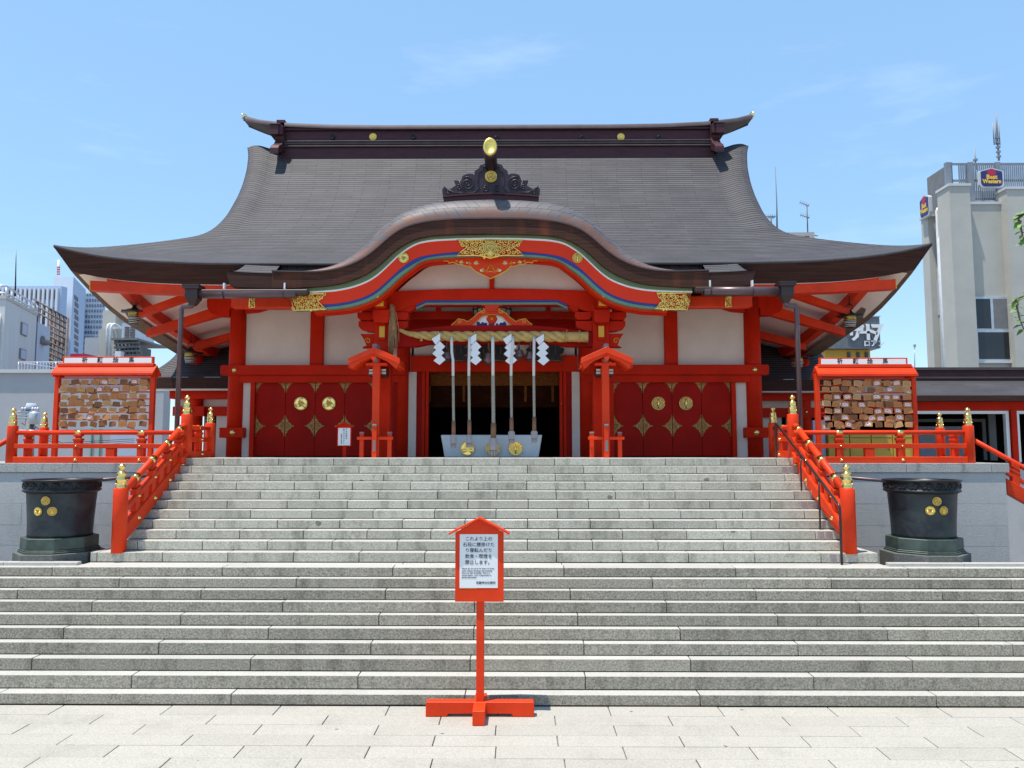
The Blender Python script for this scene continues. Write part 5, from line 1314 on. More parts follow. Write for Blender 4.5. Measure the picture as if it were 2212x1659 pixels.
# dark plaques under the lintel
PL = ['dark lacquered plaque with gilt trim behind the leftmost bell', 'dark lacquered plaque with gilt trim behind the middle bell', 'dark lacquered plaque with gilt trim behind the rightmost bell']
for lb, (a, b_) in zip(PL, ((948, 992), (1032, 1101), (1160 - 1, 1216)) if False else ((943, 1009), (1033, 1094), (1141, 1215))):
    Y = YW - .30; xa, xb = at(a, 760, Y).x, at(b_, 760, Y).x; z0, z1 = AZ(781, Y), AZ(733, Y)
    t = thing('hanging_plaque', ((xa + xb) / 2, Y, z0), lb, 'plaque', 'dark plaques over the entrance')
    pts = []
    for s in (1, -1):
        side = [(0, .0), (-.02, .12), (.03, .2), (.03, .32), (-.02, .4), (-.05, .55), (-.0, .62), (.03, .72), (-.01, .85), (-.06, .93), (.0, 1)]
        seq = side if s > 0 else side[::-1]
        for dx, f in seq: pts.append(((xb if s > 0 else xa) + s * dx * -1, lerp(z0, z1, f)))
    MB().prism(pts[::-1] if False else pts, Y - .02, Y + .02).build('board', M['black'], t, .004)
    tr = MB(); tr.tube([(xa + .03, Y - .022, z0 + .01), ((xa + xb) / 2, Y - .022, z0 + .035), (xb - .03, Y - .022, z0 + .01)], .007, 5)
    for s, xx in ((1, xb), (-1, xa)):
        for f in (.25, .3, .62, .67): tr.tube([(xx - s * .01, Y - .022, lerp(z0, z1, f)), (xx - s * .06, Y - .022, lerp(z0, z1, f))], .008, 5)
    for k in range(4): tr.tube([(xa + (xb - xa) * (.2 + .2 * k), Y - .022, lerp(z0, z1, .3)), (xa + (xb - xa) * (.2 + .2 * k), Y - .022, lerp(z0, z1, .8))], .004, 4)
    tr.build('gilt_trim', M['goldd'], t)
# small brass bell-lamps by the posts
# roofed lantern stands either side of the box
def lantern_stand(s, lb):
    Y = 15.78; X = s * (at(1312, 900, Y).x - at(816.7, 900, Y).x) / 2
    t = thing('lantern_stand', (X, Y, ZP), lb, 'lantern stand', 'roofed lantern stands before the porch columns')
    z = lambda q: AZ(q, Y); k = Y / FPX
    MB().box(X - .075, X + .075, Y - .075, Y + .075, ZP, z(775)).build('post', M['red'], t, .01)
    hw = 53 * k; zp, ze = z(755), z(779); th = 14 * k
    rf = MB()
    for e in (-1, 1):
        q = [(X, zp), (X + e * hw, ze), (X + e * (hw + .02), ze - th * .5), (X + e * (hw - .05), ze - th * 1.55), (X + e * hw * .5, lerp(zp, ze, .5) - th * 1.15), (X, zp - th * 1.2)]
        rf.prism(q if e < 0 else q[::-1], Y - .32, Y + .32)
    ro = rf.build('roof', M['red'], t, .006)
    bd = MB()
    for e in (-1, 1):
        q = [(X, zp + .012), (X + e * (hw + .02), ze + .008), (X + e * (hw + .02), ze - .10), (X, zp - .115)]
        bd.prism(q if e < 0 else q[::-1], Y - .36, Y - .325)
    bd.build('barge_board', M['red'], ro, .004)
    for e in (-1, 1):
        for j in range(7): MB().cbox((X + e * (hw + .012), Y - .28 + j * .09, ze - .15), (.02, .03, .05)).build('rafter_tail', M['red'], ro)
    pg = MB(); pg.prism([(X, z(783) - .02), (X + .045, z(779)), (X + .05, z(775)), (X - .05, z(775)), (X - .045, z(779))][::-1], Y - .385, Y - .362); pg.build('pendant', M['red'], ro)
    cp = MB(); cp.box(X - .045, X + .045, Y - .30, Y - .24, zp - .01, zp + .075); cp.tube([(X + .0, Y - .2, zp + .05), (X, Y + .3, zp + .05)], .05, 10); cp.build('ridge_cap', M['loud'], ro)
    MB().box(X - .22, X + .22, Y - .10, Y + .10, z(790), z(784.5)).build('cross_arm', M['red'], t, .006)
    MB().box(X - .035, X + .035, Y - .12, Y + .0, z(784), z(774)).build('arm_cap', M['loud'], t)
    lb_ = MB(); lb_.box(X - .185, X + .185, Y + .08, Y + .40, z(812), z(794)); lo = lb_.build('lamp_body', M['black'], t, .02)
    pn = MB()
    for xx in (-.13, .0, .13):
        for zz in (.20, .62): pn.box(X + xx - .045, X + xx + .045, Y + .070, Y + .079, lerp(z(810), z(795), zz), lerp(z(810), z(795), zz + .3))
    pn.build('lamp_pane', M['lamp'], lo)
    # base fence: two short posts, cross rail, blue-grey caps
    for e in (-1, 1):
        MB().box(X + e * .285 - .043, X + e * .285 + .043, Y - .045, Y + .045, ZP, z(937)).build('base_post', M['red'], t, .006)
        MB().cbox((X + e * .285, Y, z(935)), (.09, .10, .04)).build('post_cap', M['loud'], t, .008)
    MB().box(X - .37, X + .37, Y - .105, Y - .076, z(950), z(943.5)).build('base_rail', M['red'], t, .005)
    MB().box(X - .045, X + .045, Y - .17, Y - .107, ZP, z(921)).build('base_post', M['red'], t, .006)
    MB().cbox((X, Y - .14, z(919)), (.09, .09, .045)).build('post_cap', M['loud'], t, .008)
    MB().box(X - .026, X + .026, Y - .176, Y - .171, z(975), z(951)).build('name_plate', M['loud'], t)
    return t
lantern_stand(-1, 'vermilion lantern stand with a small gabled roof, left of the offering box')
lantern_stand(1, 'vermilion lantern stand with a small gabled roof, right of the offering box')
# small notice by the left doors
Y = 15.95
sn = thing('notice_sign', (at(744, 985, Y).x, Y, ZP), 'small red roofed notice standing before the left hall doors', 'sign')
X = sn.location.x; z = lambda q: AZ(q, Y); k = Y / FPX
MB().box(X - .035, X + .035, Y - .02, Y + .02, ZP, z(958)).build('post', M['redh'], sn)
MB().prism([(X - 15.5 * k, z(964)), (X + 15.5 * k, z(964)), (X + 15.5 * k, z(922)), (X, z(914)), (X - 15.5 * k, z(922))], Y - .05, Y - .021).build('board', M['redh'], sn)
MB().prism([(X - 20 * k, z(924)), (X, z(914.5)), (X + 20 * k, z(924)), (X + 20 * k, z(921.5)), (X, z(911.5)), (X - 20 * k, z(921.5))], Y - .10, Y).build('roof', M['redh'], sn)
pp = box('paper', M['paper'], sn, X - 13 * k, X + 13 * k, Y - .054, Y - .0505, z(962), z(924.5))
for s_, dx, q0, q1, sz in (('千社札等は', 4.8, 928, 947, .042), ('貼らないで下さい', -.6, 928, 957, .040), ('花園神社社務所', -5.8, 938.5, 958, .030)):
    for j, ch in enumerate(s_): text('lettering', ch, sz, (X + dx * k, Y - .056, z(lerp(q0, q1, j / (len(s_) - 1)))), M['ink'], pp)
# hanging bronze lanterns under the eave corners
def eave_lantern(px, py0, py1, Y, lb, dk=1.):
    X = at(px, py1, Y).x; z = lambda q: AZ(q, Y, px); k = Y / FPX * 1.0
    zt_ = z(py0); zb2 = z(py1); h = zt_ - zb2
    t = thing('hanging_lantern', (X, Y, zb2), lb, 'lantern', 'bronze lanterns under the eaves')
    mb = MB(); mb.tube([(X, Y, zt_), (X, Y, zt_ - .30 * h)], .009, 6)
    mb.tube([(X + q[0] * k * 10, Y, zt_ - q[1] * h) for q in ((0, .22), (-.55, .30), (-.75, .36), (-.55, .41), (0, .42), (.55, .41), (.75, .36), (.55, .30), (0, .22))], .010, 6)
    mb.build('hook', M['bronzed'], t)
    zr_ = zt_ - .42 * h; r = 29.5 * k
    hexp = [(r * .12, 0), (r * .20, -.08 * h), (r * .45, -.15 * h), (r * .8, -.18 * h), (r * 1.02, -.19 * h), (r * 1.0, -.215 * h), (r * .4, -.22 * h)]
    MB().lathe(hexp, (X, Y, zr_), 6).build('roof', M['bronzed'], t)
    MB().lathe([(.012, .05 * h), (.03, .03 * h), (.03, .0), (.04, -.03 * h)], (X, Y, zr_ - .0), 12).build('knob', M['goldd'], t)
    zb_ = zr_ - .20 * h; rb = r * .44
    bo = MB().lathe([(rb, 0), (rb * 1.04, -.16 * h), (rb * .8, -.36 * h), (rb * .55, -.37 * h)], (X, Y, zb_), 6, M=Matrix.Rotation(R(0), 3, 'Z')).build('body', M['bronzed'], t)
    gl = MB()
    for f, m_ in ((.03, 1.015), (.07, 1.02), (.115, 1.03)): gl.lathe([(rb * m_, .012 * h), (rb * m_ + .004, 0), (rb * m_, -.012 * h)], (X, Y, zb_ - f * h), 6, cap=False)
    gl.build('gilt_band', M['goldm'], bo)
    wl = MB()
    for f, m_ in ((.18, 1.03), (.225, .99), (.28, .92), (.33, .86)): wl.lathe([(rb * m_ * 1.01, .011 * h), (rb * m_ * 1.0, -.011 * h)], (X, Y, zb_ - f * h), 6, cap=False)
    wl.build('pane', M['lamp'], bo)
    return t
eave_lantern(289, 628, 702, 16.95, 'bronze lantern hanging under the left front corner of the eave')
eave_lantern(411, 724, 786, 19.6, 'bronze lantern hanging deep under the left side eave')
eave_lantern(1837, 640, 709, 16.95, 'bronze lantern hanging under the right front corner of the eave')
eave_lantern(1722, 738, 795, 19.6, 'bronze lantern hanging deep under the right side eave, behind the downpipe')
# black framed lamp inside the porch
Y = 17.1; X = 0
pl_ = thing('porch_lamp', (at(1063, 675, Y).x, Y, AZ(688, Y)), 'black framed paper lamp behind the carved strut under the porch', 'lantern')
X = pl_.location.x
zz0, zz1 = AZ(694, Y), AZ(661, Y)
MB().lathe([(.36, 0), (.40, .12), (.42, .26), (.40, zz1 - zz0)], (X, Y, zz0), 6).build('shade', M['lamp'], pl_)
fr_ = MB()
for f, r in ((0, .37), (.12, .41), (.26, .43), (zz1 - zz0, .41)): fr_.tube([(X + r * math.cos(i * math.pi / 3), Y + r * math.sin(i * math.pi / 3), zz0 + f) for i in range(7)], .014, 5)
for i in range(12):
    a = i * math.pi / 6; q = (1 if i % 2 == 0 else .868); fr_.tube([(X + r * q * math.cos(a), Y + r * q * math.sin(a), zz0 + f) for f, r in ((0, .37), (.12, .41), (.26, .43), (zz1 - zz0, .41))], .012, 5)
fr_.build('frame', M['black'], pl_)

# ================================================================ VOTIVE TABLET RACKS
ORD = ['first', 'second', 'third', 'fourth', 'fifth', 'sixth', 'seventh', 'eighth', 'ninth', 'tenth', 'eleventh']
def tablet_mesh(kind):
    mb = MB(); w_, h_ = .172, .118; t = .012
    pts = [(-w_ / 2, -h_ / 2), (w_ / 2, -h_ / 2), (w_ / 2, h_ * .40), (w_ * .30, h_ / 2), (-w_ * .30, h_ / 2), (-w_ / 2, h_ * .40)]
    mb.prism(pts, -t, 0); mats = [M['wood']]
    if kind == 'dark': mats = [M['wood2']]
    if kind == 'pale': mats = [M['wood3']]
    mats.append(M['ink'] if kind in ('plain', 'pale', 'dark') else M['picw']); mats.append(M['picr'])
    rg_ = random.Random(kind)
    mb.cur = 1
    if kind in ('plain', 'pale', 'dark'):
        for c in range(5):   # handwritten columns
            x = .055 - c * .026; z = h_ * .34
            while z > -h_ * .36:
                l = rg_.uniform(.004, .010); 
                if rg_.random() < .8: mb.box(x - .003, x + .003, -t - .0008, -t - .0002, z - l, z)
                z -= l + .004
    else:
        mb.prism([(-.062, -.034), (.052, -.036), (.060, -.005), (.035, .030), (-.02, .036), (-.058, .022)], -t - .001, -t - .0003)
        mb.cur = 2
        for x, z, r in ((-.015, .005, .017), (.03, -.012, .011), (-.045, -.016, .009), (.012, .024, .007)):
            mb.prism([(x + r * math.cos(i * .785), z + r * .8 * math.sin(i * .785)) for i in range(8)], -t - .002, -t - .0011)
    mb.cur = 0
    me = mb.build('votive_tablet', mats, None); d = me.data; bpy.data.objects.remove(me); return d
TM = {k: tablet_mesh(k) for k in ('plain', 'dark', 'pale', 'painted')}
def rack(s, lb):
    Y = 15.2; side = 'left' if s < 0 else 'right'
    if s < 0: xl, xr, rl, rr, sl, sr = 124, 330, 109, 349, 135, 331; tz = (770, 787, 790, 811.5, 817, 926)
    else: xl, xr, rl, rr, sl, sr = 1765, 1973, 1752, 1984, 1770, 1961; tz = (774, 791, 793, 815, 820, 927)
    z = lambda q: AZ(q, Y); x = lambda q: at(q, 850, Y).x
    xL, xR = x(xl), x(xr)
    t = thing('tablet_rack', ((xL + xR) / 2, Y, 2.557), lb, 'tablet rack', 'roofed racks of votive tablets')
    for q in (xL, xR):
        for yy in (Y,):
            MB().box(q - .045, q + .045, yy - .045, yy + .045, 2.557, z(tz[3]) + .06).build('post', M['red'], t, .006)
    # gabled roof
    pkz = z(tz[2]); ez = z(tz[3]); yh = .19
    x0, x1 = at(rl, 805, Y + s * yh).x, at(rr, 805, Y - s * yh).x
    prof = [(-yh, ez), (-yh, ez + .05), (-yh + .03, ez + .052), (-yh + .03, ez + .07), (0, pkz + .02), (yh, ez + .05), (yh, ez), (yh - .04, ez), (0, pkz - .07), (-yh + .04, ez)]
    r = MB(); r.prism([(Y + a, b_) for a, b_ in prof][::-1], x0, x1, 'x'); ro = r.build('roof', M['red'], t, .006)
    for q in (x0 + .02, x1 - .10):
        MB().prism([(Y - .17, ez - .03), (Y + .17, ez - .03), (Y + .12, ez + .04), (Y, pkz - .08), (Y - .12, ez + .04)][::-1], q, q + .06, 'x').build('gable_board', M['red'], ro, .005)
    MB().box(x0 + .05, x1 - .05, Y - .06, Y + .06, pkz - .02, pkz + .05).build('ridge_beam', M['red'], ro, .01)
    # name board
    s0, s1 = x(sl), x(sr); yb_ = Y - .05
    bd = MB().box(s0, s1, yb_, yb_ + .06, z(tz[1]), z(tz[0])).build('name_board', M['red'], t, .004)
    MB().box(s0 + .035, s1 - .035, yb_ - .003, yb_ - .0005, z(tz[1]) + .03, z(tz[0]) - .025).build('panel', M['white'], bd)
    zc_ = (z(tz[1]) + .03 + z(tz[0]) - .025) / 2
    for ch, q in zip('祈願絵馬', (183, 216, 250, 284) if s < 0 else (1814, 1848, 1879, 1912)):
        text('lettering', ch, .112, (at(q, 780, yb_).x, yb_ - .005, zc_), M['ink'], bd, bold=.0025)
    # rails that carry the tablets
    zs = [lerp(z(tz[4]), z(tz[5]), f) for f in (.03, .16, .31, .45, .585, .72, .86)]
    hr = [zs[i] + .03 for i in range(len(zs))]
    for q in hr: MB().box(xL + .045, xR - .045, Y - .02, Y + .02, q, q + .022).build('hanging_rail', M['red'], t)
    MB().box(xL + .046, xR - .046, Y - .03, Y + .03, z(tz[5]) - .06, z(tz[5]) - .02).build('bottom_rail', M['red'], t, .004)
    rg_ = random.Random(21 + s)
    for r_, zq in enumerate(zs):
        nn = 10 if r_ % 2 else 9; wd = (xR - xL - .14)
        for c in range(nn):
            xx = xL + .07 + wd * (c + .5) / nn + rg_.gauss(0, .010) + (.0 if r_ % 2 else (.01))
            if s < 0: kind = rg_.choices(['plain', 'painted', 'pale', 'dark'], [58, 18, 14, 10])[0]
            else: kind = rg_.choices(['plain', 'painted', 'pale', 'dark'], [34, 34, 8, 24])[0]
            if r_ == 6 and s < 0: kind = rg_.choice(['dark', 'plain'])
            rn = 'top' if r_ == 0 else ('bottom' if r_ == 6 else ORD[r_])
            lay = rg_.choice((0, 0, 1)); jz = rg_.gauss(0, .010)
            nm = {'plain': 'plain wooden', 'painted': 'red and white painted', 'pale': 'pale wooden', 'dark': 'dark weathered'}[kind]
            def hang(kd, dx, dy, dz_, lab):
                o = bpy.data.objects.new('votive_tablet', TM[kd]); COL.objects.link(o)
                o.location = (xx + dx, Y - .03 - dy, zq - .052 + jz + dz_); o.rotation_euler = (R(rg_.uniform(-7, 3)), R(rg_.gauss(0, 6)), R(rg_.gauss(0, 9)))
                q = rg_.uniform(.84, .98); o.scale = (q, 1, q)
                tag(o, lab, 'votive tablet', f'votive tablets hanging on the {side} rack')
            hang(kind, 0, .022 + lay * .016, 0, f'{nm} votive tablet, {ORD[c]} from left in {rn} row of {side} rack')
            if rg_.random() < .45:
                k2 = rg_.choice(['dark', 'plain', 'painted'])
                hang(k2, rg_.choice((-1, 1)) * rg_.uniform(.02, .06), 0, rg_.choice((-.04, .03, -.03)), f'tablet half hidden behind the {ORD[c]} from left in {rn} row of {side} rack')
    return t
rack(-1, 'vermilion rack of votive tablets on the terrace left of the stairs')
rack(1, 'vermilion rack of votive tablets on the terrace right of the stairs')

# ================================================================ WINGS BESIDE THE HALL
def wing(s, lb):
    Ye_ = 20.6; Yw_ = 21.5
    z = lambda q, Y=Ye_: AZ(q, Y); off = 0 if s < 0 else 6
    xo = 9.45; xi = 5.0
    t = thing('corridor_wing', (s * 8, Yw_, 2.55), lb, 'corridor', 'low wings joined to the hall')
    ze = z(814 + off); zt_ = ze + 2.3; r = MB()
    n = 24; rows, us = [], []
    for i in range(n + 1):
        q = i / n; zz = ze + (zt_ - ze) * (.45 * q + .55 * q ** 1.7); y = Ye_ + q * 2.4
        w_ = lerp(xo + .2, xo - .25, sstep(0, .5, q)); row = []
        for j in range(21):
            u = j / 20; x = lerp(xi, w_, u); row.append(Vector((s * x, y, zz + .10 * sstep(.9, 1, u) - .15 * sstep(.97, 1, u))))
        rows.append(row); us.append([(p.x + 20, 8 - q * 2.8) for p in row])
    r.grid(rows, us, flip=(s > 0)); ro = r.build('roof', M['roof'], t)
    MB().grid([[Vector((s * x, 2 * (Ye_ + 2.4) - y, z_)) for x in (xi, xo - .25)] for y, z_ in ((Ye_, ze), (Ye_ + 2.4, zt_))]).build('rear_slope', M['roof'], ro)
    a, b_ = sorted((s * xi, s * (xo + .2)))
    MB().box(a, b_, Ye_, Ye_ + .35, z(838 + off), ze - .002).build('eave_edge', M['bark'], ro)
    MB().box(a, b_, Ye_ + .1, Ye_ + .4, z(841 + off), z(838.3 + off)).build('eave_fillet', M['white'], ro)
    zw = lambda q: AZ(q + off * .6, Yw_ - .1)
    a2, b2 = sorted((s * xi, s * (xo - .35)))
    MB().box(a2, b2, Yw_ - .35, Yw_ + .1, zw(862), zw(841)).build('beam', M['redh'], t)
    MB().box(a2, b2, Yw_, Yw_ + .1, zw(879), zw(861)).build('wall_panel', M['plaster'], t)
    MB().box(a2, b2, Yw_ - .12, Yw_ + .12, zw(898), zw(878)).build('tie_beam', M['redh'], t)
    for xx in (xo - .95, ):
        MB().lathe([(.21, 0), (.21, 3.2)], (s * xx, Yw_ - .05, 2.5), 20).build('column', M['redh'], t)
        stud(t, (s * xx, Yw_ - .27, zw(887)), (0, -1, 0), .04)
        MB().box(s * xx - .34, s * xx + .34, Yw_ - .265, Yw_ - .0, zw(899), zw(878)).build('column_tie', M['redh'], t)
    MB().box(a2 if s > 0 else s * (xo - 1.2), s * (xo - 1.2) if s > 0 else b2, Yw_ + .05, Yw_ + .1, 2.5, zw(897)).build('wall', M['dark'], t)
    sl = MB(); x = xi
    while x < xo - 1.2: sl.cbox((s * x, Yw_ + .02, 3.1), (.05, .05, 1.5)); x += .17
    sl.build('slat_screen', M['lou'], t)
    MB().box(*sorted((s * (xo - 2.55), s * (xo - 1.55))), Yw_ - .02, Yw_ + .015, 2.5, zw(898)).build('wall_panel', M['plaster'], t)
    return t
wing(-1, 'low grey roofed red corridor wing joined to the left side of the hall')
wing(1, 'low grey roofed red corridor wing joined to the right side of the hall')
# long side hall on the right
Y = 22.2; Yf = 20.9
t = thing('side_hall', (12, Y, 1.5), 'long low red side hall with a dark ridge roof at the right edge', 'hall')
z = lambda q, yy=Yf: AZ(q, yy, 2050)
xa, xb = 9.7, 19.
r = MB(); rows = [[Vector((x, Yf + q * 1.2, lerp(z(854), z(822, Yf + 1.2), q))) for x in (xa, 12, 15, xb)] for q in (0, .5, 1)]
r.grid(rows, [[(p.x, 4 - p.y * 1.12) for p in row] for row in rows], smooth=False); ro = r.build('roof', M['roof'], t)
MB().box(xa, xb, Yf, Yf + .4, z(866), z(854) - .003).build('eave_edge', M['bark'], ro)
Yq = Yf + 1.21
MB().box(xa + .2, xb, Yq, Yq + .6, z(824, Yq) - .4, z(818, Yq)).build('ridge_course', M['ridge'], ro)
MB().box(xa + .2, xb, Yq - .06, Yq + .6, z(817.8, Yq), z(814, Yq)).build('ridge_course', M['ridgel'], ro)
MB().box(xa + .2, xb, Yq + .03, Yq + .6, z(813.8, Yq), z(800, Yq)).build('ridge_course', M['ridge'], ro)
MB().box(xa + .2, xb, Yq - .08, Yq + .6, z(799.8, Yq), z(794, Yq)).build('ridge_cap', M['ridgel'], ro)
Yw_ = Yf + .35; zw = lambda q: AZ(q, Yw_, 2050)
MB().box(xa, xb, Yw_, Yw_ + .2, zw(887), zw(865)).build('beam', M['redh'], t)
MB().box(xa, xb, Yw_ + 3.4, Yw_ + 3.5, .5, 5).build('rear_wall', M['dark'], t)
MB().box(xa, xb, Yw_ + .2, Yw_ + 3.4, 4.02, 4.05).build('ceiling', M['dark'], t)
MB().box(xa, xb, Yw_ + .0, Yw_ + 3.4, 2.42, 2.46).build('floor', M['brownc'], t)
MB().box(xa, xb, Yw_ + .0, Yw_ + .15, ZG, 2.415).build('base_wall', M['wallst'], t)
for q0, q1 in ((2184, 2196), (1966, 1976), (2350, 2362)):
    MB().box(AX(q0, 930, Yw_), AX(q1, 930, Yw_), Yw_ - .05, Yw_ + .15, 2.0, zw(886)).build('column', M['redh'], t)
for q0, q1 in ((1978, 2182), (2198, 2348)):
    f = MB(); x0, x1 = AX(q0, 930, Yw_), AX(q1, 930, Yw_); zt_ = zw(887.5)
    f.box(x0, x1, Yw_ + .02, Yw_ + .14, zt_ - .08, zt_); f.box(x0, x0 + .08, Yw_ + .02, Yw_ + .14, 2.46, zt_ - .081); f.box(x1 - .09, x1, Yw_ + .02, Yw_ + .14, 2.46, zt_ - .081)
    f.build('opening_frame', M['white'], t)
f = MB(); x0, x1 = AX(1978, 930, Yw_ + 2), AX(2130, 930, Yw_ + 2); zz = AZ(905, Yw_ + 2, 2050)
f.box(x0, x1, Yw_ + 2, Yw_ + 2.05, zz - .09, zz); f.box(x1 - .1, x1, Yw_ + 2, Yw_ + 2.05, 2.5, zz - .091); f.build('inner_frame', M['loud'], t)
f = MB(); f.box(AX(1985, 930, Yw_ + 2.3), AX(2090, 930, Yw_ + 2.3), Yw_ + 2.3, Yw_ + 2.35, 2.5, AZ(921, Yw_ + 2.3, 2050)); f.build('window', M['gblue'], t)
f = MB(); f.box(AX(2137, 930, Yw_ + 1), AX(2152, 930, Yw_ + 1), Yw_ + 1, Yw_ + 1.05, 2.5, 3.9); f.build('inner_panel', M['loud'], t)
# yellow lockers behind the right rack
Yl = 19.4; x0 = AX(1790, 960, Yl)
lk = thing('locker_row', (x0 + .9, Yl, 2.56), 'row of ochre yellow lockers behind the right tablet rack', 'locker')
for i in range(4):
    a = x0 + i * .54; b_ = MB().box(a, a + .52, Yl, Yl + .45, 2.57, AZ(932, Yl, 1900)).build('locker_door', M['yel'], lk, .008)
    h = MB(); h.box(a + .02, a + .50, Yl - .004, Yl - .0005, AZ(946, Yl, 1900), AZ(945, Yl, 1900)); h.build('door_seam', M['joint'], b_)
    hd = MB(); hd.tube([(a + .42, Yl - .01, 2.80), (a + .42, Yl - .05, 2.82), (a + .42, Yl - .05, 2.92), (a + .42, Yl - .01, 2.94)], .012, 6); hd.build('handle', M['frame'], b_)
gp = MB().box(x0 - .34, x0 - .03, Yl + .1, Yl + .2, 2.57, 3.55).build('glass_panel', M['gblue'], None); tag(gp, 'pale glass panel beside the yellow lockers behind the right rack', 'panel')

# ================================================================ CITY BEHIND
def onplane(px, py, A, B):
    d = _fw + _rt * ((px - 1106) / FPX) - _up * ((py - 829.5) / FPX)
    e = (B[0] - A[0], B[1] - A[1]); den = d.x * e[1] - d.y * e[0]
    k = ((A[0] - CAMP.x) * e[1] - (A[1] - CAMP.y) * e[0]) / den
    return CAMP + d * k
def onbox(mb, pxs, A, B, out, t0=.0, t1=.03):
    """block on the wall A-B covering photo rectangle pxs=(x0,y0,x1,y1), standing t1 proud"""
    x0, y0, x1, y1 = pxs; c = onplane((x0 + x1) / 2, (y0 + y1) / 2, A, B)
    p = onplane(x0, (y0 + y1) / 2, A, B); q = onplane(x1, (y0 + y1) / 2, A, B); zt_ = onplane((x0 + x1) / 2, y0, A, B).z; zb2 = onplane((x0 + x1) / 2, y1, A, B).z
    o = Vector(out).normalized(); f = lambda w_, zz, t: Vector((w_.x, w_.y, zz)) + o * t
    mb.hexa([f(p, zb2, t1), f(q, zb2, t1), f(q, zt_, t1), f(p, zt_, t1)], [f(p, zb2, t0), f(q, zb2, t0), f(q, zt_, t0), f(p, zt_, t0)]); return mb
def block(name, mat, par, pts, z0, z1):
    z0 = ZG - .02 if z0 <= 0 else z0
    return MB().prism(pts, z0, z1, 'z').build(name, mat, par)
# --- grey block with roof terrace, left
Y = 30.; x0, x1 = at(-120, 900, Y).x, at(352, 900, Y).x; zt_ = AZ(806, Y, 60)
t = thing('grey_building', ((x0 + x1) / 2, Y, 0), 'plain grey building with a railed roof terrace behind the left terrace', 'building')
block('wall', M['greyc'], t, [(x0, Y), (x1, Y), (x1, Y + .6), (x1 - 3, Y + 7), (x0, Y + 7)], -.02, zt_)
block('parapet', M['whitec'], t, [(x0 - .1, Y - .12), (x1 + .1, Y - .12), (x1 + .1, Y + .6), (x1 - 2.9, Y + 7), (x0 - .1, Y + 7)], zt_ + .002, zt_ + .14)
rl = MB(); xa, xb = at(40, 790, Y + .4).x, at(262, 790, Y + .4).x; zr1 = AZ(782, Y + .4, 100)
rl.tube([(xa, Y + .4, zr1), (xb, Y + .4, zr1)], .025, 6); rl.tube([(xa, Y + .4, zr1), (xa + .3, Y + 3, zr1)], .02, 6)
for i in range(34): x = lerp(xa, xb, i / 33); rl.tube([(x, Y + .4, zt_ + .14), (x, Y + .4, zr1)], .012 if i % 6 else .025, 5)
rl.build('roof_railing', M['frame'], t)
lw = MB(); lw.box(at(2, 0, Y).x, at(8, 0, Y).x, Y - .03, Y - .002, ZG, zt_ - .02); lw.build('drain_strip', M['pipe'], t)
for q in ((240, 936, 322, 985),):
    w_ = MB().box(at(q[0], 950, Y).x, at(q[2], 950, Y).x, Y - .06, Y - .01, AZ(q[3], Y, 280), AZ(q[1], Y, 280)).build('window', M['gblue'], t)
for q in (196, 214):
    w_ = MB().box(at(q, 950, Y).x, at(q + 3, 950, Y).x, Y - .07, Y - .01, 1.5, AZ(926, Y, 200)).build('window_frame', M['mint'], t)
# --- white block with two small windows, far left
A = (at(12.2, 646, 40).x, 40.); zt_ = at(12.2, 646, 40).z; kk = (zt_ - 2.8) * FPX / 293.6; B = (at(79.8, 678.4, kk).x, kk)
t = thing('white_building', (A[0], A[1], 0), 'white rendered building with two small windows at the far left', 'building')
block('wall', M['whitec'], t, [A, B, (B[0] - 9, B[1] + 2), (A[0] - 9, A[1])], 0, zt_)
block('parapet', M['cream'], t, [(A[0] + .06, A[1] - .06), (B[0] + .06, B[1]), (B[0] - 9, B[1] + 2), (A[0] - 9, A[1] - .06)], zt_ + .002, zt_ + .18)
dn = Vector((B[1] - A[1], -(B[0] - A[0]), 0)).normalized()
for q in ((44, 698, 57, 725), (41, 754, 54, 777)):
    fr_ = onbox(MB(), q, A, B, dn, .005, .06).build('window', M['loud'], t)
    onbox(MB(), (q[0] + 1.5, q[1] + 2, q[2] - 1.5, q[3] - 2), A, B, dn, .062, .075).build('pane', M['gblue'], fr_)
pp = MB(); c = onplane(17, 700, A, B) ; 
MB().tube([(A[0] - .25, A[1] - .12, ZG), (A[0] - .25, A[1] - .12, zt_ - .8)], .10, 8).build('downpipe', M['pipe'], t)
rl = MB()
for (a, b_) in (((0, 617), (78, 653)), ((0, 633), (78, 664))):
    rl.tube([at(a[0] - 14, a[1] - 2, 40), at(a[0] + 14, a[1] + 1, 40.2), at(b_[0], b_[1] + 6, kk)], .05, 6)
for i in range(6): q = i / 5; p = at(14 + q * 66, 622 + q * 38, lerp(40.2, kk, q)); rl.tube([(p.x, p.y, zt_), p], .06, 6)
rl.build('roof_railing', M['frame'], t)
C_ = (at(109, 711, kk + 3).x, kk + 3)
block('annex', M['gblue'], t, [(B[0] + .02, B[1] + .1), C_, (C_[0] - 6, C_[1] + 2), (B[0] - 6, B[1] + 2)], 0, onplane(85, 698, B, C_).z)
vh = MB(); c = onplane(90, 734, B, C_); vh.lathe([(.5, 0), (.5, .18), (.38, .42), (.05, .55)], (c.x, c.y - .05, c.z - .3), 12); vh.build('vent_hood', M['loud'], t)
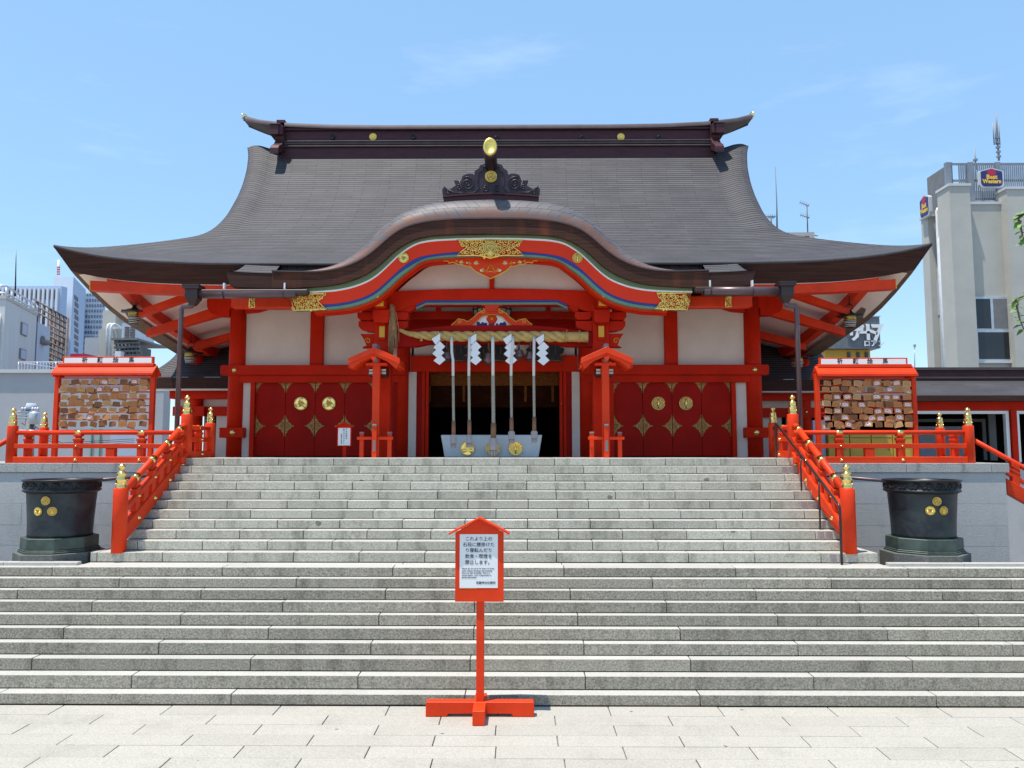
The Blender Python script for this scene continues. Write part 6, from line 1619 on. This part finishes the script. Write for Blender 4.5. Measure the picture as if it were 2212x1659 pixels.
# --- steel frame carrying roof tanks
t = thing('steel_tower', (at(130, 770, 50).x, 50, 0), 'rusty steel lattice frame holding water tanks beside the white building', 'steel frame')
Y = 50.; fr_ = MB(); zb2 = AZ(790, Y, 120)
X0, X1 = at(108, 700, Y).x, at(145, 700, Y).x
roofl = lambda q: lerp(AZ(646, Y, 80), AZ(687, Y, 146), q)
Xs = at(74, 650, Y).x
for i in range(5): x = lerp(X0, X1, i / 4); fr_.tube([(x, Y, ZG), (x, Y, roofl((x - Xs) / (X1 - Xs)))], .11, 5)
for i in range(2): q = .2 + .4 * i; x = lerp(Xs, X0, q); fr_.tube([(x, Y, AZ(700, Y, 90)), (x, Y, roofl((x - Xs) / (X1 - Xs)))], .1, 5)
for k in range(12):
    z0 = roofl(.0) - k * .36 * 1.0 - .0; z1 = roofl(1) - k * .36
    fr_.tube([(Xs if k < 3 else X0, Y - .1, z0 if k < 3 else lerp(z0, z1, .5)), (X1, Y - .1, z1)], .06, 5)
for i in range(4): a = lerp(X0, X1, i / 4); b_ = lerp(X0, X1, (i + 1) / 4); fr_.tube([(a, Y, AZ(760, Y, 120)), (b_, Y, AZ(720, Y, 120))], .05, 5)
fr_.build('lattice', M['rust'], t)
tk = MB(); tk.lathe([(.75, AZ(790, Y, 120) - 1.), (.75, AZ(701, Y, 120)), (.6, AZ(698, Y, 120))], (at(123, 0, Y + 1.2).x, Y + 1.5, 0), 18); tk.build('water_tank', M['loud'], t)
# --- far towers
def tower_stripes():
    Y = 150.; k = Y / FPX
    t = thing('striped_tower', (at(60, 700, Y).x, Y, 0), 'far office block with white and dark vertical stripes at the left', 'building', )
    x0, x1 = at(-40, 700, Y).x, at(132, 700, Y).x; zt_ = AZ(618, Y, 80)
    block('wall', M['towerb'], t, [(x0, Y), (x1 - 3.0 * k, Y), (x1, Y + 1.5), (x1 - 16, Y + 25), (x0, Y + 25)], 0, zt_)
    pr = None
    for i in range(17):
        x = at(124 - i * 9.75, 700, Y).x
        if pr is None: pr = MB().box(x - 4.6 * k, x, Y - .5, Y - .02, ZG, zt_ - .5).build('white_pier', M['tower'], t)
        else: c = pr.copy(); COL.objects.link(c); c.location.x = x - at(124, 700, Y).x
    w0 = None
    for i in range(16):
        x = at(119 - i * 9.75, 700, Y).x
        for j in range(6):
            zz = zt_ - .8 - j * 3.6
            if w0 is None: w0 = MB().box(x - 4.3 * k, x, Y - .15, Y - .02, zz - 1.9, zz).build('window', M['towerd'], t); wx, wz = x, zz
            else: c = w0.copy(); COL.objects.link(c); c.location.x = x - wx; c.location.z = zz - wz
    return t
tower_stripes()
Y = 170.; t = thing('white_tower', (at(140, 700, Y).x, Y, 0), 'tall white tower with a dark zigzag window band, far behind the left eave', 'building')
zt_ = AZ(598, Y, 130); xa, xm, xb = at(110.5, 700, Y).x, at(154, 700, Y).x, at(182, 700, Y + 14).x
block('front_wall', M['tower'], t, [(xa, Y), (xm, Y), (xm - 19, Y + 30), (xa - 19, Y + 30)], 0, zt_)
block('side_wall', M['towerb'], t, [(xm + .02, Y), (xb, Y + 14), (xb - 12, Y + 30), (xm - 18.9, Y + 30)], 0, zt_)  # shaded side of the white tower, blue shade put into the colour
A = (xm, Y); B = (xb, Y + 14); dn = Vector((B[1] - A[1], -(B[0] - A[0]), 0)).normalized()
for j in range(10): onbox(MB(), (160 + (j % 2) * .8, 640 + j * 14, 168 + (j % 2) * .8, 649 + j * 14), A, B, dn, .02, .12).build('window', M['towerd'], t)
MB().tube([at(126, 598, Y + 5), at(127, 562, Y + 5)], .28, 6).build('mast', M['pipe'], t)
for j in range(4): MB().tube([at(126.2 + j * .1, 594 - j * 5, Y + 5), at(126.2 + j * .1, 591.5 - j * 5, Y + 5)], .34, 6).build('mast_band', M['signr'], t)
Y = 190.; k = Y / FPX; t = thing('grid_tower', (at(200, 700, Y).x, Y, 0), 'pale far tower with a grid of square windows behind the left eave', 'building')
x0, x1 = at(177, 700, Y).x, at(226, 700, Y).x; zt_ = AZ(628, Y, 200)
block('wall', M['tower'], t, [(x0, Y), (x1, Y), (x1 - 15, Y + 25), (x0 - 15, Y + 25)], 0, zt_)
w0 = None
for j in range(12):
    for i in range(8):
        x = at(178.4 + i * 5.9, 700, Y).x; zz = AZ(634 + j * 11.6, Y, 200)
        if w0 is None: w0 = MB().box(x, x + 3.9 * k, Y - .12, Y - .02, zz - 6 * k, zz).build('window', M['glassb'], t); wx, wz = x, zz
        else: c = w0.copy(); COL.objects.link(c); c.location.x = x - wx; c.location.z = zz - wz
# thin mast over the striped block
a = MB().tube([at(33, 640, 60), at(35, 541, 60)], [.07, .02], 6).build('radio_mast', M['steel'], None); tag(a, 'thin dark mast rising above the striped block at the far left', 'mast')
# --- cream block with big white pipes
Y = 60.; k = Y / FPX; t = thing('pipe_building', (at(235, 770, Y).x, Y, 0), 'cream building with two thick white pipes beside the left eave', 'building')
x0, x1 = at(214, 700, Y).x, at(254, 700, Y).x
block('wall', M['cream'], t, [(x0, Y), (x1, Y), (x1 - .1, Y + 1), (x1 - 4, Y + 8), (x0 - 4, Y + 8)], 0, AZ(711, Y, 230))
block('tower_wall', M['cream'], t, [(at(221, 700, Y + 3).x, Y + 3), (at(249, 700, Y + 3).x, Y + 3), (at(262, 700, Y + 7).x, Y + 7), (at(250, 700, Y + 9).x, Y + 9), (at(221, 700, Y + 3).x, Y + 9)], 0, AZ(655, Y, 230))
for q in (231, 239):
    MB().tube([at(q - 1, 790, Y - .6), at(q + 1, 710, Y - .6), at(q + 3, 702, Y - .6), at(q + 8, 700, Y - .4), at(q + 14, 703, Y + .5), at(q + 22, 708, Y + 2)], 2.8 * k, 10).build('white_pipe', M['pipe'], t)
block('low_block', M['greyc'], t, [(at(185, 700, Y - 2).x, Y - 2), (at(216, 700, Y - 2).x, Y - 2), (at(213, 700, Y - 1.7).x, Y - 1.7), (at(185, 700, Y - 1.7).x, Y - 1.7)], 0, AZ(737, Y, 200))
Y = 58.
t = thing('cooling_unit', (at(280, 740, Y).x, Y, AZ(780, Y, 280)), 'grey cooling unit on a dark steel platform under the left eave', 'cooling unit')
x = lambda q: at(q, 740, Y).x; z = lambda q: AZ(q, Y, 280)
un = MB().box(x(262), x(292), Y, Y + 3, z(733), z(698)).build('casing', M['frame'], t)
lo = MB()
for i in range(5):
    for j in range(2): lo.box(x(269 + j * 12), x(278 + j * 12), Y - .08, Y - .01, z(706 + i * 5.3 + 4), z(706 + i * 5.3))
lo.build('louvre', M['rust'], un)
pf_ = MB(); pf_.box(x(254), x(310), Y - 1, Y + 4, z(738), z(734))
for i in range(7): pf_.tube([(x(256 + i * 8), Y - .5, z(738)), (x(258 + i * 8), Y + .5, z(790))], .09, 5)
for i in range(4): pf_.tube([(x(256), Y - .6, z(744 + i * 9)), (x(310), Y - .6, z(742 + i * 9))], .10, 5)
pf_.build('platform', M['loud'], t); MB().box(x(262), x(300), Y, Y + 2, z(795), z(748)).build('dark_plant', M['black'], t)
MB().box(x(267), x(279), Y - 1.2, Y - .6, z(786), z(763)).build('control_box', M['pipe'], t)
b_ = MB().box(at(152, 760, 44).x, at(185, 760, 44).x, 44, 46, ZG, AZ(764, 44, 170)).build('red_roof_box', M['signr'], None); tag(b_, 'dark red roof box just above the left tablet rack', 'roof box')
# --- utility pole behind the left balustrade
Y = 24.; t = thing('utility_pole', (at(64, 940, Y).x, Y, 0), 'grey utility pole with crossarms and transformer behind the left balustrade', 'utility pole')
X = t.location.x; z = lambda q: AZ(q, Y, 64); k = Y / FPX
MB().tube([(X, Y, ZG), (X, Y, z(884))], [.20, .13], 12).build('pole', M['loud'], t)
m = MB()
for q in (890, 897, 903, 930): m.tube([(X - 16 * k * 1.5, Y - .1, z(q)), (X + 22 * k, Y - .1, z(q + 1))], .035, 6)
for q in (-14, -8, 8, 14, 19):
    m.lathe([(.03, 0), (.06, .03), (.04, .07), (.06, .10), (.02, .14)], (X + q * k, Y - .1, z(890)), 8)
m.build('crossarm', M['frame'], t)
MB().lathe([(.02, .40), (.13, .37), (.15, .33), (.15, .03), (.12, 0)], (X + 19 * k, Y - .25, z(917)), 14).build('transformer', M['frame'], t)
MB().lathe([(.15, 0), (.16, .06), (.13, .2)], (X, Y, z(885)), 12).build('pole_cap', M['gblue'], t)
wv = MB()
for i in range(7):
    q0 = (X + rnd.uniform(-10, 14) * k, Y - .12, z(rnd.uniform(890, 905))); q1 = (X + rnd.uniform(-24, -6) * k * (1 if i % 2 else -1), Y - .1, z(rnd.uniform(910, 935)))
    wv.tube([q0, ((q0[0] + q1[0]) / 2, Y - .1, min(q0[2], q1[2]) - .12), q1], .012, 4)
for i in range(3): wv.tube([(X, Y, z(915 + i * 8)), (at(180, 0, 27).x, 27, AZ(957 + i * 4, 27, 180)), (at(330, 0, 29).x, 29, AZ(948 + i * 4, 29, 330))], .012, 4)
wv.build('cable', M['steel'], t)
# --- cream hotel block, right
Yf = 34.; Xc = at(2060, 600, Yf).x; Yb2 = 36.5
t = thing('cream_building', (Xc + 4, Yf, 0), 'cream rendered building with pillars and a window at the right edge', 'building')
zt_ = AZ(441, Yf + .4, 2140); zp_ = AZ(402, Yf, 2090)
block('wall', M['cream'], t, [(Xc + .45, Yf + .45), (Xc + 14, Yf + .45), (Xc + 14, Yb2 - .1), (Xc + .45, Yb2 - .1)], 0, zt_)
block('pillar', M['cream'], t, [(Xc, Yf), (Xc + .92, Yf), (Xc + .92, Yf + 1), (Xc, Yf + 1)], 0, zp_)
block('pillar', M['cream'], t, [(Xc, Yb2 - .6), (Xc + 1.1, Yb2 - .6), (Xc + 1.1, Yb2), (Xc, Yb2)], 0, AZ(476, Yb2, 2000))
xp = at(2176, 450, Yf).x
block('pillar', M['cream'], t, [(xp, Yf), (xp + 1.8, Yf), (xp + 1.8, Yf + .8), (xp, Yf + .8)], 0, AZ(409, Yf, 2190))
for a, b_, c_, d_, zz in ((Xc - .05, Xc + .97, Yf - .05, Yf + 1.05, zp_), (xp - .05, xp + 1.85, Yf - .05, Yf + .85, AZ(409, Yf, 2190)), (Xc - .05, Xc + 1.15, Yb2 - .65, Yb2 + .05, AZ(476, Yb2, 2000))):
    MB().box(a, b_, c_, d_, zz + .002, zz + .12).build('pillar_cap', M['whitec'], t)
MB().box(Xc + .40, Xc + 14, Yf + .40, Yf + .7, zt_ + .002, zt_ + .12).build('parapet_cap', M['whitec'], t)
MB().box(Xc + .40, Xc + .6, Yf + 1.06, Yb2 - .66, zt_ + .002, zt_ + .10).build('parapet_cap', M['loud'], t)
MB().box(Xc + .30, Xc + .449, Yf + 1.02, Yb2 - .62, ZG, AZ(590, 37, 2000)).build('side_panel', M['cream'], t)
MB().box(Xc + .27, Xc + .44, Yf + 1.1, Yf + 1.9, AZ(690, 37, 2010), AZ(618, 37, 2010)).build('side_recess', M['greyc'], t)
Yw = Yf + .44
wn = MB().box(AX(2105, 700, Yw), AX(2187, 700, Yw), Yw - .05, Yw + .02, AZ(781, Yw, 2140), AZ(641, Yw, 2140)).build('window', M['frame'], t)
for i, q in enumerate(((2109, 646, 2140, 710), (2146, 646, 2183, 710), (2110, 718, 2183, 776))):
    MB().box(AX(q[0], 700, Yw), AX(q[2], 700, Yw), Yw - .058, Yw - .0505, AZ(q[3], Yw, 2140), AZ(q[1], Yw, 2140)).build('pane', M['glassd'] if i != 1 else M['loud'], wn)
MB().box(AX(2103, 700, Yw), AX(2192, 700, Yw), Yw - .16, Yw - .051, AZ(785, Yw, 2140), AZ(781.5, Yw, 2140)).build('sill', M['whitec'], wn)
for q, r, yt_ in ((2031, .085, 452), (2047, .17, 512)):
    ya = Yf + (1.5 if q < 2040 else 1.15); zq = AZ(yt_, ya, q); Xp = Xc + .28 - r * .5
    MB().tube([(Xp, ya, ZG), (Xp, ya, zq - .1), (Xp + .03, ya, zq), (Xp + .3, ya, zq + .05)], r, 12).build('white_pipe', M['pipe'], t)
# roof screen with sign boards
zb2, zs = AZ(433, Yf + .9, 2120), AZ(347, Yf + .6, 2120)
xs0 = Xc + .0
scn = thing('roof_screen', (Xc + 4, Yf + 1, zt_), 'grey louvred screen round the roof of the cream building', 'screen')
Ysf = Yf + .8; xl = at(2056, 390, Ysf).x
lo = MB(); x = xl + .35
while x < Xc + 13: lo.box(x, x + .045, Ysf, Ysf + .05, zb2, zs - .05); x += .095
lo.build('louvre', M['lou'], scn)
fr_ = MB()
for q in (zs - .06, AZ(389, Ysf, 2120), zb2 + .05): fr_.box(xl, Xc + 13, Ysf + .051, Ysf + .12, q - .04, q + .05)
for q in (2050, 2098, 2157): x = AX(q, 390, Ysf); fr_.box(x - .12, x + .12, Ysf - .03, Ysf + .16, zt_, zs - .0)
fr_.build('frame', M['lou'], scn)
MB().prism([(xl, Ysf), (xl + .06, Ysf), (xl + .06, Yb2 + .4), (xl, Yb2 + .4)], zt_ - .6, zs, 'z').build('side_panel', M['loud'], scn)
MB().box(xl + 1.5, xl + 9, Ysf + 2.5, Ysf + 5, zt_, zs - .5).build('roof_plant', M['gblue'], scn)
def hotel_sign(x0, x1, z0, z1, Y, lb, ):
    t = thing('shop_sign', ((x0 + x1) / 2, Y, z0), lb, 'sign', 'rooftop hotel signs')
    cx_ = (x0 + x1) / 2; w_ = (x1 - x0) / 2; h = z1 - z0
    def shp(m_): 
        a = w_ - m_; r = .16
        return [(cx_ - a + r, z0 + m_), (cx_ + a - r, z0 + m_), (cx_ + a - .05, z0 + m_ + .05), (cx_ + a, z0 + m_ + r), (cx_ + a, z0 + h * .80 - m_ * .5), (cx_ + a * .92, z0 + h * .86 - m_ * .6), (cx_ + a * .35, z1 - m_ - .04), (cx_, z1 - m_), (cx_ - a * .35, z1 - m_ - .04), (cx_ - a * .92, z0 + h * .86 - m_ * .6), (cx_ - a, z0 + h * .80 - m_ * .5), (cx_ - a, z0 + m_ + r), (cx_ - a + .05, z0 + m_ + .05)]
    MB().prism(shp(0), Y, Y + .16).build('rim', M['whitec'], t); bd = MB().prism(shp(.06), Y - .012, Y - .002).build('board', M['signb'], t)
    rr = MB(); 
    for i in range(8): a = i * math.pi / 4; rr.prism([(cx_ + .1 * math.cos(a) + .11 * math.cos(q * math.pi / 5), z0 + h * .76 + .08 * math.sin(a) + .10 * math.sin(q * math.pi / 5)) for q in range(10)], Y - .02 - i * .0005, Y - .013)
    rr.build('emblem', M['signr'], bd)
    text('lettering', 'Best', h * .30, (cx_, Y - .022, z0 + h * .53), M['signy'], bd, bold=.012); text('lettering', 'Western', h * .28, (cx_, Y - .022, z0 + h * .31), M['signy'], bd, bold=.012, sx=w_ * 2 * .84 / (h * .28 * 3.95))
    return t
hotel_sign(AX(2116, 385, Ysf - .3), AX(2168, 385, Ysf - .3), AZ(405.5, Ysf - .3, 2140), AZ(362.5, Ysf - .3, 2140), Ysf - .3, 'blue sign with yellow lettering on the front of the roof screen')
s2 = hotel_sign(-.52, .52, 0, .90 * 1.05, 0, 'blue sign with yellow lettering turned edgewise on the left end of the roof screen')
Ysg = (Xc - .2 - CAMP.x) * FPX / (2014 - 1120); s2.location = (Xc - .2, Ysg, AZ(470, Ysg, 2000)); s2.rotation_euler = (0, 0, R(-90)); s2.scale = (.8, 1, 1.15)
an = MB(); p = at(2158, 347, Yf + 3); q = at(2152, 262, Yf + 3)
an.tube([p, p.lerp(q, .5)], .05, 6); an.tube([p.lerp(q, .5), q + Vector((.02, 0, .5))], .035, 6)
for i in range(5): c = p.lerp(q, .1 + .12 * i); an.cbox(c, (.16, .14, .10))
for d_ in (-.18, -.08, .1): an.tube([p.lerp(q, .4) + Vector((d_, 0, 0)), q + Vector((d_, 0, -.1))], .03, 5)
a = an.build('radio_mast', M['lou'], None); tag(a, 'telecom mast with whip antennas on the roof of the cream building', 'mast')
p = at(2107, 350, Yf + 3); a = MB().tube([p + Vector((0, 0, -.4)), p + Vector((0, 0, .6))], .04, 5); a.cbox(p + Vector((0, 0, .1)), (.16, .16, .1)); a = a.build('radio_mast', M['lou'], None); tag(a, 'short antenna standing left of the telecom mast on the cream building', 'mast')
# --- dark signboard tower right of the eave
Y = 60.; t = thing('signboard_tower', (at(1870, 760, Y).x, Y, 0), 'dark rooftop signboard with silver lettering behind the right eave', 'signboard')
x = lambda q: at(q, 720, Y).x; z = lambda q: AZ(q, Y, 1870)
bd = block('board', M['lou'], t, [(x(1770), Y), (x(1901), Y), (x(1901), Y + 4), (x(1770), Y + 4)], z(752), z(685))
ln_ = MB()
for i in range(34): ln_.box(x(1772 + i * 3.8), x(1773 + i * 3.8), Y - .04, Y - .002, z(751), z(686))
ln_.build('board_rib', M['loud'], bd); MB().box(x(1769), x(1902.5), Y - .1, Y + 4.1, z(685) + .01, z(682.5)).build('board_cap', M['frame'], bd)
for ch, q, sz in (('ザ', 1845, 1.45), ('ー', 1864, 1.0), ('ト', 1878, 1.45), ('7', 1893, 1.75)): 
    text('lettering', ch, sz, (x(q), Y - .16, z(721)), M['paper'], bd, bold=.05, ext=.06)
text('lettering', 'ロアン', .55, (x(1886), Y - .1, z(743)), M['paper'], bd, bold=.02, ext=.03)
block('tower_body', M['yel'], t, [(x(1790), Y + .8), (x(1888), Y + .8), (x(1888), Y + 4), (x(1790), Y + 4)], 0, z(753))
for q in (1838, 1858, 1876): MB().box(x(q), x(q + 6), Y + .70, Y + .79, z(800), z(758)).build('window', M['glassd'], t)
a = MB().tube([at(1976, 800, 45), at(1975.6, 748, 45)], [.03, .02], 5); a.cbox(at(1975.6, 747, 45), (.12, .1, .16)); a = a.build('radio_mast', M['frame'], None); tag(a, 'thin pole with a small head between the signboard and the cream building', 'mast')
# --- aerials and crane beam over the right roof slope
a = MB().tube([at(1679, 530, 48), at(1678, 440, 48), at(1674.6, 360, 48)], [.07, .035, .02], 6).build('whip_antenna', M['loud'], None); tag(a, 'tall whip antenna rising behind the right roof slope', 'antenna')
def yagi(px, y0, y1, arms, lb):
    mb = MB(); mb.tube([at(px + 2, y0, 46), at(px, y1, 46)], .04, 5)
    for (ax0, ay0, ax1, ay1) in arms:
        p, q = at(ax0, ay0, 46), at(ax1, ay1, 46); mb.tube([p, q], .025, 5)
        for i in range(5): c = p.lerp(q, (i + .5) / 5); mb.tube([c + Vector((-.1, -.4, .02)), c + Vector((.1, .4, .02))], .010, 4)
    o = mb.build('television_aerial', M['loud'], None); tag(o, lb, 'aerial')
yagi(1743, 512, 442, ((1727, 437, 1748, 445), (1728, 464, 1749, 471)), 'television aerial with two arms above the whitish beam on the right')
yagi(1665.5, 500, 469, ((1651, 467, 1676, 468), (1659, 469.5, 1673, 470)), 'small television aerial left of the whip antenna')
Y = 46.; t = MB(); p, q = at(1670, 507, Y), at(1757, 507, Y); t.cbox((p + q) / 2, ((q - p).length, .25, .22)); c = at(1752.5, 520, Y); t.cbox(c, (.30, .3, 1.0)); t.tube([at(1720, 524, Y), at(1745, 511, Y)], .07, 6); t.tube([at(1745, 507, Y), at(1766, 509, Y)], .05, 6)
o = t.build('steel_beam', M['cream'], None); tag(o, 'whitish steel beam and post showing behind the right roof slope', 'beam')
# ================================================================ TREES AT THE EDGES
def leaf(mb, c, ln, wd, d, up):
    d = Vector(d).normalized(); s_ = d.cross(Vector(up)).normalized() * wd / 2; m_ = Vector(c) + d * ln * .45 + Vector(up) * ln * .06
    b = [Vector(c), m_ + s_, Vector(c) + d * ln - Vector(up) * ln * .1, m_ - s_, Vector(c) + d * ln * .22 + s_ * .75, Vector(c) + d * ln * .22 - s_ * .75, Vector(c) + d * ln * .75 + s_ * .7, Vector(c) + d * ln * .75 - s_ * .7]
    n = len(mb.v); mb.v += [tuple(q) for q in b]
    for f in ((0, 4, 5), (4, 1, 3, 5), (1, 6, 7, 3), (6, 2, 7)): mb.face([n + i for i in f])
def cherry():
    base = Vector((10.6, 7.4, ZG)); t = thing('cherry_tree', base, 'leafy branches of a tree hanging in at the right edge', 'tree')
    tr = MB(); tr.tube([base, base + Vector((.1, .1, 1.5)), base + Vector((-.2, .4, 3.2)), base + Vector((-.6, .8, 4.6))], [.22, .18, .15, .10], 10)
    lv = MB(); rg_ = random.Random(5)
    Yt = 9.2
    tips = [[(2330, 330), (2260, 420), (2212, 462), (2195, 466)], [(2195, 466), (2203, 480), (2208, 505), (2214, 530)], [(2330, 540), (2260, 600), (2210, 640), (2192, 646)], [(2194, 646), (2197, 665), (2203, 690), (2212, 712)], [(2300, 500), (2260, 560), (2240, 640)], [(2320, 420), (2300, 480), (2270, 520)]]
    top = base + Vector((-.6, .8, 4.6))
    for i, tp in enumerate(tips):
        pts = [at(a, b_, Yt) for a, b_ in tp]
        if i in (0, 2, 4, 5): pts = [top, top.lerp(pts[0], .6) + Vector((0, 0, .15))] + pts
        tr.tube(pts, [(.03 if i in (0, 2, 4, 5) and j < 3 else .013) * (1 - j / len(pts)) + .003 for j in range(len(pts))], 6)
        for j in range(len(pts) - 1):
            a, b_ = pts[j], pts[j + 1]; nn = int((b_ - a).length / .024) if (i in (1, 3) or j > 1) else int((b_ - a).length / .12)
            for k in range(nn):
                if a.x < -100: continue
                c = a.lerp(b_, (k + .5) / max(1, nn)); sd_ = 1 if k % 2 else -1
                leaf(lv, c, rg_.uniform(.085, .13), rg_.uniform(.042, .06), (sd_ * rg_.uniform(.4, 1), rg_.uniform(-.5, .5), rg_.uniform(-1.0, .1)), (rg_.uniform(-.3, .3), -.6, 1))
    for k in range(1500):   # crown outside the frame
        c = base + Vector((rg_.gauss(.6, .9), rg_.gauss(.6, 1.0), rg_.gauss(5.4, .8))); 
        if c.x < 9.6: continue
        leaf(lv, c, .11, .05, (rg_.uniform(-1, 1), rg_.uniform(-1, 1), rg_.uniform(-1, .3)), (rg_.uniform(-.4, .4), -.3, 1))
    tr.build('trunk', M['trunk'], t); lv.build('foliage', M['leaf'], t)
cherry()
def left_tree():
    base = Vector((at(-40, 950, 17).x, 17, ZG)); t = thing('garden_tree', base, 'green leafy tree showing at the left edge below the balustrade', 'tree')
    tr = MB(); lv = MB(); rg_ = random.Random(8)
    tr.tube([base, base + Vector((.1, 0, 1.6)), base + Vector((.2, .1, 3.0))], [.14, .11, .06], 8)
    for i in range(14):
        e = base + Vector((rg_.uniform(-.9, .62), rg_.uniform(-.7, .7), rg_.uniform(1.7, 3.45))); s_ = base + Vector((.12, 0, rg_.uniform(1.2, 2.8)))
        tr.tube([s_, s_.lerp(e, .5) + Vector((0, 0, .1)), e], [.035, .022, .008], 5)
        for k in range(60):
            c = s_.lerp(e, rg_.uniform(.4, 1.05)) + Vector((rg_.gauss(0, .10), rg_.gauss(0, .10), rg_.gauss(0, .09)))
            leaf(lv, c, rg_.uniform(.08, .14), rg_.uniform(.03, .05), (rg_.uniform(-1, 1), rg_.uniform(-1, .4), rg_.uniform(-.9, .3)), (rg_.uniform(-.3, .3), -.3, 1))
    tr.build('trunk', M['trunk'], t); lv.build('foliage', M['leaf'], t)
left_tree()
